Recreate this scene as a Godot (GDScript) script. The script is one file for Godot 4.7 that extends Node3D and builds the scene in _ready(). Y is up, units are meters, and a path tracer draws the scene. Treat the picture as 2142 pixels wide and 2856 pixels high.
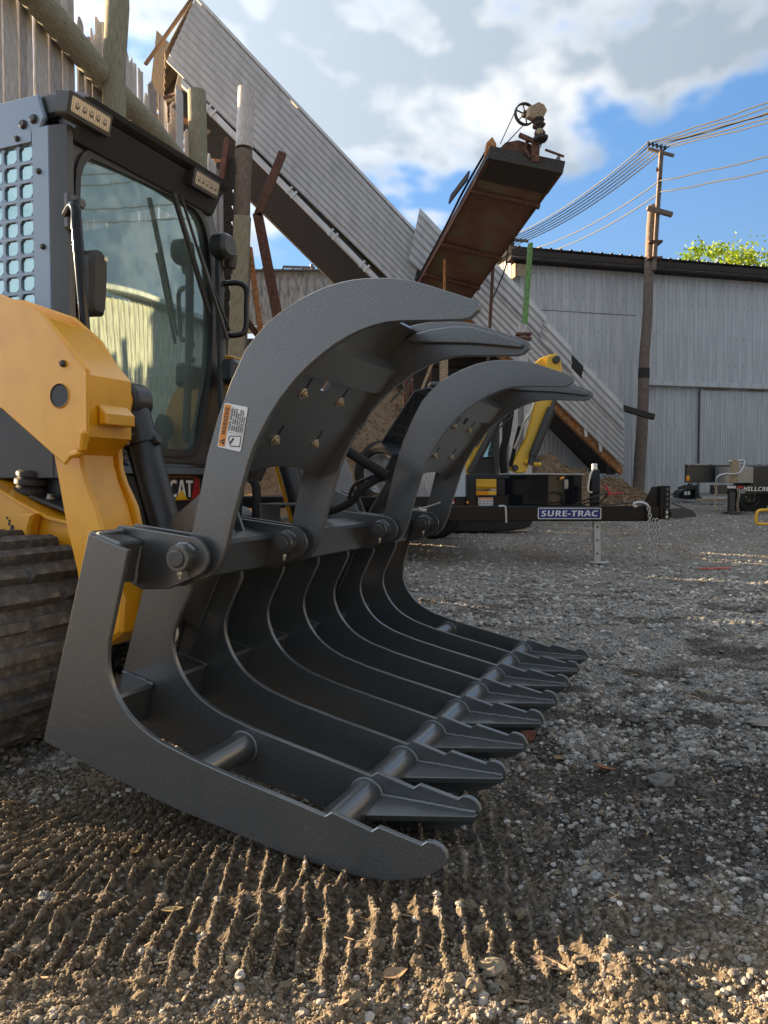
extends Node3D

var rng := RandomNumberGenerator.new()
var taken := {}
var M := {}
var FW := Vector3(0.922, 0, 0.388)     # the way the loader faces
var WW := Vector3(0.388, 0, -0.922)    # across the attachment, away from the viewer
var GO := Vector3(0.133, 0, -1.59)     # ground below the nearest tine tip
var SUN := Vector3(0.8925, -0.233, 0.3860)
var nz := FastNoiseLite.new()
var nf := FastNoiseLite.new()
var nc := FastNoiseLite.new()

class MB:
	var v := PackedVector3Array()
	var n := PackedVector3Array()
	var u := PackedVector2Array()
	var c := PackedColorArray()
	var xf := Transform3D.IDENTITY
	var col := Color(1, 1, 1)
	func tri(a: Vector3, b: Vector3, d: Vector3, na: Vector3, nb: Vector3, nd: Vector3) -> void:
		a = xf * a; b = xf * b; d = xf * d
		na = (xf.basis * na).normalized(); nb = (xf.basis * nb).normalized(); nd = (xf.basis * nd).normalized()
		if (d - a).cross(b - a).dot(na + nb + nd) < 0.0:
			var t := b; b = d; d = t
			t = nb; nb = nd; nd = t
		v.append(a); v.append(b); v.append(d)
		n.append(na); n.append(nb); n.append(nd)
		for i in 3:
			u.append(Vector2.ZERO); c.append(col)
	func quad(a: Vector3, b: Vector3, d: Vector3, e: Vector3, nn: Vector3) -> void:
		tri(a, b, d, nn, nn, nn)
		tri(a, d, e, nn, nn, nn)
	func quad4(a: Vector3, b: Vector3, d: Vector3, e: Vector3, na: Vector3, nb: Vector3, nd: Vector3, ne: Vector3) -> void:
		tri(a, b, d, na, nb, nd)
		tri(a, d, e, na, nd, ne)
	func flat(a: Vector3, b: Vector3, d: Vector3, hint: Vector3) -> void:
		var k := (b - a).cross(d - a).normalized()
		if k.dot(hint) < 0.0: k = -k
		tri(a, b, d, k, k, k)
	func flatq(a: Vector3, b: Vector3, d: Vector3, e: Vector3, hint: Vector3) -> void:
		flat(a, b, d, hint); flat(a, d, e, hint)
	func box(o: Vector3, s: Vector3, bev := 0.0) -> void:      # centre and size
		bx(Transform3D(Basis.IDENTITY, o), s, bev)
	func bx(t: Transform3D, s: Vector3, bev := 0.0) -> void:
		var keep := xf
		xf = xf * t
		var h := s * 0.5
		var b := minf(bev, minf(h.x, minf(h.y, h.z)) * 0.9)
		var ax := [Vector3.RIGHT, Vector3.UP, Vector3.BACK]
		for i in 3:
			var j := (i + 1) % 3
			var k := (i + 2) % 3
			for sg in [-1.0, 1.0]:
				var nn: Vector3 = ax[i] * sg
				var cc: Vector3 = nn * h[i]
				var p: Vector3 = ax[j] * (h[j] - b)
				var q: Vector3 = ax[k] * (h[k] - b)
				quad(cc - p - q, cc + p - q, cc + p + q, cc - p + q, nn)
		if b > 0.0:
			for i in 3:
				var j := (i + 1) % 3
				var k := (i + 2) % 3
				for sj in [-1.0, 1.0]:
					for sk in [-1.0, 1.0]:
						var l: Vector3 = ax[i] * (h[i] - b)
						var a1: Vector3 = ax[j] * h[j] * sj + ax[k] * (h[k] - b) * sk
						var a2: Vector3 = ax[j] * (h[j] - b) * sj + ax[k] * h[k] * sk
						quad(a1 - l, a1 + l, a2 + l, a2 - l, (ax[j] * sj + ax[k] * sk).normalized())
			for sx in [-1.0, 1.0]:
				for sy in [-1.0, 1.0]:
					for sz in [-1.0, 1.0]:
						var g := Vector3(sx, sy, sz)
						var hb := h - Vector3(b, b, b)
						tri(Vector3(h.x, hb.y, hb.z) * g, Vector3(hb.x, h.y, hb.z) * g, Vector3(hb.x, hb.y, h.z) * g, g, g, g)
		xf = keep
	func bar(a: Vector3, b: Vector3, w: float, h: float, up := Vector3.UP, bev := 0.0) -> void:
		var z := (b - a).normalized()
		if absf(z.dot(up)) > 0.98: up = Vector3.RIGHT
		var x := up.cross(z).normalized()
		bx(Transform3D(Basis(x, z.cross(x), z), (a + b) * 0.5), Vector3(w, h, (b - a).length()), bev)
	func cyl(a: Vector3, b: Vector3, r0: float, r1 := -1.0, seg := 16, caps := true, bev := 0.0) -> void:
		if r1 < 0.0: r1 = r0
		var z := (b - a).normalized()
		var l := (b - a).length()
		var pr := PackedVector2Array()
		if caps: pr.append(Vector2(0, 0))
		if bev > 0.0:
			pr.append(Vector2(r0 - bev, 0)); pr.append(Vector2(r0, bev)); pr.append(Vector2(r1, l - bev)); pr.append(Vector2(r1 - bev, l))
		else:
			pr.append(Vector2(r0, 0)); pr.append(Vector2(r1, l))
		if caps: pr.append(Vector2(0, l))
		lathe(pr, a, z, seg)
	func lathe(pr: PackedVector2Array, o: Vector3, axis: Vector3, seg := 16, turn := 0.0) -> void:   # profile of (radius, height)
		axis = axis.normalized()
		var x := axis.cross(Vector3.UP if absf(axis.y) < 0.9 else Vector3.RIGHT).normalized()
		var y := axis.cross(x)
		for i in pr.size() - 1:
			var p := pr[i]
			var q := pr[i + 1]
			var d := q - p
			if d.length() < 1e-6: continue
			var nr := Vector2(d.y, -d.x).normalized()
			if nr.x < -1e-4 and p.y < q.y: pass
			for s in seg:
				var a0 := TAU * s / seg + turn
				var a1 := TAU * (s + 1) / seg + turn
				var d0 := x * cos(a0) + y * sin(a0)
				var d1 := x * cos(a1) + y * sin(a1)
				var n0 := d0 * nr.x + axis * nr.y
				var n1 := d1 * nr.x + axis * nr.y
				var A := o + d0 * p.x + axis * p.y
				var B := o + d1 * p.x + axis * p.y
				var C := o + d1 * q.x + axis * q.y
				var D := o + d0 * q.x + axis * q.y
				if p.x > 1e-6: tri(A, B, C, n0, n1, n1)
				if q.x > 1e-6: tri(A, C, D, n0, n1, n0)
	func tube(path: PackedVector3Array, r: float, seg := 8, caps := true) -> void:
		var m := path.size()
		var up := Vector3.UP
		var t0 := (path[1] - path[0]).normalized()
		if absf(t0.dot(up)) > 0.9: up = Vector3.RIGHT
		var x := up.cross(t0).normalized()
		var px := PackedVector3Array(); var pn := PackedVector3Array()
		for i in m:
			var t := (path[mini(i + 1, m - 1)] - path[maxi(i - 1, 0)]).normalized()
			x = (x - t * x.dot(t)).normalized()
			var y := t.cross(x)
			var k := 1.0
			if i > 0 and i < m - 1:
				k = 1.0 / maxf(0.5, cos(0.5 * (path[i] - path[i - 1]).angle_to(path[i + 1] - path[i])))
			for s in seg:
				var a := TAU * s / seg
				var d := x * cos(a) + y * sin(a)
				px.append(path[i] + d * r * lerpf(1.0, k, 0.7)); pn.append(d)
		for i in m - 1:
			for s in seg:
				var s2 := (s + 1) % seg
				quad4(px[i * seg + s], px[i * seg + s2], px[i * seg + seg + s2], px[i * seg + seg + s], pn[i * seg + s], pn[i * seg + s2], pn[i * seg + seg + s2], pn[i * seg + seg + s])
		if caps:
			for e in [0, m - 1]:
				var hint := (path[0] - path[1]) if e == 0 else (path[m - 1] - path[m - 2])
				for s in seg:
					flat(path[e], px[e * seg + s], px[e * seg + (s + 1) % seg], hint)
	func plate(poly: PackedVector2Array, z0: float, z1: float, bev := 0.0, soft := 0.6) -> void:   # outline in x, y; thickness along z
		if Geometry2D.is_polygon_clockwise(poly):
			poly = poly.duplicate(); poly.reverse()
		if z0 > z1:
			var t := z0; z0 = z1; z1 = t
		var m := poly.size()
		var en := PackedVector2Array(); var ins := PackedVector2Array()
		for i in m:
			var d := poly[(i + 1) % m] - poly[i]
			en.append(Vector2(d.y, -d.x).normalized())
		for i in m:
			var a := en[(i + m - 1) % m]; var b := en[i]
			var s := (a + b)
			ins.append(poly[i] - s / maxf(0.35, 1.0 + a.dot(b)) * bev)
		var ix := Geometry2D.triangulate_polygon(ins)
		for k in range(0, ix.size(), 3):
			for e in [[z0, -1.0], [z1, 1.0]]:
				var nn := Vector3(0, 0, e[1])
				tri(Vector3(ins[ix[k]].x, ins[ix[k]].y, e[0]), Vector3(ins[ix[k + 1]].x, ins[ix[k + 1]].y, e[0]), Vector3(ins[ix[k + 2]].x, ins[ix[k + 2]].y, e[0]), nn, nn, nn)
		for i in m:
			var j := (i + 1) % m
			var e0 := en[(i + m - 1) % m]; var e1 := en[i]; var e2 := en[j]
			var n0 := (e0 + e1).normalized() if e0.dot(e1) > cos(soft) else e1
			var n1 := (e1 + e2).normalized() if e1.dot(e2) > cos(soft) else e1
			var N0 := Vector3(n0.x, n0.y, 0); var N1 := Vector3(n1.x, n1.y, 0)
			var a := poly[i]; var b := poly[j]
			quad4(Vector3(a.x, a.y, z0 + bev), Vector3(b.x, b.y, z0 + bev), Vector3(b.x, b.y, z1 - bev), Vector3(a.x, a.y, z1 - bev), N0, N1, N1, N0)
			if bev > 0.0:
				for e in [[z0, z0 + bev, -1.0], [z1, z1 - bev, 1.0]]:
					var k0: Vector3 = (N0 + Vector3(0, 0, e[2])).normalized()
					var k1: Vector3 = (N1 + Vector3(0, 0, e[2])).normalized()
					quad4(Vector3(ins[i].x, ins[i].y, e[0]), Vector3(ins[j].x, ins[j].y, e[0]), Vector3(b.x, b.y, e[1]), Vector3(a.x, a.y, e[1]), k0, k1, k1, k0)
	func mesh() -> ArrayMesh:
		var ar := []
		ar.resize(Mesh.ARRAY_MAX)
		ar[Mesh.ARRAY_VERTEX] = v; ar[Mesh.ARRAY_NORMAL] = n; ar[Mesh.ARRAY_TEX_UV] = u; ar[Mesh.ARRAY_COLOR] = c
		var me := ArrayMesh.new()
		me.add_surface_from_arrays(Mesh.PRIMITIVE_TRIANGLES, ar)
		return me

func numbered(called: String, parent: Node) -> String:
	var key := str(parent.get_instance_id()) + called
	taken[key] = taken.get(key, -1) + 1
	return called if taken[key] == 0 else "%s_%03d" % [called, taken[key]]

func thing(called: String, label: String, category: String, at := Vector3.ZERO, turn := 0.0, group := "") -> Node3D:
	var o := Node3D.new()
	o.name = numbered(called, self)
	add_child(o)
	o.position = at
	o.rotation.y = turn
	tag(o, label, category, group)
	return o

func tag(o: Node, label: String, category: String, group := "") -> Node:
	o.set_meta("label", label)
	o.set_meta("category", category)
	if group != "": o.set_meta("group", group)
	return o

func put(called: String, m: Mesh, mat: Material, parent: Node = self) -> MeshInstance3D:
	var o := MeshInstance3D.new()
	o.mesh = m
	o.material_override = mat
	o.name = numbered(called, parent)
	parent.add_child(o)
	return o

func part(called: String, b: MB, mat: Material, parent: Node = self) -> MeshInstance3D:
	return put(called, b.mesh(), mat, parent)

func struct(called: String, b: MB, mat: Material, parent: Node = self) -> MeshInstance3D:
	var o := part(called, b, mat, parent)
	o.set_meta("kind", "structure")
	return o

func dup(o: Node3D, called: String) -> Node3D:
	var r: Node3D = o.duplicate()
	r.name = numbered(called, o.get_parent())
	o.get_parent().add_child(r)
	return r

func lin(r: float, g: float, b: float) -> Color:
	return Color(r, g, b).linear_to_srgb()

func noise_tex(freq: float, stops: Array, seed_ := 1, size := 512, kind := FastNoiseLite.TYPE_SIMPLEX_SMOOTH, oct := 5, stretch := false) -> NoiseTexture2D:
	var f := FastNoiseLite.new()
	f.seed = seed_
	f.noise_type = kind
	f.frequency = freq
	f.fractal_octaves = oct
	f.fractal_type = FastNoiseLite.FRACTAL_FBM if oct > 1 else FastNoiseLite.FRACTAL_NONE
	var t := NoiseTexture2D.new()
	t.width = size; t.height = size
	t.seamless = true
	t.noise = f
	if stops.size():
		var g := Gradient.new()
		var off := PackedFloat32Array(); var cs := PackedColorArray()
		for s in stops:
			off.append(s[0]); cs.append(s[1])
		g.offsets = off; g.colors = cs
		t.color_ramp = g
	return t

func bump_tex(freq: float, strength: float, seed_ := 1, size := 512, oct := 5) -> NoiseTexture2D:
	var t := noise_tex(freq, [], seed_, size, FastNoiseLite.TYPE_SIMPLEX_SMOOTH, oct)
	t.as_normal_map = true
	t.bump_strength = strength
	return t

func mat(called: String, color: Color, rough := 0.6, metal := 0.0, spec := 0.5) -> StandardMaterial3D:
	var m := StandardMaterial3D.new()
	m.resource_name = called
	m.albedo_color = color
	m.roughness = rough
	m.metallic = metal
	m.metallic_specular = spec
	M[called] = m
	return m

func tri_map(m: StandardMaterial3D, tex: Texture2D, scale: Vector3, world := false) -> StandardMaterial3D:
	m.albedo_texture = tex
	m.uv1_triplanar = true
	m.uv1_world_triplanar = world
	m.uv1_scale = scale
	m.uv1_triplanar_sharpness = 4.0
	return m

func bump(m: StandardMaterial3D, tex: Texture2D, s := 1.0) -> StandardMaterial3D:
	m.normal_enabled = true
	m.normal_texture = tex
	m.normal_scale = s
	return m

func lettering(called: String, text: String, mat_: Material, parent: Node, at: Transform3D, height: float, width: float, bold := true, depth := 0.002) -> MeshInstance3D:
	var t := TextMesh.new()
	t.text = text
	var f := SystemFont.new()
	f.font_names = PackedStringArray(["Droid Sans"])
	f.font_weight = 700 if bold else 400
	t.font = f
	t.font_size = 64
	t.pixel_size = 0.01
	t.depth = 0.05
	t.curve_step = 2.0
	var box := t.get_aabb()
	var o := put(called, t, mat_, parent)
	var s := Vector3(width / maxf(box.size.x, 1e-4), height / maxf(box.size.y, 1e-4), depth / 0.05)
	o.transform = at * Transform3D(Basis.from_scale(s), Vector3(-(box.position.x + box.size.x * 0.5) * s.x, -(box.position.y + box.size.y * 0.5) * s.y, 0))
	return o

func P2(a: Array) -> PackedVector2Array:
	var r := PackedVector2Array()
	for i in range(0, a.size(), 2): r.append(Vector2(a[i], a[i + 1]))
	return r

func smooth2(p: PackedVector2Array, times := 1) -> PackedVector2Array:
	for t in times:
		var r := PackedVector2Array()
		for i in p.size():
			var a := p[i]; var b := p[(i + 1) % p.size()]
			r.append(a * 0.75 + b * 0.25); r.append(a * 0.25 + b * 0.75)
		p = r
	return p

func hump(x: float, a: float, b: float) -> float:
	return smoothstep(a, b, x)

# height of the yard: level by the loader, rising gently towards the sheds
func rise(x: float, z: float) -> float:
	var d := -z
	var k := maxf(0.0, d - 7.6)
	return 0.046 * k * smoothstep(0.0, 2.5, k) if d < 24.0 else 0.046 * 16.4 + (d - 24.0) * 0.004

func print_mask(x: float, z: float) -> float:   # where the tracks have pressed the dirt
	var a := smoothstep(-1.27, -1.36, z) * smoothstep(-2.2, -2.0, z)
	return a * smoothstep(0.75, 0.2, x)

func wheel_ridge(x: float, z: float) -> float:
	var k := 1.05 * smoothstep(-0.30, -0.85, x)
	var s := maxf(0.0, -z - 1.48)
	var u := x - k * pow(s, 1.5) + 0.0035 * nz.get_noise_2d(x * 30.0, z * 30.0) + 0.012 * nz.get_noise_2d(x * 3.0 + 40.0, z * 6.0)
	var row := 0.0 if z > -1.62 + 0.03 * nz.get_noise_2d(x * 30.0, 7.0) else 0.021
	var t := fposmod(u + row, 0.0455) / 0.0455
	var w := exp(-pow((t - 0.5) / 0.135, 2.0))
	var breaks := 1.0 - 0.75 * exp(-pow((z + 1.62) / 0.022, 2.0))
	w *= breaks * clampf(0.92 + 0.6 * nz.get_noise_2d(x * 12.0, z * 14.0 + 50.0), 0.25, 1.12)
	var rim := exp(-pow((z + 1.325 + 0.012 * nz.get_noise_2d(x * 30.0, 3.0)) / 0.016, 2.0)) * 0.8 * smoothstep(0.2, -0.2, x)
	return print_mask(x, z) * w * 0.021 + rim * 0.014

func micro(x: float, z: float) -> float:
	var f := 1.0 - smoothstep(5.0, 9.0, -z)
	var h := 0.030 * nz.get_noise_2d(x * 3.0, z * 3.0) + 0.012 * nz.get_noise_2d(x * 14.0, z * 14.0)
	var pm := print_mask(x, z)
	h += (1.0 - pm * 0.85) * (0.0030 * nf.get_noise_2d(x * 38.0, z * 38.0) + 0.0016 * nf.get_noise_2d(x * 95.0, z * 95.0))
	var t := 0.0
	var d := -z
	if d < 1.42:
		t = 0.008 * nf.get_noise_2d(x * 32.0, z * 32.0)
	# faint prints further right
	var right := smoothstep(0.35, 0.6, x) * smoothstep(1.3, 0.9, x) * smoothstep(-1.45, -1.6, z) * smoothstep(-2.1, -1.95, z)
	h += right * 0.008 * exp(-pow((fposmod(x + 0.1 * z, 0.06) / 0.06 - 0.5) / 0.2, 2.0))
	return (h + t) * f

func gy(x: float, z: float) -> float:
	return rise(x, z) + micro(x, z) + (wheel_ridge(x, z) if z > -2.4 and z < -1.2 and x < 1.6 else 0.0) - 0.022 * smoothstep(-2.3, -1.95, z)* smoothstep(-1.0, -1.3, z) * smoothstep(1.4, 0.2, x)

func ground_color(x: float, z: float) -> Color:
	var gravel := Color(0.40, 0.385, 0.365)
	var dirt := Color(0.235, 0.190, 0.140)
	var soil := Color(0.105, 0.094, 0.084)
	var a := nz.get_noise_2d(x * 5.0 + 9.0, z * 5.0)
	var b := nz.get_noise_2d(x * 1.5 + 70.0, z * 1.5)
	var near_l := smoothstep(0.5, -0.1, x + a * 0.5) * smoothstep(-2.7, -2.2, z + a * 0.3)
	var front := smoothstep(-1.56, -1.36, z + a * 0.16 + 0.22 * maxf(x - 0.15, 0.0))
	var dm := clampf(maxf(near_l, front), 0.0, 1.0)
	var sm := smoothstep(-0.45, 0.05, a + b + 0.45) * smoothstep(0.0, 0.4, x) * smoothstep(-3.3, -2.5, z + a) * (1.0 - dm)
	var far_soil := smoothstep(0.1, 0.4, nz.get_noise_2d(x * 1.2, z * 2.6 + 20.0)) * smoothstep(-9.0, -4.0, z)
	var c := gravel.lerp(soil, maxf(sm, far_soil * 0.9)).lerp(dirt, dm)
	var chips := smoothstep(0.0, 0.5, nz.get_noise_2d(x * 0.9 + 33.0, z * 2.0)) * smoothstep(-7.0, -9.0, z)
	c = c.lerp(Color(0.36, 0.26, 0.17), chips * 0.6)
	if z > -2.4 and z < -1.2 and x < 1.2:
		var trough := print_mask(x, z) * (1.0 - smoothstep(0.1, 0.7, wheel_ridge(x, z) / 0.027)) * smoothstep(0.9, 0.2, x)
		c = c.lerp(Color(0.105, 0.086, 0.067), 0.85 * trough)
	var k := 1.0 + 0.30 * nf.get_noise_2d(x * 40.0, z * 40.0)
	return Color(c.r * k, c.g * k, c.b * k)

func axis_lines(a: float, b: float, step: float, lo: float, hi: float) -> PackedFloat32Array:
	var r := PackedFloat32Array()
	var left := PackedFloat32Array()
	var s := step
	var x := a
	while x > lo:
		s *= 1.04
		x -= s
		left.append(maxf(x, lo))
	left.reverse()
	r.append_array(left)
	x = a
	while x < b:
		r.append(x)
		x += step
	s = step
	x = b
	while x < hi:
		r.append(minf(x, hi))
		s *= 1.04
		x += s
	r.append(hi)
	return r

func build_ground() -> void:
	var xs := axis_lines(-1.25, 0.75, 0.0047, -420.0, 420.0)
	var zs := axis_lines(-2.25, -1.05, 0.0047, -700.0, 60.0)
	var nx := xs.size()
	var nzn := zs.size()
	var v := PackedVector3Array(); var n := PackedVector3Array(); var c := PackedColorArray()
	v.resize(nx * nzn); n.resize(nx * nzn); c.resize(nx * nzn)
	for j in nzn:
		for i in nx:
			v[j * nx + i] = Vector3(xs[i], gy(xs[i], zs[j]), zs[j])
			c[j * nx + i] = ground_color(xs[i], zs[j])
	for j in nzn:
		for i in nx:
			var dx := v[j * nx + mini(i + 1, nx - 1)] - v[j * nx + maxi(i - 1, 0)]
			var dz := v[mini(j + 1, nzn - 1) * nx + i] - v[maxi(j - 1, 0) * nx + i]
			n[j * nx + i] = dz.cross(dx).normalized()
	var ix := PackedInt32Array()
	ix.resize((nx - 1) * (nzn - 1) * 6)
	var k := 0
	for j in nzn - 1:
		for i in nx - 1:
			var p := j * nx + i
			ix[k] = p; ix[k + 1] = p + 1; ix[k + 2] = p + nx
			ix[k + 3] = p + 1; ix[k + 4] = p + nx + 1; ix[k + 5] = p + nx
			k += 6
	var ar := []
	ar.resize(Mesh.ARRAY_MAX)
	ar[Mesh.ARRAY_VERTEX] = v; ar[Mesh.ARRAY_NORMAL] = n; ar[Mesh.ARRAY_COLOR] = c; ar[Mesh.ARRAY_INDEX] = ix
	var me := ArrayMesh.new()
	me.add_surface_from_arrays(Mesh.PRIMITIVE_TRIANGLES, ar)
	put("ground", me, M.ground).set_meta("kind", "structure")

func stone_mesh(seed_: int, flat := 0.7, sub := 1) -> ArrayMesh:
	var f := FastNoiseLite.new()
	f.seed = seed_
	f.frequency = 0.9
	var s := SphereMesh.new()
	s.radius = 0.5; s.height = 1.0
	s.radial_segments = 8 + 5 * (sub - 1); s.rings = 4 + 3 * (sub - 1)
	var ar := s.get_mesh_arrays()
	var v: PackedVector3Array = ar[Mesh.ARRAY_VERTEX]
	var ix: PackedInt32Array = ar[Mesh.ARRAY_INDEX]
	for i in v.size():
		var d := v[i]
		var k := 1.0 + 0.55 * f.get_noise_3d(d.x * 2.2, d.y * 2.2, d.z * 2.2) + (0.3 * f.get_noise_3d(d.x * 7.0, d.y * 7.0, d.z * 7.0) if sub > 1 else 0.0)
		v[i] = Vector3(d.x * k, d.y * k * flat, d.z * k)
	var b := MB.new()
	for i in range(0, ix.size(), 3):
		b.flat(v[ix[i]], v[ix[i + 1]], v[ix[i + 2]], v[ix[i]] + v[ix[i + 1]] + v[ix[i + 2]])
	return b.mesh()

func scatter(called: String, me: Mesh, mt: Material, xfs: Array, cols: Array) -> void:
	var mm := MultiMesh.new()
	mm.transform_format = MultiMesh.TRANSFORM_3D
	mm.use_colors = true
	mm.mesh = me
	mm.instance_count = xfs.size()
	for i in xfs.size():
		mm.set_instance_transform(i, xfs[i])
		mm.set_instance_color(i, cols[i])
	var o := MultiMeshInstance3D.new()
	o.multimesh = mm
	o.material_override = mt
	o.name = numbered(called, self)
	add_child(o)
	o.set_meta("kind", "stuff")

func rand_basis(s: Vector3, tilt := 0.5) -> Basis:
	return Basis(Vector3.UP, rng.randf() * TAU) * Basis(Vector3(rng.randf_range(-1, 1), 0.01, rng.randf_range(-1, 1)).normalized(), rng.randf() * tilt) * Basis.from_scale(s)

func build_pebbles() -> void:
	rng.seed = 5
	var names := ["gravel", "gravel", "gravel"]
	for kind in 3:
		var xfs := []; var cols := []
		for pass_ in 3:
			var count: int = [15000, 20000, 14000][pass_]
			for i in count:
				var z: float; var x: float
				if pass_ == 0:
					z = -rng.randf_range(1.0, 2.7); x = rng.randf_range(-0.62, 0.62) * -z * 1.1
				elif pass_ == 1:
					z = -(2.3 + 3.6 * pow(rng.randf(), 1.3)); x = rng.randf_range(-0.5, 0.62) * -z
				else:
					z = -(4.6 + 14.0 * pow(rng.randf(), 1.5)); x = rng.randf_range(-0.1, 0.6) * -z
				var g := nz.get_noise_2d(x * 4.0 + 9.0, z * 4.0)
				var pm := print_mask(x, z) * smoothstep(0.8, 0.1, x)
				if rng.randf() < pm * 0.93: continue
				if z > -1.42 and rng.randf() < 0.5: continue
				if rng.randf() < smoothstep(0.15, -0.4, g) * 0.8 * smoothstep(-6.0, -4.0, z): continue
				if rng.randf() < 0.75 * smoothstep(0.1, 0.4, nz.get_noise_2d(x * 1.2, z * 2.6 + 20.0)): continue
				var r := 0.0024 + 0.0070 * pow(rng.randf(), 3.8)
				if pass_ == 1: r = 0.0034 + 0.011 * pow(rng.randf(), 3.6)
				if pass_ == 2: r = 0.006 + 0.015 * pow(rng.randf(), 3.0)
				var s := Vector3(r * rng.randf_range(0.8, 1.5), r * rng.randf_range(0.7, 1.1), r * rng.randf_range(0.8, 1.2)) * 2.0
				xfs.append(Transform3D(rand_basis(s), Vector3(x, gy(x, z) + r * 0.25, z)))
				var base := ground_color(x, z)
				var t := rng.randf()
				var k := 0.22 + 0.8 * pow(t, 2.0)
				var cc := Color(0.50, 0.485, 0.46)
				if rng.randf() < 0.16: cc = Color(0.32, 0.25, 0.18)
				if rng.randf() < (0.012 if z > -1.45 else 0.04): cc = Color(0.66, 0.64, 0.60); k = rng.randf_range(0.7, 1.15)
				cols.append(Color(cc.r * k, cc.g * k, cc.b * k).lerp(base, 0.35))
		scatter(names[kind], stone_mesh(11 + kind, 0.75), M.stone, xfs, cols)
	# crumbs of pressed dirt along the ridges and over the foreground
	var xf2 := []; var c2 := []
	var tries := 0
	while xf2.size() < 30000 and tries < 140000:
		tries += 1
		var z := -rng.randf_range(1.0, 2.35)
		var x := rng.randf_range(-0.62, 0.55) * -z * 1.05
		var w := wheel_ridge(x, z) / 0.020
		var keep := 0.02 + 0.6 * smoothstep(0.5, 1.0, w)
		if z > -1.42 + 0.03 * nz.get_noise_2d(x * 8.0, 0.0): keep = 0.5
		if rng.randf() > keep: continue
		if rng.randf() < smoothstep(0.2, 0.7, x + 0.2) * smoothstep(-1.35, -1.5, z): continue
		var r := 0.0012 + 0.0030 * pow(rng.randf(), 3.0)
		xf2.append(Transform3D(rand_basis(Vector3(r * rng.randf_range(0.8, 1.3), r * rng.randf_range(0.7, 1.1), r) * 2.0, 1.5), Vector3(x, gy(x, z) + r * 0.3, z)))
		var k := rng.randf_range(0.65, 1.15)
		c2.append(Color(0.27 * k, 0.222 * k, 0.165 * k))
	scatter("dirt_crumbs", stone_mesh(31, 0.9), M.dirt, xf2, c2)
	# larger clods turned up along the bottom of the print
	var xf4 := []; var c4 := []
	for i in 900:
		var z := -rng.randf_range(1.0, 1.5)
		if i % 4 == 0: z = -rng.randf_range(1.5, 2.3)
		var x := rng.randf_range(-0.6, 0.6) * -z
		if nz.get_noise_2d(x * 6.0, z * 6.0 + 90.0) < -0.05: continue
		if x > 0.3 and z < -1.4: continue
		var r := 0.004 + 0.012 * pow(rng.randf(), 2.5)
		xf4.append(Transform3D(rand_basis(Vector3(r * rng.randf_range(0.9, 1.5), r * 0.9, r) * 2.0, 0.8), Vector3(x, gy(x, z) + r * 0.2, z)))
		var k := rng.randf_range(0.6, 1.1)
		c4.append(Color(0.28 * k, 0.225 * k, 0.16 * k))
	scatter("dirt_clods", stone_mesh(41, 0.8, 2), M.clod, xf4, c4)
	# bark chips and splinters
	var chip := MB.new()
	chip.box(Vector3.ZERO, Vector3(1, 0.22, 0.3), 0.08)
	var xf3 := []; var c3 := []
	for i in 5200:
		var far := i > 1500
		var z := -rng.randf_range(1.0, 3.2) if not far else -(3.0 + 11.0 * pow(rng.randf(), 1.2))
		var x := rng.randf_range(-0.55, 0.62) * -z if not far else rng.randf_range(0.0, 0.6) * -z
		var cl := nz.get_noise_2d(x * 3.0 + 60.0, z * 3.0 + 14.0)
		if rng.randf() > 0.35 + 0.9 * cl: continue
		var l := rng.randf_range(0.008, 0.032) * (1.0 if not far else 1.8)
		xf3.append(Transform3D(rand_basis(Vector3(l, l * 0.35, l * 0.55), 0.6), Vector3(x, gy(x, z) + l * 0.09, z)))
		var k := rng.randf_range(0.5, 1.3)
		c3.append(Color(0.36 * k, 0.26 * k, 0.165 * k))
	scatter("bark_chips", chip.mesh(), M.dirt, xf3, c3)

func leaf(at: Vector2, turn: float, l: float, w: float, color: Color, label: String, kind := "leaf") -> void:
	var b := MB.new()
	var m := 8
	for i in m:
		for sd in [-1.0, 1.0]:
			var t0 := float(i) / m; var t1 := float(i + 1) / m
			var w0 := sin(PI * pow(t0, 0.8)) * w * 0.5; var w1 := sin(PI * pow(t1, 0.8)) * w * 0.5
			var y0 := 0.25 * l * pow(absf(t0 - 0.5), 1.6); var y1 := 0.25 * l * pow(absf(t1 - 0.5), 1.6)
			b.flatq(Vector3((t0 - 0.5) * l, y0, 0), Vector3((t1 - 0.5) * l, y1, 0), Vector3((t1 - 0.5) * l, y1 + w1 * 0.35, sd * w1), Vector3((t0 - 0.5) * l, y0 + w0 * 0.35, sd * w0), Vector3.UP)
			b.flatq(Vector3((t0 - 0.5) * l, y0 - 0.0012, 0), Vector3((t1 - 0.5) * l, y1 - 0.0012, 0), Vector3((t1 - 0.5) * l, y1 + w1 * 0.35 - 0.0012, sd * w1), Vector3((t0 - 0.5) * l, y0 + w0 * 0.35 - 0.0012, sd * w0), Vector3.DOWN)
	var mt := mat("leaf_" + label, color, 0.7)
	mt.albedo_texture = M.leaf_tex
	mt.uv1_triplanar = true
	mt.uv1_scale = Vector3(30, 30, 30)
	var o := part(kind, b, mt)
	o.position = Vector3(at.x, gy(at.x, at.y) + 0.004, at.y)
	o.rotation = Vector3(rng.randf_range(-0.15, 0.15), turn, rng.randf_range(-0.1, 0.1))
	tag(o, label, kind)

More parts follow.
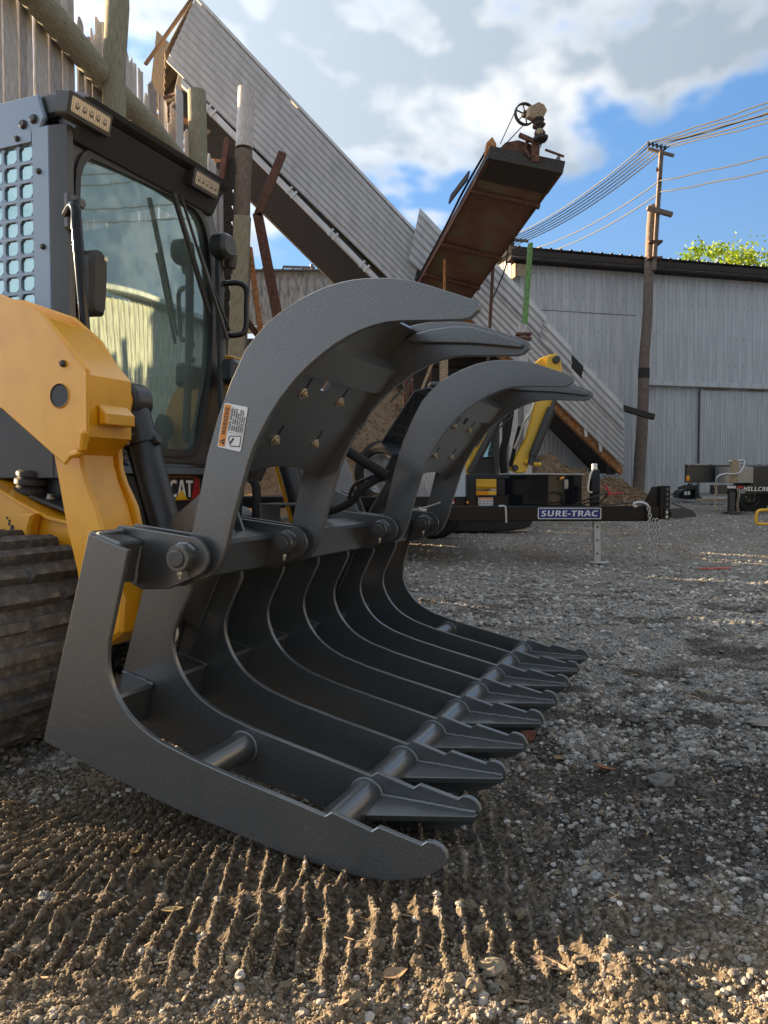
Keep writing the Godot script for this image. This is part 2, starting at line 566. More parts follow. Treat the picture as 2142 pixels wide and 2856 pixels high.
func rock(at: Vector2, size: Vector3, color: Color, label: String, seed_: int, called := "stone") -> void:
	var mt := mat("rock" + str(seed_), color, 0.85)
	tri_map(mt, M.grain_tex, Vector3(14, 14, 14))
	bump(mt, M.fine_bump, 0.6)
	var o := put(called, stone_mesh(seed_, 0.8, 2), mt)
	o.transform = Transform3D(Basis(Vector3.UP, seed_ * 1.3) * Basis.from_scale(size), Vector3(at.x, gy(at.x, at.y) + size.y * 0.22, at.y))
	tag(o, label, called)

func build_litter() -> void:
	rng.seed = 77
	leaf(Vector2(0.675, -2.30), -0.5, 0.075, 0.026, lin(0.42, 0.16, 0.06), "long rust orange leaf lying right of the tines", "leaf")
	leaf(Vector2(0.545, -2.36), 0.9, 0.055, 0.03, lin(0.34, 0.2, 0.09), "curled brown leaf beside the long orange leaf", "leaf")
	leaf(Vector2(-0.44, -1.565), 0.2, 0.046, 0.02, lin(0.6, 0.42, 0.2), "pale tan winged seed on the rutted dirt left of centre", "seed")
	leaf(Vector2(-0.135, -1.225), -0.1, 0.05, 0.018, lin(0.62, 0.4, 0.16), "yellow winged seed in the sunlit dirt by the bottom edge", "seed")
	leaf(Vector2(0.305, -1.375), -0.75, 0.085, 0.026, lin(0.55, 0.37, 0.24), "large ribbed tan seed wing leaning on a dirt ridge", "seed")
	leaf(Vector2(0.02, -1.33), 0.5, 0.05, 0.03, lin(0.46, 0.3, 0.17), "curled tan seed husk at the edge of the shade", "seed")
	leaf(Vector2(-0.585, -1.78), 1.2, 0.036, 0.02, lin(0.55, 0.35, 0.1), "small folded orange leaf on a rut near the nearest tine", "leaf")
	rock(Vector2(0.47, -1.665), Vector3(0.030, 0.032, 0.03), lin(0.38, 0.38, 0.39), "pale round stone alone on dark soil before the tines", 4)
	rock(Vector2(0.80, -2.18), Vector3(0.075, 0.05, 0.06), lin(0.22, 0.215, 0.2), "largest grey stone right of the orange leaf", 5)
	rock(Vector2(0.155, -1.29), Vector3(0.036, 0.034, 0.034), lin(0.27, 0.21, 0.15), "round dirt crusted stone in the sunlit foreground", 6)
	rock(Vector2(0.195, -1.345), Vector3(0.05, 0.035, 0.04), lin(0.3, 0.25, 0.18), "angular tan stone behind the round foreground stone", 7)
	rock(Vector2(0.475, -2.52), Vector3(0.065, 0.06, 0.05), lin(0.14, 0.045, 0.03), "broken piece of red brick on the dark soil", 8, "brick_fragment")
	rock(Vector2(-0.475, -1.615), Vector3(0.03, 0.036, 0.025), lin(0.28, 0.23, 0.18), "angular stone above the pale winged seed", 9)
	rock(Vector2(1.37, -2.72), Vector3(0.15, 0.03, 0.07), lin(0.3, 0.28, 0.25), "flat pale stone at the right edge of the gravel", 12)
	rock(Vector2(-0.72, -1.6), Vector3(0.034, 0.03, 0.03), lin(0.22, 0.22, 0.22), "grey stone with a white one on the ruts at left", 13)
	var b := MB.new()
	b.bar(Vector3(-0.15, 0, 0), Vector3(0.15, 0.01, 0.0), 0.025, 0.012, Vector3.UP, 0.003)
	var o := part("plastic_strip", b, mat("red_plastic", lin(0.6, 0.1, 0.06), 0.6))
	o.position = Vector3(3.26, gy(3.26, -7.55) + 0.02, -7.55)
	o.rotation.y = -0.1
	tag(o, "thin red plastic strip lying on the far gravel", "plastic strip")

func cloud_at(d: Vector3, cn: FastNoiseLite, cd: FastNoiseLite) -> Color:
	var h := maxf(d.y, 0.0)
	var p := d / (h + 0.16)
	var az := atan2(d.x, -d.z)
	# large weather: a clearing low in the sky to the right of the sheds, broken edge elsewhere
	var el := asin(clampf(d.y, -1.0, 1.0))
	var big := cn.get_noise_2d(p.x * 0.55 + 3.0, p.z * 0.55)
	var mid := cn.get_noise_2d(p.x * 1.5 + 11.0, p.z * 1.5 + 5.0)
	var fine := cd.get_noise_3d(d.x * 4.0, d.y * 9.0, d.z * 4.0)
	var wisp := 0.65 * cd.get_noise_2d(p.x * 3.2 + 5.0, p.z * 3.2) + 0.6 * cd.get_noise_2d(p.x * 7.5 + 1.3 * p.z, p.z * 6.0 + 20.0)
	var clear := exp(-pow((az - 0.40) / 0.30, 2.0)) * smoothstep(0.47, 0.30, el + 0.05 * mid) * 1.15
	clear += 0.55 * exp(-pow((az + 0.02) / 0.10, 2.0) - pow((el - 0.29) / 0.06, 2.0))
	clear += 0.35 * exp(-pow((az + 0.40) / 0.18, 2.0) - pow((el - 0.47) / 0.10, 2.0))
	clear += 0.45 * exp(-pow((az + 0.14) / 0.10, 2.0) - pow((el - 0.26) / 0.03, 2.0))
	clear += 0.25 * exp(-pow((az - 0.36) / 0.16, 2.0) - pow((el - 0.62) / 0.05, 2.0))
	var cov := 0.66 + 0.50 * big + 0.40 * mid + 0.50 * fine + 0.55 * wisp - clear
	cov = smoothstep(0.12, 0.62, cov)
	var thick := clampf(0.5 + 0.9 * cn.get_noise_2d(p.x * 1.1 + 50.0, p.z * 1.1 + 8.0) + 1.1 * fine + 1.3 * wisp, 0.0, 1.0)
	var blue := Color(0.215, 0.345, 0.50).lerp(Color(0.098, 0.215, 0.42), smoothstep(0.0, 0.45, el))
	var white := Color(0.49, 0.50, 0.51)
	var grey := Color(0.235, 0.285, 0.34)
	# clouds are brighter on the left, where the sun stands
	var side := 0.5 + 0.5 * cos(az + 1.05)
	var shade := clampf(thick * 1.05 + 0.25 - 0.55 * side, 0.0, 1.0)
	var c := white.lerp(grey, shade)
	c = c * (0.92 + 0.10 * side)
	var out := blue.lerp(c, cov)
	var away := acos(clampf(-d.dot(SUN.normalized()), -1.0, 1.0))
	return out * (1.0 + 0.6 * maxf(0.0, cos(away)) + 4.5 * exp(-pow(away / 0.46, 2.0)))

func build_sky() -> void:
	var cn := FastNoiseLite.new()
	cn.noise_type = FastNoiseLite.TYPE_SIMPLEX_SMOOTH
	cn.seed = 21; cn.frequency = 1.0; cn.fractal_octaves = 4
	var cd := FastNoiseLite.new()
	cd.noise_type = FastNoiseLite.TYPE_SIMPLEX_SMOOTH
	cd.seed = 4; cd.frequency = 1.0; cd.fractal_octaves = 5
	var w := 2048; var h := 1024
	var im := Image.create(w, h, false, Image.FORMAT_RGBF)
	var data := PackedFloat32Array()
	data.resize(w * h * 3)
	for j in h:
		var el := PI * (0.5 - (j + 0.5) / h)
		if el < -0.02:
			for i in w:
				var k := (j * w + i) * 3
				data[k] = 0.16; data[k + 1] = 0.15; data[k + 2] = 0.14
			continue
		var step := 1 if el < 0.95 else 4
		var i2 := 0
		while i2 < w:
			var az := TAU * (i2 + 0.5) / w
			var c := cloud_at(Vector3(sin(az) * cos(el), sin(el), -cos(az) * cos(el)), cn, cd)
			for q in step:
				var k := (j * w + i2 + q) * 3
				data[k] = c.r; data[k + 1] = c.g; data[k + 2] = c.b
			i2 += step
	im = Image.create_from_data(w, h, false, Image.FORMAT_RGBF, data.to_byte_array())
	var sm := PanoramaSkyMaterial.new()
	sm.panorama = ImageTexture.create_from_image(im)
	var sky := Sky.new()
	sky.sky_material = sm
	var e := Environment.new()
	e.background_mode = Environment.BG_SKY
	e.sky = sky
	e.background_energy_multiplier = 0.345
	e.tonemap_mode = Environment.TONE_MAPPER_LINEAR
	e.tonemap_exposure = 5.2
	e.sdfgi_enabled = true
	e.ssao_enabled = true
	e.ssil_enabled = true
	var we := WorldEnvironment.new()
	we.name = "environment"
	we.environment = e
	add_child(we)

func build_camera() -> void:
	var cam := Camera3D.new()
	cam.name = "camera"
	cam.fov = 67.32
	cam.near = 0.05
	cam.far = 1500.0
	cam.position = Vector3(0, 0.865, 0)
	cam.rotation.x = -0.03791
	add_child(cam)
	cam.current = true
	var s := DirectionalLight3D.new()
	s.name = "sun"
	s.light_energy = 1.45
	s.light_color = Color(1.0, 0.87, 0.68)
	s.light_angular_distance = 0.5
	s.shadow_enabled = true
	add_child(s)
	s.look_at_from_position(Vector3.ZERO, SUN, Vector3.UP)

func build_materials() -> void:
	M.grain_tex = noise_tex(0.02, [[0.0, Color(0.55, 0.55, 0.55)], [0.5, Color(0.86, 0.86, 0.86)], [1.0, Color(1, 1, 1)]], 3)
	M.leaf_tex = noise_tex(0.03, [[0.0, Color(0.5, 0.5, 0.5)], [1.0, Color(1, 1, 1)]], 8, 256)
	M.fine_bump = bump_tex(0.05, 4.0, 5)
	M.soft_bump = bump_tex(0.012, 3.0, 6)
	var g := mat("ground", Color(1, 1, 1), 0.95, 0.0, 0.25)
	g.vertex_color_use_as_albedo = true
	tri_map(g, noise_tex(0.06, [[0.0, Color(0.35, 0.35, 0.35)], [0.42, Color(0.70, 0.69, 0.67)], [0.62, Color(0.92, 0.92, 0.92)], [0.8, Color(1, 1, 1)]], 2, 1024), Vector3(0.9, 0.9, 0.9), true)
	bump(g, bump_tex(0.08, 9.0, 9, 1024), 1.0)
	for nm in ["stone", "dirt"]:
		var m := mat(nm, Color(1, 1, 1), 0.9, 0.0, 0.3)
		m.vertex_color_use_as_albedo = true
	var cl := mat("clod", Color(1, 1, 1), 0.95, 0.0, 0.2)
	cl.vertex_color_use_as_albedo = true
	tri_map(cl, M.grain_tex, Vector3(1.5, 1.5, 1.5))
	bump(cl, M.fine_bump, 1.0)
	# satin dark grey paint with dust specks
	var st := mat("steel", Color(1, 1, 1), 0.34, 0.0, 0.85)
	st.clearcoat_enabled = true; st.clearcoat = 0.9; st.clearcoat_roughness = 0.25
	tri_map(st, noise_tex(0.11, [[0.0, lin(0.046, 0.051, 0.054)], [0.6, lin(0.053, 0.059, 0.062)], [0.80, lin(0.062, 0.067, 0.07)], [0.83, lin(0.36, 0.35, 0.33)], [1.0, lin(0.55, 0.53, 0.50)]], 12, 1024, FastNoiseLite.TYPE_SIMPLEX_SMOOTH, 2), Vector3(2.3, 2.3, 2.3))
	var se := mat("steel_shaded", lin(0.036, 0.040, 0.042), 0.30, 0.0, 0.85)  # same paint without specks, darkened to carry the shade among inner parts
	se.clearcoat_enabled = true; se.clearcoat = 0.9; se.clearcoat_roughness = 0.26
	bump(se, M.soft_bump, 0.10)
	se.uv1_triplanar = true; se.uv1_scale = Vector3(6, 6, 6)
	var wd := mat("weld", lin(0.15, 0.16, 0.17), 0.42, 0.3, 0.6)
	bump(wd, M.fine_bump, 1.0); wd.uv1_triplanar = true; wd.uv1_scale = Vector3(20, 20, 20)
	mat("zinc", lin(0.5, 0.49, 0.44), 0.35, 0.85)
	mat("brass", lin(0.55, 0.47, 0.33), 0.4, 0.8)
	mat("pin_metal", lin(0.09, 0.09, 0.088), 0.4, 0.35)
	var y := mat("yellow", Color(1, 1, 1), 0.33, 0.0, 0.6)
	tri_map(y, noise_tex(0.012, [[0.0, lin(0.76, 0.33, 0.006)], [0.6, lin(0.84, 0.39, 0.008)], [1.0, lin(0.85, 0.41, 0.015)]], 15), Vector3(1.2, 1.2, 1.2))
	y.clearcoat_enabled = true; y.clearcoat = 0.25; y.clearcoat_roughness = 0.25
	var yd := mat("yellow_machine", lin(0.80, 0.47, 0.02), 0.35, 0.0, 0.6)
	mat("black_gloss", lin(0.011, 0.012, 0.014), 0.10, 0.0, 0.4)
	var bs := mat("black_satin", lin(0.028, 0.029, 0.030), 0.38, 0.0, 0.55)
	bump(bs, M.soft_bump, 0.15); bs.uv1_triplanar = true; bs.uv1_scale = Vector3(5, 5, 5)
	mat("black_plastic", lin(0.042, 0.040, 0.039), 0.5, 0.0, 0.5)
	mat("cab_sky_sheen", lin(0.20, 0.265, 0.345), 0.34, 0.2, 0.6)  # dark grey satin paint; the reflected sky is put into its colour
	mat("frame_grey", lin(0.068, 0.068, 0.07), 0.35, 0.0, 0.6)
	var rb := mat("rubber", Color(1, 1, 1), 0.82, 0.0, 0.35)
	tri_map(rb, noise_tex(0.02, [[0.0, lin(0.085, 0.080, 0.075)], [0.55, lin(0.14, 0.132, 0.124)], [0.8, lin(0.21, 0.198, 0.184)], [1.0, lin(0.28, 0.265, 0.245)]], 22), Vector3(2.2, 2.2, 2.2))
	bump(rb, M.fine_bump, 0.6)
	mat("tyre", lin(0.022, 0.022, 0.022), 0.75, 0.0, 0.4)
	mat("sleeve", lin(0.020, 0.020, 0.021), 0.8, 0.0, 0.3)
	var gl := mat("glass", Color(0.66, 0.75, 0.73, 0.0), 0.02, 0.72, 1.0)
	gl.transparency = BaseMaterial3D.TRANSPARENCY_ALPHA
	gl.cull_mode = BaseMaterial3D.CULL_DISABLED
	var sg := mat("side_glass", Color(0.62, 0.76, 0.80, 0.05), 0.03, 0.72, 1.0)
	sg.transparency = BaseMaterial3D.TRANSPARENCY_ALPHA
	sg.cull_mode = BaseMaterial3D.CULL_DISABLED
	mat("lens", lin(0.55, 0.48, 0.40), 0.2, 0.2, 0.8)
	mat("lens_dark", lin(0.25, 0.22, 0.18), 0.2, 0.4, 0.8)
	mat("white", lin(0.78, 0.78, 0.76), 0.45)
	mat("label_white", lin(0.74, 0.74, 0.73), 0.4)
	mat("orange", lin(0.72, 0.26, 0.03), 0.45)
	mat("amber", lin(0.85, 0.33, 0.01), 0.25)
	mat("red", lin(0.55, 0.02, 0.03), 0.4)
	mat("ink", lin(0.015, 0.015, 0.018), 0.5)
	mat("navy", lin(0.02, 0.025, 0.16), 0.35)
	mat("silver_print", lin(0.72, 0.74, 0.78), 0.35)
	mat("roller", lin(0.5, 0.5, 0.47), 0.5)
	# weathered timber, grain running up the board
	var wg := mat("board_grey", Color(1, 1, 1), 0.88, 0.0, 0.2)
	tri_map(wg, noise_tex(0.03, [[0.0, lin(0.24, 0.222, 0.22)], [0.38, lin(0.50, 0.475, 0.465)], [0.62, lin(0.66, 0.635, 0.62)], [1.0, lin(0.76, 0.74, 0.725)]], 31), Vector3(7.0, 0.28, 7.0))
	bump(wg, bump_tex(0.03, 5.0, 32), 0.8)
	for k in 3:
		var w2: StandardMaterial3D = wg.duplicate()
		w2.resource_name = "board_grey"
		w2.albedo_color = [Color(0.86, 0.85, 0.86), Color(0.97, 0.96, 0.95), Color(0.78, 0.75, 0.74)][k]
		w2.uv1_offset = Vector3(0.3 * k, 0.2 * k, 0.1)
		M["board_grey%d" % k] = w2
	var wp := mat("post_green", Color(1, 1, 1), 0.85, 0.0, 0.2)
	tri_map(wp, noise_tex(0.03, [[0.0, lin(0.16, 0.15, 0.105)], [0.5, lin(0.30, 0.285, 0.215)], [1.0, lin(0.42, 0.40, 0.31)]], 33), Vector3(5.0, 0.3, 5.0))
	bump(wp, bump_tex(0.03, 5.0, 34), 0.8)
	var wb := mat("post_brown", Color(1, 1, 1), 0.85, 0.0, 0.2)
	tri_map(wb, noise_tex(0.03, [[0.0, lin(0.08, 0.062, 0.052)], [0.5, lin(0.20, 0.155, 0.128)], [1.0, lin(0.32, 0.27, 0.23)]], 35), Vector3(5.0, 0.35, 5.0))
	bump(wb, bump_tex(0.03, 5.0, 36), 0.8)
	var wk := mat("timber_dark", Color(1, 1, 1), 0.85, 0.0, 0.2)
	tri_map(wk, noise_tex(0.03, [[0.0, lin(0.022, 0.020, 0.020)], [0.5, lin(0.06, 0.053, 0.05)], [1.0, lin(0.13, 0.115, 0.105)]], 37), Vector3(2.0, 2.0, 2.0))
	var wt := mat("timber_tan", Color(1, 1, 1), 0.85, 0.0, 0.2)
	tri_map(wt, noise_tex(0.02, [[0.0, lin(0.20, 0.14, 0.09)], [0.5, lin(0.40, 0.31, 0.21)], [1.0, lin(0.55, 0.45, 0.33)]], 38), Vector3(2.5, 2.5, 2.5))
	var ru := mat("rust", Color(1, 1, 1), 0.8, 0.1, 0.3)
	tri_map(ru, noise_tex(0.012, [[0.0, lin(0.10, 0.052, 0.042)], [0.5, lin(0.145, 0.075, 0.058)], [0.8, lin(0.19, 0.095, 0.065)], [1.0, lin(0.30, 0.14, 0.07)]], 41), Vector3(1.6, 1.6, 1.6))
	bump(ru, M.fine_bump, 0.5)
	var rp := mat("rust_panel", Color(1, 1, 1), 0.75, 0.1, 0.3)
	tri_map(rp, noise_tex(0.005, [[0.0, lin(0.19, 0.095, 0.078)], [0.45, lin(0.225, 0.13, 0.10)], [0.62, lin(0.22, 0.16, 0.105)], [0.85, lin(0.185, 0.175, 0.105)], [1.0, lin(0.22, 0.185, 0.12)]], 42, 512, FastNoiseLite.TYPE_SIMPLEX_SMOOTH, 3), Vector3(0.5, 0.5, 0.5))
	var ro := mat("rust_orange", Color(1, 1, 1), 0.75, 0.1, 0.3)
	tri_map(ro, noise_tex(0.012, [[0.0, lin(0.25, 0.09, 0.035)], [0.5, lin(0.50, 0.22, 0.09)], [1.0, lin(0.42, 0.33, 0.22)]], 43), Vector3(1.6, 1.6, 1.6))
	var cg := mat("sheet_grey", Color(1, 1, 1), 0.45, 0.25, 0.5)
	tri_map(cg, noise_tex(0.008, [[0.0, lin(0.56, 0.555, 0.56)], [0.5, lin(0.65, 0.645, 0.65)], [1.0, lin(0.71, 0.705, 0.71)]], 51), Vector3(1.2, 0.25, 1.2))
	var cb := mat("sheet_blue_grey", Color(1, 1, 1), 0.5, 0.15, 0.5)
	tri_map(cb, noise_tex(0.008, [[0.0, lin(0.40, 0.415, 0.425)], [0.5, lin(0.52, 0.53, 0.54)], [1.0, lin(0.62, 0.622, 0.628)]], 52), Vector3(1.5, 0.12, 1.5))
	var cs := mat("sheet_light", lin(0.42, 0.43, 0.44), 0.5, 0.15)
	tri_map(cs, M.grain_tex, Vector3(0.8, 0.2, 0.8))
	var cc := mat("sheet_cream", lin(0.58, 0.55, 0.46), 0.6)
	tri_map(cc, M.grain_tex, Vector3(0.8, 0.2, 0.8))
	mat("inside_shade", lin(0.012, 0.011, 0.012), 0.9)  # near-black colour standing in for the shade inside openings
	var gr := mat("green_paint", lin(0.26, 0.52, 0.17), 0.6)
	tri_map(gr, M.grain_tex, Vector3(2, 2, 2))
	var mu := mat("mulch", Color(1, 1, 1), 0.95, 0.0, 0.2)
	tri_map(mu, noise_tex(0.06, [[0.0, lin(0.08, 0.055, 0.038)], [0.45, lin(0.26, 0.18, 0.12)], [0.75, lin(0.42, 0.31, 0.21)], [1.0, lin(0.6, 0.46, 0.33)]], 61, 1024), Vector3(1.4, 1.4, 1.4), true)
	bump(mu, bump_tex(0.06, 10.0, 62, 1024), 1.0)
	var ch := mat("chips", Color(1, 1, 1), 0.9, 0.0, 0.2)
	ch.vertex_color_use_as_albedo = true
	mat("wire", lin(0.075, 0.075, 0.08), 0.6, 0.2)
	mat("conduit", lin(0.5, 0.5, 0.5), 0.4, 0.6)
	var lf := mat("foliage", Color(1, 1, 1), 0.6, 0.0, 0.3)
	lf.vertex_color_use_as_albedo = true
	lf.cull_mode = BaseMaterial3D.CULL_DISABLED
	lf.backlight_enabled = true; lf.backlight = Color(0.7, 0.8, 0.15)
	mat("bark", lin(0.12, 0.09, 0.07), 0.9)
	mat("treadplate", lin(0.30, 0.31, 0.33), 0.35, 0.6, 0.6)
	mat("tread_black", lin(0.055, 0.056, 0.057), 0.38, 0.1, 0.6)
	mat("hoop_yellow", lin(0.78, 0.46, 0.03), 0.4)

# Parts of the grapple are laid out in its own axes: x forward, y up, z towards the viewer (minus the distance across).
func rod(called: String, f: float, y: float, w0: float, w1: float, r: float, m: Material, parent: Node, bev := 0.004) -> MeshInstance3D:
	var b := MB.new()
	b.cyl(Vector3(f, y, -w0), Vector3(f, y, -w1), r, r, 24, true, bev)
	return part(called, b, m, parent)

func bead(b: MB, a: Vector3, c: Vector3, r: float) -> void:   # a weld bead: a lumpy tube
	var p := PackedVector3Array()
	var k := maxi(3, int(a.distance_to(c) / 0.007))
	for i in k + 1:
		p.append(a.lerp(c, float(i) / k) + Vector3(rng.randf_range(-1, 1), rng.randf_range(-1, 1), rng.randf_range(-1, 1)) * r * 0.25)
	b.tube(p, r, 6)

func ring_bead(b: MB, f: float, y: float, w: float, R: float, r: float) -> void:
	var p := PackedVector3Array()
	for i in 33:
		var a := TAU * i / 32.0
		p.append(Vector3(f + cos(a) * R, y + sin(a) * R, -w + rng.randf_range(-0.3, 0.3) * r))
	b.tube(p, r, 5, false)

func tine_outline(inner: bool) -> PackedVector2Array:
	var top := [-0.966, 0.735, -0.839, 0.696, -0.893, 0.503, -0.905, 0.462]
	if inner:
		top = [-0.966, 0.70, -0.845, 0.665, -0.845, 0.565, -0.893, 0.47, -0.905, 0.44]
	var curve := [-0.909, 0.414, -0.907, 0.388, -0.901, 0.366, -0.892, 0.344, -0.880, 0.322, -0.863, 0.300, -0.843, 0.279, -0.820, 0.261, -0.795, 0.246, -0.768, 0.233, -0.738, 0.221, -0.703, 0.211, -0.646, 0.194,
		-0.52, 0.165, -0.410, 0.142, -0.289, 0.116, -0.272, 0.128, -0.175, 0.102, -0.158, 0.114, -0.058, 0.093, -0.046, 0.103, -0.030, 0.103, -0.014, 0.097, -0.003, 0.086, 0.002, 0.074, -0.002, 0.062, -0.012, 0.05, -0.030, 0.036, -0.060, 0.020, -0.101, 0.006, -0.14, -0.002, -0.19, -0.007, -0.24, -0.007, -0.303, -0.001, -0.411, 0.012, -0.544, 0.036, -0.705, 0.064, -0.866, 0.104, -1.002, 0.139, -1.128, 0.175, -1.131, 0.182]
	return P2(top + curve)

func claw_outline() -> PackedVector2Array:
	return P2([-0.775, 0.69, -0.749,0.733,-0.727,0.819,-0.697,0.939,-0.665,1.032,-0.624,1.122,-0.581,1.198,-0.55,1.231,-0.517,1.26,-0.484,1.282,-0.45,1.299,-0.418,1.313,-0.386,1.324,-0.352,1.334,-0.317,1.34,-0.283,1.343,-0.249,1.343,-0.184,1.337,-0.133,1.326,-0.095,1.312,-0.034,1.288,0.008,1.271,0.02,1.264,0.026,1.255,0.024,1.245,0.005,1.230,-0.013,1.227,-0.07,1.23,-0.114,1.233,-0.16,1.236,-0.197,1.236,-0.236,1.23,-0.268,1.221,-0.297,1.21,-0.329,1.195,-0.359,1.177,-0.388,1.158,-0.415,1.137,-0.438,1.117,-0.459,1.095,-0.479,1.074,-0.496,1.052,-0.512,1.031,-0.526,1.008,-0.557,0.957,-0.576,0.912,-0.6,0.839,-0.628,0.753,-0.64,0.706,-0.656,0.666,-0.673,0.64,-0.70,0.618,-0.74,0.608,-0.772,0.622,-0.785,0.65])

func build_claw(parent: Node, w0: float, w1: float, first: bool) -> void:
	var root := Node3D.new()
	root.name = numbered("claw", parent)
	parent.add_child(root)
	root.set_meta("label", "near upper claw with the warning sticker" if first else "far upper claw")
	var t := 0.019
	for k in 2:
		var b := MB.new()
		var w: float = w0 if k == 0 else w1
		b.plate(claw_outline(), -w, -(w + t), 0.0022)
		part("claw_plate", b, M.steel, root)
		# wear plate welded on the inner face of the tip
		var d := MB.new()
		var tip := P2([-0.347,1.293,-0.338,1.302,-0.32,1.308,-0.27,1.318,-0.2,1.322,-0.146,1.317,-0.06,1.288,0.004,1.262,0.008,1.252,0,1.246,-0.06,1.256,-0.14,1.268,-0.23,1.276,-0.30,1.282,-0.335,1.286])
		var wi := w + t if k == 0 else w
		d.plate(tip, -wi, -(wi + (0.016 if k == 0 else -0.016)), 0.003)
		part("wear_plate", d, M.steel, root)
	# cover plate between the two arms with its bolts, slots and window
	var a := Vector2(-0.655, 0.880); var c := Vector2(-0.455, 1.148)
	var dir := (c - a).normalized()
	var nn := Vector3(dir.y, -dir.x, 0)
	var L := a.distance_to(c)
	var wd := w1 - w0 - t
	# plate as strips round a square window, in (s across, r along)
	var pm := MB.new()
	pm.xf = Transform3D(Basis(Vector3(0, 0, -1), Vector3(dir.x, dir.y, 0), nn), Vector3(a.x, a.y, -(w0 + t)))
	var sx := 0.200; var wn := 0.040
	var hy := 0.337
	L = 0.365
	# lower edge is scooped
	var low := PackedVector2Array()
	for i in 13:
		var q := float(i) / 12.0
		low.append(Vector2(wd * q, 0.045 * sin(PI * q) - 0.0))
	low.append(Vector2(wd, hy - wn)); low.append(Vector2(0, hy - wn))
	pm.plate(low, -0.006, 0.006, 0.0)
	pm.plate(P2([0, hy - wn, sx - wn * 0.5, hy - wn, sx - wn * 0.5, hy, 0, hy]), -0.006, 0.006)
	pm.plate(P2([sx + wn * 0.5, hy - wn, wd, hy - wn, wd, hy, sx + wn * 0.5, hy]), -0.006, 0.006)
	pm.plate(P2([0, hy, wd, hy, wd, L, 0, L]), -0.006, 0.006)
	part("cover_plate", pm, M.steel_shaded, root)
	for i in 4:
		var s: float = [0.105, 0.325, 0.111, 0.335][i]
		var r: float = [0.277, 0.275, 0.129, 0.129][i]
		var o := Vector3(a.x, a.y, -(w0 + t)) + Vector3(0, 0, -1) * s + Vector3(dir.x, dir.y, 0) * r + nn * 0.006
		var bb := MB.new()
		bb.cyl(o, o + nn * 0.003, 0.0165, 0.0165, 18, true, 0.0008)
		part("washer", bb, M.zinc, root)
		var bn := MB.new()
		bn.cyl(o + nn * 0.003, o + nn * 0.010, 0.0105, 0.0105, 6, true, 0.0008)
		bn.cyl(o + nn * 0.010, o + nn * 0.016, 0.0048, 0.0044, 10, true, 0.0006)
		part("bolt", bn, M.brass, root)
		var sl := MB.new()
		sl.bar(o + Vector3(dir.x, dir.y, 0) * 0.012 + nn * 0.0006, o + Vector3(dir.x, dir.y, 0) * 0.046 + nn * 0.0006, 0.007, 0.0016, nn)
		part("slot", sl, M.ink, root)
	# box beam above the cover plate
	var bmb := MB.new()
	bmb.plate(P2([-0.475, 1.145, -0.437, 1.135, -0.375, 1.197, -0.405, 1.235]), -(w0 + t), -w1, 0.003)
	part("box_beam", bmb, M.steel, root)
	var web := MB.new()
	web.plate(P2([-0.448, 1.165, -0.418, 1.235, -0.368, 1.293, -0.322, 1.326, -0.318, 1.318, -0.362, 1.286, -0.411, 1.230, -0.440, 1.165]), -(w0 + t), -w1, 0.0)
	part("web_plate", web, M.steel_shaded, root)
	var wl := MB.new()
	bead(wl, Vector3(-0.33, 1.175, -w1 + 0.004), Vector3(-0.40, 1.11, -w1 + 0.004), 0.004)
	part("weld", wl, M.weld, root)
	wl = MB.new()
	bead(wl, Vector3(-0.465, 1.085, -w1 + 0.004), Vector3(-0.50, 1.03, -w1 + 0.004), 0.004)
	part("weld", wl, M.weld, root)
	# tread plate guard over the cylinder at the back
	var gd := MB.new()
	var gp := [Vector2(-0.58, 1.262), Vector2(-0.648, 1.250), Vector2(-0.800, 1.038), Vector2(-0.748, 0.985), Vector2(-0.808, 0.87)]
	var g0 := w0 + (0.21 if first else 0.09); var g1 := w1 - 0.09
	for i in 4:
		var p: Vector2 = gp[i]; var q: Vector2 = gp[i + 1]
		gd.bar(Vector3(p.x, p.y, -(g0 + g1) * 0.5), Vector3(q.x, q.y, -(g0 + g1) * 0.5), g1 - g0, 0.005, Vector3(-1, 0.5, 0))
	part("cylinder_guard", gd, M.tread_black, root)
	var gt := MB.new()
	for i in 4:
		var p: Vector2 = gp[i]; var q: Vector2 = gp[i + 1]
		var dd := Vector3((q - p).x, (q - p).y, 0).normalized()
		var on := Vector3(-dd.y, dd.x, 0)
		if on.y < 0 and on.x > 0: on = -on
		var l := p.distance_to(q)
		for r in int(l / 0.042):
			for cc in int((g1 - g0) / 0.042):
				for sgn in [1.0, -1.0]:
					var o: Vector3 = Vector3(p.x, p.y, 0) + dd * (0.02 + 0.042 * r) + Vector3(0, 0, -(g0 + 0.02 + 0.042 * cc)) + on * 0.0026 * sgn
					var al: Vector3 = (dd * 1.0 + Vector3(0, 0, 1.0 if (r + cc) % 2 == 0 else -1.0) * 0.9).normalized()
					gt.bar(o - al * 0.016, o + al * 0.016, 0.009, 0.005, on, 0.002)
	part("tread_lug", gt, M.tread_black, root).set_meta("kind", "stuff")
	# cylinder rod behind the guard
	var cy := MB.new()
	cy.cyl(Vector3(-0.93, 0.68, -(w0 + w1) * 0.5), Vector3(-0.62, 1.16, -(w0 + w1) * 0.5), 0.032, 0.032, 16, true, 0.003)
	part("cylinder", cy, M.black_satin, root)

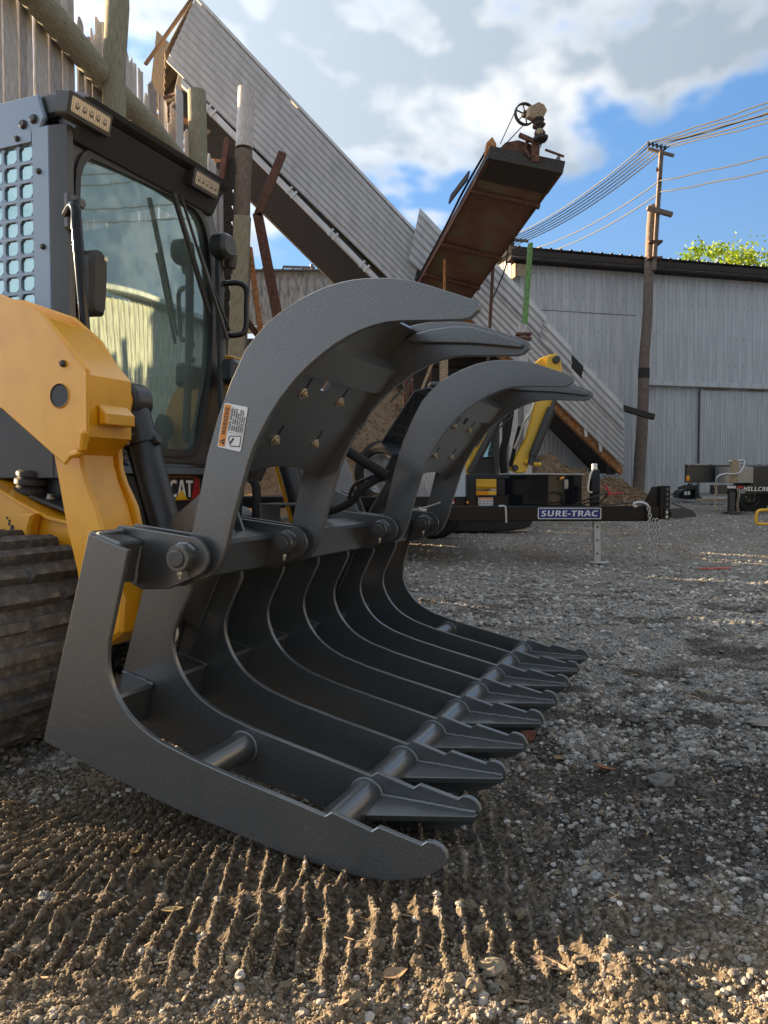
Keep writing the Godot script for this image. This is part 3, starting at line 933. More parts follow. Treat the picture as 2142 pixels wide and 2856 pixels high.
func build_grapple() -> void:
	rng.seed = 3
	var g := thing("root_grapple", "dark grey root grapple with nine tines and two upper claws before the loader", "grapple attachment", GO, -0.3983)
	var step := 0.2575
	var mo := MB.new(); mo.plate(tine_outline(false), 0, -0.0155, 0.0022)
	var mi := MB.new(); mi.plate(tine_outline(true), 0, -0.0155, 0.0022)
	var me_o := mo.mesh(); var me_i := mi.mesh()
	var gs := MB.new()
	gs.xf = Transform3D(Basis(Vector3.RIGHT, Vector3.FORWARD, Vector3.UP), Vector3(0, 0.085, 0))
	gs.xf = gs.xf * Transform3D(Basis(Vector3.UP, 0.0), Vector3.ZERO)
	# wedge from the spacer tube to the tip, on the viewer's side of a tine: x forward, y away from the tine
	var wedge := MB.new()
	wedge.xf = Transform3D(Basis(Vector3(0.9998, -0.015, 0), Vector3(0, -0.10, 0.995), Vector3(0.015, 0.995, 0.10)), Vector3(-0.30, 0.074, 0))
	wedge.plate(P2([0.018, 0.0, 0.290, 0.0, 0.296, 0.010, 0.290, 0.022, 0.02, 0.112, 0.012, 0.108]), -0.016, 0.0, 0.002)
	var me_w := wedge.mesh()
	for i in 9:
		var o := put("tine", me_o if i == 0 or i == 8 else me_i, M.steel, g)
		o.position.z = -step * i
		if i == 0: o.set_meta("label", "nearest tine, its whole flat side in view")
		if i > 0:
			put("tip_wedge", me_w, M.steel_shaded, o)
			var wl := MB.new()
			bead(wl, Vector3(-0.275, 0.074, 0.004), Vector3(-0.01, 0.070, 0.004), 0.0045)
			part("weld", wl, M.weld, o)
			wl = MB.new()
			ring_bead(wl, -0.300, 0.064, -0.003, 0.044, 0.005)
			part("weld", wl, M.weld, o)
	# spacer tubes, heel tube and cross tube between neighbours
	for i in 8:
		var w := step * i + 0.0155
		rod("spacer_tube", -0.300, 0.064, w, step * (i + 1), 0.043, M.steel_shaded, g, 0.0)
		if i == 0 or i == 7:
			var tb := rod("rear_spacer_tube", -0.670, 0.141, w, step * (i + 1), 0.039, M.steel_shaded, g, 0.0)
			var wl := MB.new()
			ring_bead(wl, -0.670, 0.141, step * (i + 1) - 0.004, 0.041, 0.005)
			part("weld", wl, M.weld, tb)
		var hb := MB.new()
		hb.bx(Transform3D(Basis(Vector3(0, 0, 1), -0.27), Vector3(-1.040, 0.240, -(w + step * (i + 1)) * 0.5)), Vector3(0.105, 0.120, step - 0.0155), 0.008)
		var hbm := part("heel_tube", hb, M.steel_shaded, g)
		var wh := MB.new()
		bead(wh, Vector3(-1.085, 0.310, -step * (i + 1) + 0.004), Vector3(-0.975, 0.282, -step * (i + 1) + 0.004), 0.005)
		part("weld", wh, M.weld, hbm)
	var ct := MB.new()
	ct.bx(Transform3D(Basis(Vector3(0, 0, 1), -0.24), Vector3(-0.868, 0.655, -1.038)), Vector3(0.112, 0.112, 1.745), 0.010)
	part("cross_tube", ct, M.steel_shaded, g)
	# back plate between the middle tines
	var bp := MB.new()
	bp.bx(Transform3D(Basis(Vector3(0, 0, 1), -0.27), Vector3(-1.06, 0.46, -step * 4)), Vector3(0.012, 0.46, 1.05), 0.002)
	part("back_plate", bp, M.steel_shaded, g)
	for w in [0.365, 0.62, 1.42]:
		var vt := MB.new()
		vt.bx(Transform3D(Basis(Vector3(0, 0, 1), -0.27), Vector3(-1.03, 0.47, -w)), Vector3(0.06, 0.42, 0.075), 0.006)
		part("upright", vt, M.steel_shaded, g)
	# hinge brackets in pairs, with bosses, pins and grease nipples
	var bo := P2([-0.972, 0.742, -0.96, 0.752, -0.745, 0.728, -0.72, 0.726, -0.70, 0.718, -0.684, 0.703, -0.675, 0.684, -0.675, 0.662, -0.685, 0.642, -0.70, 0.630, -0.80, 0.588, -0.885, 0.582, -0.93, 0.60])
	for w in [0.105, 0.63, 1.40, 1.925]:
		for k in 2:
			var b := MB.new()
			var ww: float = w + (0.0 if k == 0 else 0.062)
			b.plate(bo, -ww, -(ww + 0.013), 0.0018)
			part("hinge_bracket", b, M.steel_shaded, g)
		var pin := MB.new()
		pin.cyl(Vector3(-0.743, 0.673, -w + 0.042), Vector3(-0.743, 0.673, -w - 0.11), 0.0225, 0.0225, 20, true, 0.003)
		part("hinge_pin", pin, M.pin_metal, g)
		var bs := MB.new()
		bs.lathe(PackedVector2Array([Vector2(0.0235, 0.036), Vector2(0.033, 0.036), Vector2(0.0345, 0.034), Vector2(0.0345, 0.0), Vector2(0.040, -0.004)]), Vector3(-0.743, 0.673, -w), Vector3(0, 0, 1), 24)
		var bm := part("pin_boss", bs, M.steel_shaded, g)
		var wl := MB.new()
		for i in 9:
			var a := 0.5 + i * 0.35
			bead(wl, Vector3(-0.743 + cos(a) * 0.036, 0.673 + sin(a) * 0.036, -w + 0.005), Vector3(-0.743 + cos(a + 0.37) * 0.036, 0.673 + sin(a + 0.37) * 0.036, -w + 0.005), 0.006)
		part("weld", wl, M.weld, bm)
		var nb := MB.new()
		nb.cyl(Vector3(-0.745, 0.641, -w + 0.022), Vector3(-0.745, 0.629, -w + 0.022), 0.0085, 0.0085, 6, true, 0.001)
		nb.cyl(Vector3(-0.745, 0.629, -w + 0.022), Vector3(-0.745, 0.618, -w + 0.022), 0.0045, 0.004, 8, true, 0.001)
		part("grease_nut", nb, M.zinc, g)
		var sp := MB.new()
		sp.lathe(PackedVector2Array([Vector2(0.02, -0.002), Vector2(0.036, -0.001), Vector2(0.036, 0.006), Vector2(0.02, 0.007)]), Vector3(-0.743, 0.673, -w - 0.028), Vector3(0, 0, 1), 20)
		part("spacer_washer", sp, M.pin_metal, g)
	var we := MB.new()
	bead(we, Vector3(-0.955, 0.732, -0.02), Vector3(-0.945, 0.738, -0.10), 0.006)
	part("weld", we, M.weld, g)
	we = MB.new()
	bead(we, Vector3(-0.905, 0.60, -0.100), Vector3(-0.885, 0.70, -0.100), 0.006)
	part("weld", we, M.weld, g)
	# end block that closes the cross tube behind the nearest tine
	var eb := MB.new()
	eb.bx(Transform3D(Basis(Vector3(0, 0, 1), -0.27), Vector3(-0.945, 0.672, -0.06)), Vector3(0.11, 0.115, 0.086), 0.006)
	part("tube_end", eb, M.steel_shaded, g)
	# upright gussets and the tool mount behind
	for w in [0.50, 0.56, 1.46, 1.52]:
		var b := MB.new()
		b.plate(P2([-1.107, 0.745, -0.985, 0.832, -0.90, 0.80, -0.86, 0.70, -1.0, 0.40, -1.12, 0.45, -1.117, 0.722]), -w, -(w + 0.013), 0.0018)
		part("mount_gusset", b, M.steel, g)
	var mp := MB.new()
	mp.bx(Transform3D(Basis(Vector3(0, 0, 1), -0.15), Vector3(-1.11, 0.42, -1.03)), Vector3(0.014, 0.50, 1.10), 0.003)
	part("mount_plate", mp, M.steel_shaded, g)
	build_claw(g, 0.138, 0.662, true)
	build_claw(g, 1.435, 1.958, false)
	# valve bracket and hose ends on the cross tube between the claws
	var vb := MB.new()
	vb.box(Vector3(-0.94, 0.786, -0.97), Vector3(0.16, 0.008, 0.14), 0.002)
	vb.box(Vector3(-1.015, 0.75, -0.97), Vector3(0.008, 0.08, 0.14), 0.002)
	vb.box(Vector3(-0.865, 0.75, -0.97), Vector3(0.008, 0.08, 0.14), 0.002)
	part("valve_bracket", vb, M.steel_shaded, g)
	var h1 := MB.new()
	h1.tube(curve([Vector3(-0.90, 1.06, -1.12), Vector3(-0.811, 0.993, -1.2), Vector3(-0.73, 0.945, -1.2), Vector3(-0.645, 0.892, -1.22)], 8), 0.020, 10)
	part("hose_sleeve", h1, M.sleeve, g)
	var h2 := MB.new()
	h2.tube(curve([Vector3(-0.65, 0.90, -1.25), Vector3(-0.70, 0.872, -1.22), Vector3(-0.745, 0.838, -1.2), Vector3(-0.785, 0.793, -1.2), Vector3(-0.865, 0.757, -1.2), Vector3(-0.93, 0.75, -1.2)], 8), 0.015, 10)
	part("hose_sleeve", h2, M.sleeve, g)
	var h3 := MB.new()
	h3.tube(curve([Vector3(-0.655, 0.905, -1.25), Vector3(-0.72, 0.885, -1.22), Vector3(-0.775, 0.855, -1.2), Vector3(-0.80, 0.80, -1.2)], 8), 0.007, 8)
	part("hose", h3, M.black_gloss, g)
	# cable tie left on a far bracket
	var zt := MB.new()
	zt.tube(curve([Vector3(-0.70, 0.742, -1.60), Vector3(-0.675, 0.752, -1.60), Vector3(-0.648, 0.755, -1.60), Vector3(-0.60, 0.768, -1.61), Vector3(-0.56, 0.782, -1.61)], 5), 0.0028, 6)
	zt.box(Vector3(-0.65, 0.755, -1.60), Vector3(0.012, 0.010, 0.010), 0.002)
	part("cable_tie", zt, M.white, g)
	build_sticker(g)

func curve(pts: Array, per: int) -> PackedVector3Array:   # smooth path through the points
	var r := PackedVector3Array()
	for i in pts.size() - 1:
		var a: Vector3 = pts[maxi(i - 1, 0)]; var b: Vector3 = pts[i]; var c: Vector3 = pts[i + 1]; var d: Vector3 = pts[mini(i + 2, pts.size() - 1)]
		for k in per:
			r.append(b.cubic_interpolate(c, a, d, float(k) / per))
	r.append(pts[pts.size() - 1])
	return r

func round_rect(w: float, h: float, r: float) -> PackedVector2Array:
	var p := PackedVector2Array()
	for q in 4:
		var c := Vector2((w * 0.5 - r) * (1 if q in [0, 3] else -1), (h * 0.5 - r) * (1 if q < 2 else -1))
		for i in 5:
			var a := PI * 0.5 * (q + i / 4.0)
			p.append(c + Vector2(cos(a), sin(a)) * r)
	return p

func build_sticker(g: Node3D) -> void:
	# reads upwards along the claw: x along the text, y across the lines
	var s := Node3D.new()
	s.name = "warning_sticker"
	g.add_child(s)
	var along := Vector2(-0.642 + 0.665, 1.093 - 0.982).normalized()
	var X := Vector3(along.x, along.y, 0)
	var Y := Vector3(-along.y, along.x, 0)
	s.transform = Transform3D(Basis(X * 0.89, Y * 0.89, Vector3(0, 0, 1)), Vector3(-0.618, 1.006, -0.138 + 0.0012))
	var b := MB.new(); b.plate(round_rect(0.128, 0.080, 0.006), 0, 0.0008)
	part("backing", b, M.label_white, s)
	var o := MB.new(); o.plate(round_rect(0.120, 0.0215, 0.002), 0.0008, 0.0014); o.xf = Transform3D.IDENTITY
	var om := part("header", o, M.orange, s)
	om.position = Vector3(0, 0.0265, 0)
	var t := func(text: String, x: float, y: float, h: float, w: float, bold := true):
		lettering("lettering", text, M.ink, s, Transform3D(Basis.IDENTITY, Vector3(x, y, 0.0017)), h, w, bold, 0.0006)
	t.call("WARNING", 0.013, 0.0265, 0.0125, 0.078)
	var tr := MB.new(); tr.plate(P2([-0.0095, -0.008, 0.0095, -0.008, 0, 0.009]), 0.0014, 0.0019)
	part("warning_triangle", tr, M.ink, s).position = Vector3(-0.046, 0.0265, 0)
	lettering("lettering", "!", M.orange, s, Transform3D(Basis.IDENTITY, Vector3(-0.046, 0.0248, 0.0022)), 0.010, 0.0025, true, 0.0004)
	t.call("PINCH HAZARD!", 0.022, 0.0095, 0.0062, 0.064)
	t.call("KEEP BODY PARTS", 0.021, 0.0006, 0.0045, 0.062)
	t.call("AWAY FROM GRAPPLE", 0.021, -0.0066, 0.0045, 0.064)
	t.call("ARMS AND TINES.", 0.016, -0.0138, 0.0045, 0.054)
	t.call("GRAPPLES CAN CAUSE", 0.021, -0.0210, 0.0045, 0.064)
	t.call("SERIOUS PINCH AND", 0.020, -0.0282, 0.0045, 0.062)
	t.call("CRUSH INJURIES.", 0.012, -0.0352, 0.0045, 0.048)
	# small line drawing of a claw closing on a hand
	var ln := MB.new()
	var pts := [Vector2(-0.020, -0.034), Vector2(-0.050, -0.034), Vector2(-0.054, -0.004), Vector2(-0.036, 0.006), Vector2(-0.026, 0.004), Vector2(-0.020, -0.034)]
	for i in pts.size() - 1:
		ln.bar(Vector3(pts[i].x, pts[i].y, 0.0012), Vector3(pts[i + 1].x, pts[i + 1].y, 0.0012), 0.0024, 0.0006, Vector3(0, 0, 1))
	ln.bar(Vector3(-0.046, -0.002, 0.0014), Vector3(-0.030, -0.010, 0.0014), 0.005, 0.0006, Vector3(0, 0, 1))
	ln.bar(Vector3(-0.0155, -0.037, 0.0012), Vector3(-0.0155, 0.012, 0.0012), 0.0009, 0.0006, Vector3(0, 0, 1))
	part("pictogram", ln, M.ink, s)

# The loader is laid out in the same axes as the grapple, shifted to the middle of its tracks.
const LF := -2.6
const LWC := 1.03
func L(f: float, y: float, w: float) -> Vector3:
	return Vector3(f - LF, y, -(w - LWC))

func lplate(poly: Array, w0: float, w1: float, bev := 0.003) -> MB:   # outline in (forward, up), thickness across
	var b := MB.new()
	var p := P2(poly)
	for i in p.size(): p[i].x -= LF
	b.plate(p, -(w0 - LWC), -(w1 - LWC), bev)
	return b

func lbar(b: MB, a: Vector3, c: Vector3, w: float, h: float, up := Vector3.UP, bev := 0.003) -> void:
	b.bar(a, c, w, h, up, bev)

func track_path(s: float) -> Array:   # position and outward normal along the belt, s in metres
	var r := 0.315; var xa := -1.655; var xb := -3.45; var yc := 0.355
	var l := xa - xb
	var total := 2.0 * l + TAU * r
	s = fposmod(s, total)
	if s < PI * r:
		var a := PI * 0.5 - s / r
		return [Vector2(xa + cos(a) * r, yc + sin(a) * r), Vector2(cos(a), sin(a)), total]
	s -= PI * r
	if s < l: return [Vector2(xa - s, yc - r), Vector2(0, -1), total]
	s -= l
	if s < PI * r:
		var a := -PI * 0.5 - s / r
		return [Vector2(xb + cos(a) * r, yc + sin(a) * r), Vector2(cos(a), sin(a)), total]
	s -= PI * r
	return [Vector2(xb + s, yc + r), Vector2(0, 1), total]

func build_track(root: Node3D, w0: float, w1: float) -> void:
	var tr := Node3D.new()
	tr.name = numbered("track", root)
	root.add_child(tr)
	var total: float = track_path(0.0)[2]
	var b := MB.new()
	var m := 90
	for i in m:
		var p := track_path(total * i / m); var q := track_path(total * (i + 1) / m)
		var p0: Vector2 = p[0]; var q0: Vector2 = q[0]; var np: Vector2 = p[1]; var nq: Vector2 = q[1]
		var p1 := p0 - np * 0.03; var q1 := q0 - nq * 0.03
		var N0 := Vector3(np.x, np.y, 0); var N1 := Vector3(nq.x, nq.y, 0)
		b.quad4(L(p0.x, p0.y, w0), L(q0.x, q0.y, w0), L(q0.x, q0.y, w1), L(p0.x, p0.y, w1), N0, N1, N1, N0)
		b.quad4(L(p1.x, p1.y, w0), L(q1.x, q1.y, w0), L(q1.x, q1.y, w1), L(p1.x, p1.y, w1), -N0, -N1, -N1, -N0)
		for e in [[w0, 1.0], [w1, -1.0]]:
			b.quad(L(p0.x, p0.y, e[0]), L(q0.x, q0.y, e[0]), L(q1.x, q1.y, e[0]), L(p1.x, p1.y, e[0]), Vector3(0, 0, e[1]))
	part("belt", b, M.rubber, tr)
	# cleats: long bars with stepped ends, two rows in turn
	var cw := w1 - w0
	var kinds := []
	for v in 4:
		var c := MB.new()
		var h := 0.032
		var segs: Array = [[[0.0, 0.62, 0.050, 1.0], [0.66, 1.0, 0.040, 0.55]], [[0.0, 0.30, 0.040, 0.55], [0.34, 1.0, 0.050, 1.0]], [[0.0, 1.0, 0.046, 1.0]], [[0.0, 0.46, 0.044, 0.8], [0.44, 1.0, 0.052, 1.0]]][v]
		for sgm in segs:
			var x0: float = -cw * 0.5 + cw * sgm[0]; var x1: float = -cw * 0.5 + cw * sgm[1]
			var wdt: float = sgm[2]; var hh: float = h * sgm[3]
			# tapered bar, x across the belt, y outward, z along the belt
			var t := wdt * 0.5; var k := wdt * 0.34
			var e0 := x0 + 0.014; var e1 := x1 - 0.014
			c.flatq(Vector3(e0, hh, -k), Vector3(e1, hh, -k), Vector3(e1, hh, k), Vector3(e0, hh, k), Vector3.UP)
			c.flatq(Vector3(x0, -0.005, -t), Vector3(x1, -0.005, -t), Vector3(e1, hh, -k), Vector3(e0, hh, -k), Vector3(0, 0.3, -1))
			c.flatq(Vector3(x0, -0.005, t), Vector3(x1, -0.005, t), Vector3(e1, hh, k), Vector3(e0, hh, k), Vector3(0, 0.3, 1))
			c.flatq(Vector3(x0, -0.005, -t), Vector3(x0, -0.005, t), Vector3(e0, hh, k), Vector3(e0, hh, -k), Vector3(-1, 0.2, 0))
			c.flatq(Vector3(x1, -0.005, -t), Vector3(x1, -0.005, t), Vector3(e1, hh, k), Vector3(e1, hh, -k), Vector3(1, 0.2, 0))
		kinds.append(c.mesh())
	var count := 72
	for i in count:
		var p := track_path(total * i / count + 0.02)
		var o := put("cleat", kinds[i % 4], M.rubber, tr)
		var pn: Vector2 = p[1]; var pp: Vector2 = p[0]
		var up := Vector3(pn.x, pn.y, 0)
		var xx := Vector3(0, 0, -1)
		o.transform = Transform3D(Basis(xx, up, xx.cross(up)), L(pp.x, pp.y, (w0 + w1) * 0.5))
	# idlers and rollers
	for c in [[-1.655, 0.25], [-3.45, 0.25]]:
		var wb := MB.new()
		wb.cyl(L(c[0], 0.355, w0 + 0.06), L(c[0], 0.355, w1 - 0.06), c[1], c[1], 32, true, 0.02)
		part("idler", wb, M.black_satin, tr)
	for i in 4:
		var wb := MB.new()
		wb.cyl(L(-2.0 - i * 0.37, 0.175, w0 + 0.06), L(-2.0 - i * 0.37, 0.175, w1 - 0.06), 0.11, 0.11, 20, true, 0.01)
		part("roller", wb, M.black_satin, tr)
	var fr := MB.new()
	fr.box(L(-2.55, 0.40, (w0 + w1) * 0.5), Vector3(1.3, 0.20, 0.2), 0.02)
	part("track_frame", fr, M.black_satin, tr)

func build_arm(root: Node3D, w0: float, s: float) -> void:   # s is +1 on the near side, -1 on the far side
	var a := Node3D.new()
	a.name = numbered("lift_arm", root)
	root.add_child(a)
	var W := func(d: float) -> float: return w0 + s * d
	# upper boom: outer and inner skins with a capped top and front
	var up := [-3.5, 1.62, -2.2, 1.56, -1.492, 1.437, -1.325, 1.369, -1.156, 1.194, -1.158, 1.010, -1.162, 0.985, -1.2, 0.965, -1.25, 0.918, -1.5, 1.091, -2.2, 1.30, -3.5, 1.36]
	part("boom_skin", lplate(up, W.call(0.0), W.call(0.012), 0.004), M.yellow, a)
	part("boom_web", lplate([-3.5, 1.60, -2.2, 1.535, -1.51, 1.415, -1.335, 1.350, -1.17, 1.180, -1.172, 1.0, -1.255, 0.94, -1.5, 1.11, -2.2, 1.32, -3.5, 1.38], W.call(0.012), W.call(0.205), 0.008), M.yellow, a)
	var inner := [-3.5, 1.64, -2.2, 1.58, -1.62, 1.475, -1.409, 1.402, -1.300, 1.318, -1.233, 1.226, -1.228, 1.10, -1.227, 0.966, -1.222, 0.91, -1.204, 0.862, -1.182, 0.825, -1.164, 0.791, -1.150, 0.74, -1.10, 0.60, -1.06, 0.50, -1.08, 0.40, -1.17, 0.34, -1.25, 0.42, -1.29, 0.60, -1.35, 0.80, -1.40, 0.95, -1.45, 1.05, -2.2, 1.30, -3.5, 1.36]
	part("leg_skin", lplate(inner, W.call(0.205), W.call(0.222), 0.004), M.yellow, a)
	part("leg_skin", lplate([-1.30, 1.0, -1.245, 0.985, -1.240, 0.92, -1.222, 0.865, -1.185, 0.79, -1.17, 0.74, -1.12, 0.60, -1.09, 0.52, -1.10, 0.42, -1.17, 0.37, -1.24, 0.43, -1.275, 0.60, -1.315, 0.74, -1.34, 0.86, -1.36, 0.95], W.call(0.06), W.call(0.205), 0.01), M.yellow, a)
	# raised lug block, hook and weld scallop on the front face
	var lug := MB.new()
	lug.plate(P2([0, 0, 0.030, 0.004, 0.030, 0.034, 0, 0.062]), 0, 0.125, 0.004)
	var lm := part("stop_block", lug, M.yellow, a)
	lm.position = L(-1.165, 1.035, W.call(0.05) + 0.0)
	lm.position.z -= 0.0 if s < 0 else 0.125
	var hk := MB.new()
	hk.bar(L(-1.175, 0.955, W.call(-0.008)), L(-1.165, 1.015, W.call(-0.008)), 0.02, 0.03, Vector3(0, 0, 1), 0.006)
	hk.bar(L(-1.175, 0.955, W.call(-0.008)), L(-1.215, 0.945, W.call(-0.008)), 0.02, 0.024, Vector3(0, 0, 1), 0.006)
	part("hook", hk, M.yellow, a)
	# hole and plug in the outer skin
	var hole := MB.new()
	hole.lathe(PackedVector2Array([Vector2(0, -0.0005), Vector2(0.030, -0.0005), Vector2(0.0345, 0.0015)]), L(-1.263, 1.121, W.call(-0.0014)), Vector3(0, 0, 1.0 if s > 0 else -1.0), 28)
	part("access_hole", hole, M.ink, a)
	var ring := MB.new()
	ring.lathe(PackedVector2Array([Vector2(0.0345, 0.0), Vector2(0.036, 0.002), Vector2(0.0385, 0.0)]), L(-1.263, 1.121, W.call(-0.001)), Vector3(0, 0, 1.0 if s > 0 else -1.0), 28)
	part("hole_rim", ring, M.yellow, a)
	var pl := MB.new()
	pl.cyl(L(-1.246, 1.213, W.call(0.0)), L(-1.246, 1.213, W.call(-0.012)), 0.011, 0.009, 14, true, 0.003)
	part("plug", pl, M.black_plastic, a)
	# weld seams along the plates
	for q in [[L(-1.162, 1.19, W.call(0.0)), L(-1.164, 0.99, W.call(0.0))], [L(-1.330, 1.367, W.call(0.0)), L(-1.162, 1.19, W.call(0.0))]]:
		var wb := MB.new()
		bead(wb, q[0], q[1], 0.0035)
		part("weld", wb, M.yellow, a)
	# boss and cylinder
	var bo := MB.new()
	bo.cyl(L(-1.30, 1.135, W.call(0.20)), L(-1.30, 1.135, W.call(0.31)), 0.048, 0.048, 24, true, 0.006)
	part("pin_boss", bo, M.yellow, a)
	var cy := MB.new()
	var t := L(-1.30, 1.135, W.call(0.345)); var e := L(-1.125, 0.60, W.call(0.345))
	var ax := (e - t).normalized()
	cy.cyl(t + ax * 0.03, e, 0.054, 0.054, 28, true, 0.006)
	cy.cyl(t + Vector3(0, 0, 0.045), t - Vector3(0, 0, 0.045), 0.066, 0.066, 28, true, 0.012)
	cy.cyl(t + ax * 0.12, t + ax * 0.155, 0.060, 0.060, 28, true, 0.003)
	part("tilt_cylinder", cy, M.black_satin, a)
	for d in [0.16, 0.47]:
		var po := MB.new()
		var pc: Vector3 = t + ax * d + Vector3(0.05, 0.02, 0.0)
		po.cyl(pc - Vector3(0.03, 0.012, 0), pc + Vector3(0.018, 0.008, 0), 0.017, 0.017, 16, true, 0.003)
		part("port_cap", po, M.black_plastic, a)
	if s < 0: return
	var hs := MB.new()
	hs.tube(curve([L(-1.36, 1.02, W.call(0.27)), L(-1.29, 0.86, W.call(0.285)), L(-1.22, 0.70, W.call(0.29)), L(-1.16, 0.60, W.call(0.30))], 6), 0.016, 8)
	hs.tube(curve([L(-1.385, 1.02, W.call(0.30)), L(-1.325, 0.86, W.call(0.31)), L(-1.26, 0.70, W.call(0.32)), L(-1.2, 0.60, W.call(0.33))], 6), 0.016, 8)
	part("hose", hs, M.sleeve, a)

func build_cab(root: Node3D) -> void:
	var cab := Node3D.new()
	cab.name = "cab"
	root.add_child(cab)
	# front frame: outer outline with the windscreen opening, in (across, up); bridged so that it is one ring
	var f0 := -1.60
	var out := [0.60, 0.88, 0.585, 1.5, 0.595, 2.02, 0.615, 2.10, 0.66, 2.165, 1.40, 2.165, 1.455, 2.10, 1.495, 2.0, 1.50, 1.5, 1.46, 0.88]
	var hole := smooth2(P2([0.705, 1.0, 0.66, 1.20, 0.628, 1.60, 0.606, 2.065, 0.80, 2.085, 1.25, 2.10, 1.37, 2.085, 1.435, 1.98, 1.462, 1.70, 1.455, 1.45, 1.40, 1.20, 1.31, 1.0, 1.26, 0.975, 0.76, 0.975]), 2)
	var fr := MB.new()
	fr.xf = Transform3D(Basis(Vector3(0, 0, -1), Vector3(-0.012, 0.9999, 0).normalized(), Vector3(1, 0.012, 0).normalized()), L(f0 + 0.018, 0, 0))
	ring_plate(fr, P2(out), hole, -0.05, 0.0)
	part("front_frame", fr, M.frame_grey, cab)
	# rubber seal and the door glass
	var seal := MB.new(); seal.xf = fr.xf
	var hs := PackedVector2Array()
	var cen := Vector2(1.05, 1.55)
	for p in hole: hs.append(p + (cen - p).normalized() * 0.030)
	ring_plate(seal, hole, hs, -0.03, 0.012)
	part("seal", seal, M.black_plastic, cab)
	var gl := MB.new(); gl.xf = fr.xf
	# slightly bowed pane
	var gx := 14; var gyn := 14
	var cells := func(i: int, j: int) -> Vector3:
		var u := float(i) / gx; var v := float(j) / gyn
		var y := 0.982 + 1.11 * v
		var x0 := lerpf(0.72, 0.613, smoothstep(0.0, 0.6, v)); var x1 := 1.25
		for k in hs.size():
			pass
		x1 = lerpf(1.30, 1.452, smoothstep(0.0, 0.55, v)) - 0.10 * smoothstep(0.86, 1.0, v) * smoothstep(0.86, 1.0, v)
		return Vector3(lerpf(x0, x1, u), y, -0.012 + 0.012 * sin(PI * u) )
	for j in gyn:
		for i in gx:
			var A: Vector3 = cells.call(i, j); var B: Vector3 = cells.call(i + 1, j); var C: Vector3 = cells.call(i + 1, j + 1); var D: Vector3 = cells.call(i, j + 1)
			var n0 := Vector3(-0.09 * cos(PI * i / gx), 0, 1).normalized(); var n1 := Vector3(-0.09 * cos(PI * (i + 1) / gx), 0, 1).normalized()
			gl.quad4(A, B, C, D, n0, n1, n1, n0)
	part("windscreen", gl, M.glass, cab)
	# roof: shell with a visor over the front
	var rf := MB.new()
	rf.plate(P2([-3.0 - LF, 2.14, -1.66 - LF, 2.16, -1.56 - LF, 2.165, -1.50 - LF, 2.185, -1.49 - LF, 2.20, -1.535 - LF, 2.225, -1.66 - LF, 2.245, -3.0 - LF, 2.27]), -(0.575 - LWC), -(1.455 - LWC), 0.012)
	part("roof", rf, M.black_satin, cab)
	var rb := MB.new()
	rb.plate(P2([-3.0 - LF, 2.09, -1.70 - LF, 2.10, -1.67 - LF, 2.15, -1.70 - LF, 2.235, -3.0 - LF, 2.26]), -(0.555 - LWC), -(0.575 - LWC) , 0.006)
	part("roof_edge", rb, M.cab_sky_sheen, cab)
	# brow with the pockets for the lamps
	var br := MB.new()
	br.plate(P2([-1.66 - LF, 2.06, -1.585 - LF, 2.075, -1.53 - LF, 2.17, -1.66 - LF, 2.17]), -(0.60 - LWC), -(1.44 - LWC), 0.010)
	part("brow", br, M.black_satin, cab)
	for q in [[0.505, 0.685], [1.19, 1.35]]:
		var lc := Node3D.new()
		lc.name = numbered("work_lamp", cab)
		cab.add_child(lc)
		lc.transform = Transform3D(Basis(Vector3(0, 0, -1), Vector3(0.22, 0.975, 0).normalized(), Vector3(0.975, -0.22, 0).normalized()), L(-1.512, 2.150, (q[0] + q[1]) * 0.5 + 0.01))
		var hw: float = (q[1] - q[0]) * 0.5
		var hb := MB.new(); hb.plate(round_rect(hw * 2 + 0.026, 0.078, 0.01), -0.06, 0.004, 0.002)
		part("lamp_housing", hb, M.black_plastic, lc)
		var ln := MB.new(); ln.plate(round_rect(hw * 2, 0.052, 0.006), 0.004, 0.007, 0.001)
		part("lamp_lens", ln, M.lens, lc)
		for i in 5:
			var d := MB.new()
			d.lathe(PackedVector2Array([Vector2(0.0, 0.0035), Vector2(0.006, 0.003), Vector2(0.011, 0.0)]), Vector3((i - 2) * hw * 0.36, 0, 0.007), Vector3(0, 0, 1), 12)
			part("diode", d, M.lens_dark, lc)
		var gr := MB.new()
		for i in 17: gr.box(Vector3((i - 8) * hw * 0.115, 0, 0.0073), Vector3(0.0012, 0.050, 0.001))
		for i in 6: gr.box(Vector3(0, (i - 2.5) * 0.0085, 0.0073), Vector3(hw * 1.96, 0.0012, 0.0011))
		part("lamp_ribs", gr, M.lens_dark, lc).set_meta("kind", "stuff")
	# near side wall: plate round a grid of square holes
	build_side(cab, 0.565, 1.0)
	build_side(cab, 1.495, -1.0)
	# corner post between side and front
	var cp := MB.new()
	cp.xf = Transform3D(Basis(Vector3(0, 0, -1), Vector3(1, 0, 0), Vector3(0, 1, 0)), Vector3(-LF, 0.0, LWC))
	cp.plate(P2([0.556, -1.652, 0.562, -1.625, 0.574, -1.588, 0.594, -1.580, 0.60, -1.68, 0.585, -1.70, 0.566, -1.668]), 0.88, 2.12, 0.004)
	part("corner_post", cp, M.frame_grey, cab)
	# floor, rear wall, seat and levers seen through the glass
	var fl := MB.new()
	fl.box(L(-2.25, 0.93, 1.03), Vector3(1.25, 0.06, 0.86), 0.01)
	fl.box(L(-2.86, 1.25, 1.03), Vector3(0.05, 0.62, 0.86), 0.01)
	fl.box(L(-2.86, 2.08, 1.03), Vector3(0.05, 0.12, 0.86), 0.01)
	part("cab_shell", fl, M.black_plastic, cab)
	var st := MB.new()
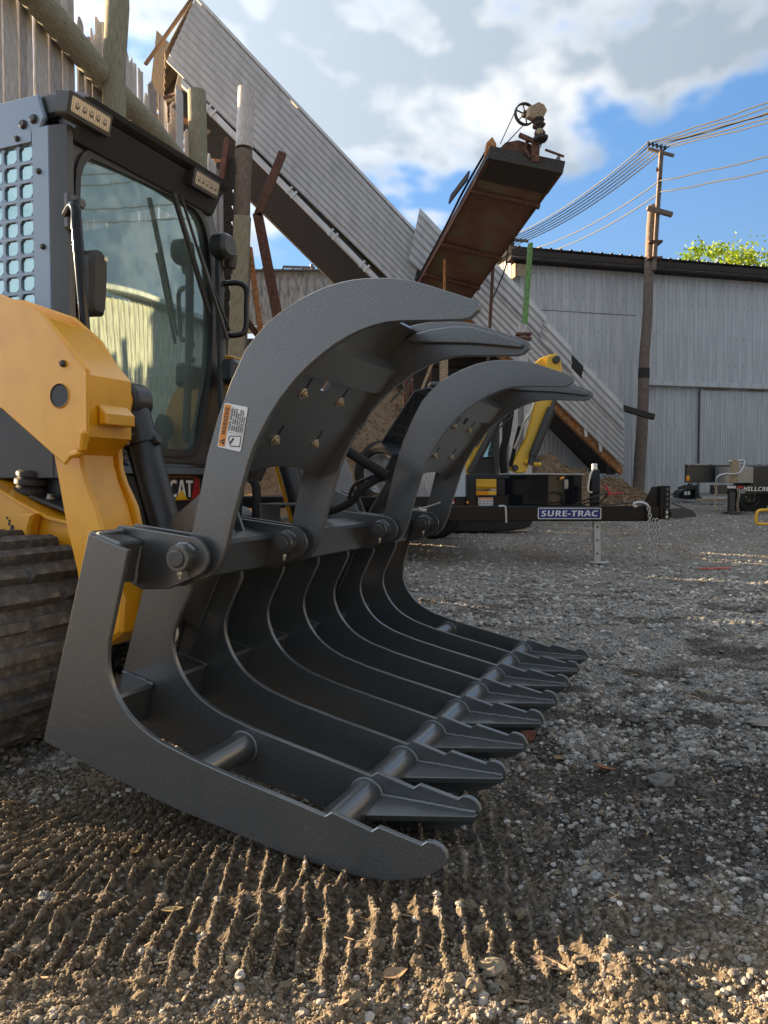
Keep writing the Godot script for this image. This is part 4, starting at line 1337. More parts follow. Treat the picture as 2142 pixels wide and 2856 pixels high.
	st.bx(Transform3D(Basis(Vector3(0, 0, 1), 0.12), L(-2.42, 1.32, 1.03)), Vector3(0.46, 0.13, 0.46), 0.05)
	st.bx(Transform3D(Basis(Vector3(0, 0, 1), 0.18), L(-2.66, 1.63, 1.03)), Vector3(0.12, 0.62, 0.44), 0.05)
	st.box(L(-2.40, 1.12, 1.03), Vector3(0.4, 0.3, 0.36), 0.03)
	part("seat", st, M.black_plastic, cab)
	for w in [0.74, 1.32]:
		var lv := MB.new()
		lv.box(L(-2.32, 1.42, w), Vector3(0.36, 0.12, 0.12), 0.03)
		lv.cyl(L(-2.17, 1.46, w), L(-2.12, 1.62, w), 0.028, 0.022, 12, true, 0.008)
		part("control_lever", lv, M.black_satin, cab)
	var bars := MB.new()
	for i in 3:
		bars.bar(L(-1.75 - 0.35 * i, 2.11, 0.60), L(-1.75 - 0.35 * i, 2.11, 1.46), 0.06, 0.05, Vector3.UP, 0.01)
	part("roof_brace", bars, M.sheet_light, cab)
	# grab rail on the corner post
	var gb := MB.new()
	gb.tube(curve([L(-1.575, 1.80, 0.555), L(-1.515, 1.81, 0.520), L(-1.490, 1.785, 0.510), L(-1.486, 1.70, 0.510), L(-1.476, 1.30, 0.540), L(-1.47, 1.05, 0.565)], 6), 0.017, 12)
	part("grab_rail", gb, M.black_gloss, cab)
	var gbk := MB.new()
	gbk.box(L(-1.57, 1.81, 0.575), Vector3(0.03, 0.13, 0.06), 0.008)
	gbk.cyl(L(-1.56, 1.845, 0.595), L(-1.54, 1.845, 0.595), 0.018, 0.018, 6, true, 0.002)
	part("rail_bracket", gbk, M.frame_grey, cab)
	# door handle pod on the glass edge
	var hp := MB.new()
	var hpo := smooth2(P2([-0.042, -0.115, 0.030, -0.120, 0.048, -0.095, 0.050, 0.075, 0.032, 0.112, -0.012, 0.116, -0.046, 0.085, -0.036, 0.0]), 2)
	hp.plate(hpo, 0.0, 0.085, 0.016)
	var hpm := part("door_handle", hp, M.black_plastic, cab)
	hpm.transform = Transform3D(Basis(Vector3(0, 0, -1), Vector3(0.06, 0.998, 0), Vector3(0.998, -0.06, 0)), L(-1.60, 1.585, 0.645))
	var lk := MB.new()
	lk.cyl(Vector3(0.025, 0.088, 0.080), Vector3(0.025, 0.088, 0.088), 0.010, 0.010, 16, true, 0.001)
	part("lock", lk, M.zinc, hpm)
	# wiper: two arms and a long blade, with the motor box at the far edge
	var wp := MB.new()
	wp.bar(L(-1.545, 2.055, 1.10), L(-1.515, 1.60, 1.30), 0.018, 0.022, Vector3(1, 0, 0), 0.004)
	wp.bar(L(-1.525, 2.045, 1.125), L(-1.495, 1.64, 1.315), 0.008, 0.012, Vector3(1, 0, 0), 0.002)
	part("wiper_blade", wp, M.black_plastic, cab)
	var wa := MB.new()
	wa.bar(L(-1.50, 1.86, 1.20), L(-1.475, 1.50, 1.375), 0.016, 0.014, Vector3(1, 0, 0), 0.003)
	wa.bar(L(-1.505, 1.82, 1.235), L(-1.475, 1.54, 1.395), 0.010, 0.012, Vector3(1, 0, 0), 0.003)
	part("wiper_arm", wa, M.black_satin, cab)
	var wmt := MB.new()
	wmt.plate(smooth2(P2([-0.06, -0.05, 0.05, -0.055, 0.062, 0.02, 0.03, 0.06, -0.055, 0.05]), 2), -0.02, 0.065, 0.015)
	var wm := part("wiper_motor", wmt, M.black_satin, cab)
	wm.transform = Transform3D(Basis(Vector3(0, 0, -1), Vector3.UP, Vector3(1, 0, 0)), L(-1.535, 1.915, 1.40))
	var wn := MB.new()
	wn.cyl(Vector3(0.052, -0.02, 0.03), Vector3(0.055, -0.085, 0.03), 0.030, 0.022, 16, true, 0.006)
	wn.cyl(Vector3(0.055, -0.085, 0.03), Vector3(0.055, -0.105, 0.03), 0.007, 0.007, 10, true, 0.002)
	part("motor_cap", wn, M.black_plastic, wm)
	# rail on the far edge with bolts
	var lr := MB.new()
	lr.tube(curve([L(-1.53, 1.760, 1.425), L(-1.47, 1.765, 1.455), L(-1.44, 1.74, 1.475), L(-1.44, 1.66, 1.478), L(-1.445, 1.56, 1.475), L(-1.47, 1.532, 1.45), L(-1.53, 1.53, 1.42)], 6), 0.013, 10)
	part("door_rail", lr, M.black_gloss, cab)
	for y in [1.83, 1.78, 1.735, 1.50, 1.43, 1.36]:
		var bt := MB.new()
		bt.cyl(L(-1.55, y, 1.425), L(-1.525, y, 1.425), 0.014, 0.014, 6, true, 0.003)
		part("bolt", bt, M.black_satin, cab)
	var st2 := MB.new()
	st2.bar(L(-1.545, 1.96, 1.415), L(-1.52, 1.05, 1.40), 0.035, 0.03, Vector3(1, 0, 0), 0.006)
	part("hinge_strip", st2, M.black_satin, cab)
	var hg := MB.new()
	hg.box(L(-1.50, 1.365, 1.475), Vector3(0.10, 0.11, 0.17), 0.02)
	part("door_hinge_cover", hg, M.black_satin, cab)

# a flat ring between an outline and a hole in it (both counted as star-shaped round the hole's middle)
func ring_plate(b: MB, outer: PackedVector2Array, inner: PackedVector2Array, z0: float, z1: float) -> void:
	var c := Vector2.ZERO
	for p in inner: c += p
	c /= inner.size()
	var m := 120
	var oo := PackedVector2Array(); var ii := PackedVector2Array()
	for i in m:
		var a := TAU * i / m + 0.001
		var far := c + Vector2(cos(a), sin(a)) * 10.0
		for pr in [[outer, oo], [inner, ii]]:
			var poly: PackedVector2Array = pr[0]
			var best := far; var bd := 1e9
			for k in poly.size():
				var h = Geometry2D.segment_intersects_segment(c, far, poly[k], poly[(k + 1) % poly.size()])
				if h != null and c.distance_to(h) < bd:
					bd = c.distance_to(h); best = h
			if pr[1] == oo: oo.append(best)
			else: ii.append(best)
			if false: break
	for i in m:
		var j := (i + 1) % m
		for e in [[z0, -1.0], [z1, 1.0]]:
			b.quad(Vector3(ii[i].x, ii[i].y, e[0]), Vector3(ii[j].x, ii[j].y, e[0]), Vector3(oo[j].x, oo[j].y, e[0]), Vector3(oo[i].x, oo[i].y, e[0]), Vector3(0, 0, e[1]))
		var d0 := (oo[i] - c).normalized(); var d1 := (oo[j] - c).normalized()
		b.quad4(Vector3(oo[i].x, oo[i].y, z0), Vector3(oo[j].x, oo[j].y, z0), Vector3(oo[j].x, oo[j].y, z1), Vector3(oo[i].x, oo[i].y, z1), Vector3(d0.x, d0.y, 0), Vector3(d1.x, d1.y, 0), Vector3(d1.x, d1.y, 0), Vector3(d0.x, d0.y, 0))
		b.quad4(Vector3(ii[i].x, ii[i].y, z0), Vector3(ii[j].x, ii[j].y, z0), Vector3(ii[j].x, ii[j].y, z1), Vector3(ii[i].x, ii[i].y, z1), Vector3(-d0.x, -d0.y, 0), Vector3(-d1.x, -d1.y, 0), Vector3(-d1.x, -d1.y, 0), Vector3(-d0.x, -d0.y, 0))

func build_side(cab: Node3D, w: float, s: float) -> void:
	var side := Node3D.new()
	side.name = numbered("side_guard", cab)
	cab.add_child(side)
	# frame round the grid
	var fr := MB.new()
	var yb := 1.53; var yt := 2.075; var fa := -1.735; var fb := -2.55
	fr.box(L((fa + -1.652) * 0.5, 1.75, w), Vector3(absf(fa + 1.652), 0.74, 0.022), 0.004)
	fr.box(L((fb - 2.9) * 0.5, 1.75, w), Vector3(absf(fb + 2.9), 0.74, 0.022), 0.004)
	fr.box(L((fa + fb) * 0.5, (yt + 2.12) * 0.5, w), Vector3(absf(fa - fb), 2.12 - yt, 0.022), 0.0)
	fr.box(L((fa + fb) * 0.5, 1.40, w), Vector3(absf(fa - fb), 0.04, 0.022), 0.0)
	var ls := MB.new()
	ls.box(L(-2.276, 1.13, w), Vector3(1.248, 0.50, 0.022), 0.004)
	part("lower_side", ls, M.black_satin, side)
	part("side_frame", fr, M.cab_sky_sheen, side)
	var cols := 11; var rows := 10
	var cell := absf(fa - fb) / cols
	var rh := (yt - 1.42) / rows
	for i in cols - 1:
		var b := MB.new()
		b.box(L(fa - cell * (i + 1), (yt + 1.42) * 0.5, w), Vector3(0.013, yt - 1.42, 0.006), 0.001)
		part("guard_bar", b, M.cab_sky_sheen, side)
	for j in rows - 1:
		var b := MB.new()
		b.box(L((fa + fb) * 0.5, 1.42 + rh * (j + 1), w), Vector3(absf(fa - fb), 0.013, 0.0056), 0.001)
		part("guard_bar", b, M.cab_sky_sheen, side)
	# rounded corners of the holes: small fillets
	var fl := MB.new()
	for i in cols:
		for j in rows:
			for c in 4:
				var cx := fa - cell * (i + (1.0 if c in [0, 3] else 0.0)); var cyy := 1.42 + rh * (j + (1.0 if c < 2 else 0.0))
				var dx := (1.0 if c in [0, 3] else -1.0); var dy := (-1.0 if c < 2 else 1.0)
				var o: Vector3 = L(cx + dx * 0.007, cyy + dy * 0.007, w)
				for zz in [-0.0029, 0.0029]:
					fl.tri(o + Vector3(0, 0, zz), o + Vector3(dx * 0.009, 0, zz), o + Vector3(0, dy * 0.009, zz), Vector3(0, 0, signf(zz)), Vector3(0, 0, signf(zz)), Vector3(0, 0, signf(zz)))
				fl.flatq(o + Vector3(dx * 0.009, 0, -0.0029), o + Vector3(0, dy * 0.009, -0.0029), o + Vector3(0, dy * 0.009, 0.0029), o + Vector3(dx * 0.009, 0, 0.0029), Vector3(dx, dy, 0))
	part("guard_fillets", fl, M.cab_sky_sheen, side).set_meta("kind", "stuff")
	var gl := MB.new()
	gl.box(L((fa + fb) * 0.5, (yt + 1.42) * 0.5, w + 0.0075 * s), Vector3(absf(fa - fb), yt - 1.42, 0.005))
	part("side_window", gl, M.side_glass, side)
	for q in [[-1.72, 2.15, 0.017], [-1.77, 2.14, 0.017], [-1.80, 2.095, 0.011], [-1.70, 1.965, 0.011], [-1.685, 1.70, 0.011]]:
		var bt := MB.new()
		bt.cyl(L(q[0], q[1], w - 0.008 * s), L(q[0], q[1], w - 0.022 * s), q[2], q[2] * 0.8, 14, true, 0.003)
		part("bolt", bt, M.black_satin, side)

func build_loader() -> void:
	rng.seed = 9
	var at := GO + FW * LF + WW * LWC
	var r := thing("track_loader", "yellow and black compact track loader with glazed cab, carrying the grapple", "track loader", at, -0.3983)
	build_track(r, 0.015, 0.465)
	build_track(r, 2.06 - 0.465, 2.06 - 0.015)
	build_arm(r, 0.205, 1.0)
	build_arm(r, 2.06 - 0.205, -1.0)
	build_cab(r)
	# chassis tub between the tracks
	var ch := MB.new()
	ch.plate(P2([-3.9 - LF, 0.30, -1.55 - LF, 0.30, -1.40 - LF, 0.42, -1.40 - LF, 0.62, -1.56 - LF, 0.70, -1.67 - LF, 0.93, -1.97 - LF, 1.10, -3.9 - LF, 1.30]), -(0.60 - LWC), -(1.46 - LWC), 0.02)
	part("chassis", ch, M.black_satin, r)
	# lower front panels below the door
	var lp := MB.new()
	lp.plate(P2([-1.66 - LF, 0.965, -1.52 - LF, 0.945, -1.44 - LF, 0.925, -1.43 - LF, 0.90, -1.50 - LF, 0.885, -1.62 - LF, 0.88]), -(0.62 - LWC), -(1.44 - LWC), 0.006)
	part("door_sill", lp, M.black_satin, r)
	var tb := MB.new()
	tb.cyl(L(-1.47, 0.925, 0.70), L(-1.47, 0.925, 1.42), 0.020, 0.020, 14, true, 0.004)
	part("front_bar", tb, M.black_gloss, r)
	var pn := MB.new()
	pn.box(L(-1.50, 0.72, 1.03), Vector3(0.05, 0.40, 0.80), 0.01)
	part("front_panel", pn, M.black_satin, r)
	# emblem plate
	var em := Node3D.new()
	em.name = "emblem_plate"
	r.add_child(em)
	em.transform = Transform3D(Basis(Vector3(0, 0, -1), Vector3(0, 1, 0), Vector3(1, 0, 0)), L(-1.468, 0.842, 1.045))
	var e1 := MB.new()
	var hexp := P2([-0.108, -0.030, -0.096, -0.048, 0.096, -0.048, 0.108, -0.030, 0.108, 0.030, 0.096, 0.048, -0.096, 0.048, -0.108, 0.030])
	e1.plate(hexp, -0.003, 0.003, 0.001)
	part("plate_rim", e1, M.orange, em)
	var e2 := MB.new()
	for i in hexp.size(): hexp[i] *= 0.955
	e2.plate(hexp, 0.003, 0.0038)
	part("plate_face", e2, M.ink, em)
	var e3 := MB.new(); e3.plate(P2([0.070, 0.040, 0.088, 0.042, 0.1, 0.028, 0.1, -0.030, 0.092, -0.040, 0.05, -0.042]), 0.0039, 0.0044)
	part("red_field", e3, M.red, em)
	lettering("lettering", "CAT", M.white, em, Transform3D(Basis.IDENTITY, Vector3(-0.018, 0.0, 0.0048)), 0.070, 0.150, true, 0.0012)
	var e4 := MB.new(); e4.plate(P2([-0.060, -0.045, 0.022, -0.045, -0.019, -0.004]), 0.0056, 0.0062)
	part("yellow_triangle", e4, M.yellow_machine, em)
	# yellow sill over the near track with its web, step plate, bolts and mount
	for s in [1.0, -1.0]:
		var W := func(w: float) -> float: return w if s > 0 else 2.06 - w
		var si := Node3D.new()
		si.name = numbered("side_sill", r)
		r.add_child(si)
		part("sill_plate", lplate([-3.6, 1.02, -1.99, 0.875, -1.856, 0.845, -1.724, 0.785, -1.595, 0.738, -1.50, 0.722, -1.47, 0.714, -1.462, 0.57, -1.475, 0.545, -1.52, 0.50, -1.70, 0.52, -3.6, 0.60], W.call(0.485), W.call(0.50), 0.003), M.yellow, si)
		part("sill_flange", lplate([-3.6, 1.04, -1.995, 0.893, -1.856, 0.862, -1.724, 0.801, -1.595, 0.752, -1.50, 0.735, -1.455, 0.728, -1.455, 0.716, -1.50, 0.722, -1.595, 0.738, -1.724, 0.786, -1.856, 0.847, -1.995, 0.878, -3.6, 1.02], W.call(0.465), W.call(0.66), 0.003), M.yellow, si)
		part("sill_web", lplate([-1.47, 0.716, -1.455, 0.716, -1.455, 0.62, -1.45, 0.56, -1.462, 0.53, -1.47, 0.56], W.call(0.50), W.call(0.64), 0.003), M.yellow, si)
		var rb := MB.new()
		rb.plate(P2([-0.012, 0.0, 0.012, 0.0, 0.010, 0.11, 0.032, 0.16, -0.045, 0.16, -0.014, 0.10]), 0, 0.05, 0.008)
		var rbm := part("sill_rib", rb, M.yellow, si)
		rbm.position = L(-1.66, 0.60, W.call(0.485) if s > 0 else W.call(0.485) + 0.05)
		var bp := MB.new()
		bp.plate(P2([-1.74 - LF, 0.81, -1.48 - LF, 0.735, -1.44 - LF, 0.70, -1.44 - LF, 0.715, -1.48 - LF, 0.750, -1.74 - LF, 0.825]), -(W.call(0.52) - LWC), -(W.call(0.70) - LWC), 0.002)
		part("step_plate", bp, M.black_satin, si)
		for q in [[-1.69, 0.812, 0.57], [-1.585, 0.782, 0.60]]:
			var bt := MB.new()
			bt.cyl(L(q[0], q[1] - 0.004, W.call(q[2])), L(q[0] + 0.004, q[1] + 0.014, W.call(q[2])), 0.013, 0.013, 6, true, 0.002)
			bt.cyl(L(q[0], q[1] - 0.006, W.call(q[2])), L(q[0], q[1] + 0.001, W.call(q[2])), 0.019, 0.019, 14, true, 0.001)
			part("bolt", bt, M.zinc, si)
		var mt := MB.new()
		var mo := L(-1.79, 0.825, W.call(0.58))
		mt.lathe(PackedVector2Array([Vector2(0, 0), Vector2(0.062, 0.0), Vector2(0.062, 0.02), Vector2(0.050, 0.028), Vector2(0.060, 0.036), Vector2(0.060, 0.052), Vector2(0.048, 0.060), Vector2(0.055, 0.066), Vector2(0.055, 0.080), Vector2(0.045, 0.086), Vector2(0, 0.088)]), mo, Vector3(0.1, 1, 0), 28)
		part("rubber_mount", mt, M.black_plastic, si)
		var mb := MB.new()
		mb.cyl(mo + Vector3(0.009, 0.087, 0), mo + Vector3(0.0105, 0.102, 0), 0.017, 0.017, 6, true, 0.002)
		part("bolt", mb, M.zinc, si)
		var sc := MB.new()
		for i in 7:
			var q := Vector2(-1.80 + rng.randf_range(-0.01, 0.01), 0.74 - i * 0.011)
			sc.cyl(L(q.x + i * 0.004, q.y, W.call(0.4845)), L(q.x + i * 0.004, q.y, W.call(0.4838)), rng.randf_range(0.005, 0.011), -1, 7)
		part("chipped_paint", sc, M.ink, si)
		var tw := MB.new()
		tw.plate(P2([-3.75 - LF, 0.62, -3.05 - LF, 0.62, -3.12 - LF, 1.30, -3.25 - LF, 1.72, -3.60 - LF, 1.76, -3.78 - LF, 1.4]), -(W.call(0.08) - LWC), -(W.call(0.50) - LWC), 0.02)
		part("rear_tower", tw, M.black_satin, si)
	# coupler behind the grapple with a white roller
	var cp := MB.new()
	cp.bx(Transform3D(Basis(Vector3(0, 0, 1), -0.15), L(-1.19, 0.42, 1.03)), Vector3(0.06, 0.46, 1.0), 0.01)
	part("coupler", cp, M.black_satin, r)
	for w in [0.40, 1.66]:
		var rl := MB.new()
		rl.cyl(L(-1.055, 0.40, w - 0.03), L(-1.055, 0.40, w + 0.03), 0.042, 0.042, 20, true, 0.008)
		part("coupler_roller", rl, M.roller, r)
	var hz := MB.new()
	hz.tube(curve([L(-1.42, 0.86, 1.12), L(-1.32, 0.87, 1.14), L(-1.24, 0.84, 1.10), L(-1.22, 0.76, 1.06), L(-1.22, 0.66, 1.06)], 6), 0.020, 10)
	hz.tube(curve([L(-1.42, 0.90, 1.24), L(-1.33, 0.90, 1.26), L(-1.25, 0.86, 1.24), L(-1.22, 0.76, 1.20), L(-1.22, 0.66, 1.2)], 6), 0.018, 10)
	part("hose", hz, M.sleeve, r)
	var rc := MB.new()
	rc.cyl(L(-1.40, 0.815, 1.16), L(-1.36, 0.80, 1.16), 0.030, 0.030, 16, true, 0.004)
	part("red_cap", rc, M.red, r)

# one ribbed metal sheet: width along x, height along y, ribs proud towards +z; profile repeated every pitch
func ribbed(width: float, height: float, pitch: float, depth: float, rib := 0.35) -> MB:
	var b := MB.new()
	var n := maxi(1, int(round(width / pitch)))
	pitch = width / n
	var pr := PackedVector2Array()
	for i in n:
		var x := i * pitch
		var f := pitch * (1.0 - rib)
		pr.append(Vector2(x, 0)); pr.append(Vector2(x + f, 0))
		pr.append(Vector2(x + f + pitch * rib * 0.25, depth)); pr.append(Vector2(x + f + pitch * rib * 0.75, depth))
	pr.append(Vector2(width, 0))
	for i in pr.size() - 1:
		var p := pr[i]; var q := pr[i + 1]
		var nn := Vector3(-(q.y - p.y), 0, q.x - p.x).normalized()
		b.quad(Vector3(p.x, 0, p.y), Vector3(q.x, 0, q.y), Vector3(q.x, height, q.y), Vector3(p.x, height, p.y), nn)
		b.quad(Vector3(p.x, 0, p.y - 0.002), Vector3(q.x, 0, q.y - 0.002), Vector3(q.x, height, q.y - 0.002), Vector3(p.x, height, p.y - 0.002), -nn)
	return b

func basis_yz(x: Vector3, y: Vector3) -> Basis:
	var z := x.cross(y).normalized()
	return Basis(x, y, z)

func board_mesh(w: float, h: float, t: float, seed_: int, cut := 0.03) -> ArrayMesh:
	var r := RandomNumberGenerator.new()
	r.seed = seed_
	var b := MB.new()
	var top := [Vector2(w * 0.5, h - r.randf() * cut), Vector2(w * 0.15, h - r.randf() * cut * 0.6), Vector2(-w * 0.2, h - r.randf() * cut), Vector2(-w * 0.5, h - r.randf() * cut * 1.5)]
	var p := PackedVector2Array([Vector2(-w * 0.5, 0), Vector2(w * 0.5, 0)])
	for q in top: p.append(q)
	b.plate(p, -t * 0.5, t * 0.5, 0.004)
	return b.mesh()

func log_mesh(h: float, r0: float, r1: float, seed_: int, seg := 18, rows := 10) -> MB:
	var f := FastNoiseLite.new()
	f.seed = seed_; f.frequency = 1.0
	var b := MB.new()
	var pt := []
	for j in rows + 1:
		var row := []
		var y := h * j / rows
		for s in seg:
			var a := TAU * s / seg
			var r := lerpf(r0, r1, float(j) / rows) * (1.0 + 0.07 * f.get_noise_3d(cos(a) * 2.0, y * 0.8, sin(a) * 2.0) + 0.03 * f.get_noise_3d(cos(a) * 7.0, y * 0.3, sin(a) * 7.0))
			row.append(Vector3(cos(a) * r + 0.03 * f.get_noise_1d(y * 0.35) * h * 0.3, y, sin(a) * r))
		pt.append(row)
	for j in rows:
		for s in seg:
			var s2 := (s + 1) % seg
			var a0 := TAU * s / seg; var a1 := TAU * (s + 1) / seg
			var n0 := Vector3(cos(a0), 0, sin(a0)); var n1 := Vector3(cos(a1), 0, sin(a1))
			b.quad4(pt[j][s], pt[j][s2], pt[j + 1][s2], pt[j + 1][s], n0, n1, n1, n0)
	var c := Vector3.ZERO
	for s in seg: c += pt[rows][s]
	c /= seg
	for s in seg:
		b.flat(c + Vector3(0, -0.012, 0), pt[rows][s], pt[rows][(s + 1) % seg], Vector3.UP)
	return b

func fence_at(t: float) -> Vector3:
	return Vector3(-4.507 + 0.1087 * t, 0, -t)

func build_fence() -> void:
	rng.seed = 101
	var fence := thing("timber_fence", "tall weathered grey board fence with round posts along the left side", "fence", fence_at(4.2))
	var o := fence_at(4.2)
	var dir := (fence_at(5.0) - fence_at(4.0)).normalized()
	var nrm := Vector3(-dir.z, 0, dir.x)    # towards the yard
	var kinds := []
	for i in 6: kinds.append(board_mesh(0.141, 6.56, 0.03, 200 + i, 0.07))
	var short := []
	for i in 4: short.append(board_mesh(0.141, 6.2, 0.03, 300 + i, 0.16))
	var t := 4.2
	var i := 0
	while t < 15.6:
		var w := 0.147
		if rng.randf() < 0.10: w += rng.randf_range(0.012, 0.045)
		if absf(t - 9.62) < 0.09: t += 0.12
		if absf(t - 11.45) < 0.09: t += 0.05
		if absf(t - 12.1) < 0.09 or absf(t - 13.25) < 0.09 or absf(t - 14.2) < 0.09: t += 0.11
		var m: Mesh = kinds[i % 6] if t < 9.7 else short[i % 4]
		var b := put("board", m, M["board_grey%d" % (rng.randi() % 3)] if rng.randf() < 0.7 else M.board_grey, fence)
		var g := gy(fence_at(t).x, -t)
		b.transform = Transform3D(Basis(dir, Vector3.UP, dir.cross(Vector3.UP)) * Basis(Vector3(0, 0, 1), rng.randf_range(-0.004, 0.004)), fence_at(t) - o + Vector3(0, (0.42 if t < 9.9 else 0.78) + rng.randf_range(-0.05, 0.05) - (0.25 if t > 9.7 and (i % 5) == 3 else 0.0), 0) - nrm * (0.31 + rng.randf_range(0.0, 0.012)))
		t += w
		i += 1
	# round rails on the yard side
	for h in [5.88, 3.4, 1.2]:
		var rl := log_mesh(8.8, 0.165, 0.15, 11 + int(h), 18, 14)
		var r := part("rail", rl, M.post_green, fence)
		r.transform = Transform3D(Basis(Vector3.UP.cross(dir).normalized() * -1.0, dir, nrm * 1.0).orthonormalized(), Vector3(0, h + 0.16, 0) - nrm * 0.14)
		r.transform.basis = basis_yz(dir.cross(Vector3.UP).normalized(), dir)
	var posts := [[4.4, 8.4, 0.15, "post_green"], [6.2, 8.4, 0.15, "post_green"], [10.0, 9.2, 0.142, "post_green"], [12.95, 7.32, 0.148, "post_green"]]
	for p in posts:
		var q := part("post", log_mesh(p[1], p[2] * 1.05, p[2], 20 + int(p[0]), 20, 12), M[p[3]], fence)
		q.position = fence_at(p[0]) - o
	# the paler loose plank beside the second post in view
	var pk := put("board", board_mesh(0.26, 7.12, 0.03, 77, 0.03), M.board_grey, fence)
	pk.transform = Transform3D(Basis(dir, Vector3.UP, dir.cross(Vector3.UP)), fence_at(12.45) - o - nrm * 0.10)
	pk.set_meta("label", "paler plank taller than its neighbours")

	# brown leaning pole and squared timber at the end of the fence
	var p3 := thing("timber_pole", "split brown timber pole with a grey top standing in front of the metal gallery", "pole", Vector3(-3.02, 0.3, -15.4))
	var q3 := part("shaft", log_mesh(7.1, 0.19, 0.165, 40, 20, 14), M.post_brown, p3)
	q3.rotation.z = -0.038
	var q4 := part("weathered_top", log_mesh(1.15, 0.172, 0.165, 41, 20, 6), M.board_grey, p3)
	q4.position = Vector3(0.273, 7.15, 0.0)
	q4.rotation.z = -0.038
	# stacked dark planks nailed to the pole
	for k in 11:
		var pb := MB.new()
		pb.bx(Transform3D(Basis(Vector3(0, 0, 1), 0.32 + rng.randf_range(-0.05, 0.05)), Vector3(-0.33 + 0.015 * k, 3.6 + k * 0.31, 0.08)), Vector3(0.62, 0.29, 0.05), 0.008)
		part("plank", pb, M.timber_dark, p3)
	var ub := MB.new()
	ub.bar(Vector3(-0.62, 3.4, 0.18), Vector3(-0.02, 7.25, 0.18), 0.10, 0.16, Vector3(0, 0, 1), 0.01)
	part("steel_channel", ub, M.rust, p3)
	var p5 := thing("squared_post", "squared greenish timber post leaning beside the brown pole", "post", Vector3(-2.93, 0.2, -14.5))
	var sb := MB.new()
	sb.bar(Vector3(0, 0, 0), Vector3(0.30, 5.62, 0), 0.30, 0.16, Vector3(0, 0, 1), 0.012)
	part("timber", sb, M.post_green, p5)
	# rusty A frame that carries the gallery
	var af := thing("rusty_trestle", "rusty bent steel trestle under the high end of the gallery", "trestle", Vector3(-1.9, 0.35, -15.6))
	for q in [[Vector3(0.5, 0, 0), Vector3(-0.63, 5.9, 0), 0.20, "rust"], [Vector3(-0.63, 5.85, 0), Vector3(-0.12, 7.1, 0.0), 0.16, "rust"], [Vector3(-0.95, 3.9, 0.02), Vector3(0.12, 2.45, 0.02), 0.12, "rust"], [Vector3(-0.1, 0, 0.10), Vector3(-0.78, 5.2, 0.10), 0.11, "rust_orange"]]:
		var b := MB.new()
		b.bar(q[0], q[1], q[2], 0.10, Vector3(0, 0, 1), 0.01)
		part("beam", b, M[q[3]], af)

# the long inclined gallery, laid out along its own face: s along it, y up
const GD := Vector3(0.9814, 0, -0.1922)
const GN := Vector3(0.1922, 0, 0.9814)
const G0 := Vector3(-4.47, 0, -16.5)
func G(s: float, y: float, back := 0.0) -> Vector3:
	return G0 + GD * s + Vector3(0, y, 0) - GN * back

func slope_sheet(b: MB, s0: float, y0: float, s1: float, y1: float, drop0: float, drop1: float, ribs: int, lift: float, cut0 := 0.0) -> void:
	# ribbed sheet whose ribs run down the slope; drop is measured straight down from the upper edge
	var step := 1.0 / ribs
	var rows := []
	for i in ribs:
		var v := i * step
		for q in [[0.0, 0.0], [0.24, 0.0], [0.25, 0.005], [0.27, 0.005], [0.28, 0.0], [0.50, 0.0], [0.51, 0.005], [0.53, 0.005], [0.54, 0.0], [0.76, 0.0], [0.785, 0.05], [0.84, 0.05], [0.865, 0.004], [0.885, 0.004], [0.91, 0.05], [0.965, 0.05]]:
			rows.append([v + q[0] * step, q[1]])
	rows.append([1.0, 0.0])
	for i in rows.size() - 1:
		var p: Array = rows[i]; var q: Array = rows[i + 1]
		var a := G(s0 - cut0 * p[0], y0 - drop0 * p[0] + cut0 * p[0] * 0.9, -lift - p[1]); var c := G(s1, y1 - drop1 * p[0], -lift - p[1])
		var d := G(s0 - cut0 * q[0], y0 - drop0 * q[0] + cut0 * q[0] * 0.9, -lift - q[1]); var e := G(s1, y1 - drop1 * q[0], -lift - q[1])
		var nn := (c - a).cross(d - a).normalized()
		if nn.dot(GN) < 0: nn = -nn
		b.quad(a, c, e, d, nn)

func hexa(b: MB, p: Array) -> void:   # a box from 4 + 4 corners, first four in front
	var c := Vector3.ZERO
	for q in p: c += q
	c /= 8.0
	for f in [[0, 1, 2, 3], [4, 5, 6, 7], [0, 1, 5, 4], [1, 2, 6, 5], [2, 3, 7, 6], [3, 0, 4, 7]]:
		var m: Vector3 = (p[f[0]] + p[f[1]] + p[f[2]] + p[f[3]]) * 0.25
		b.flatq(p[f[0]], p[f[1]], p[f[2]], p[f[3]], m - c)

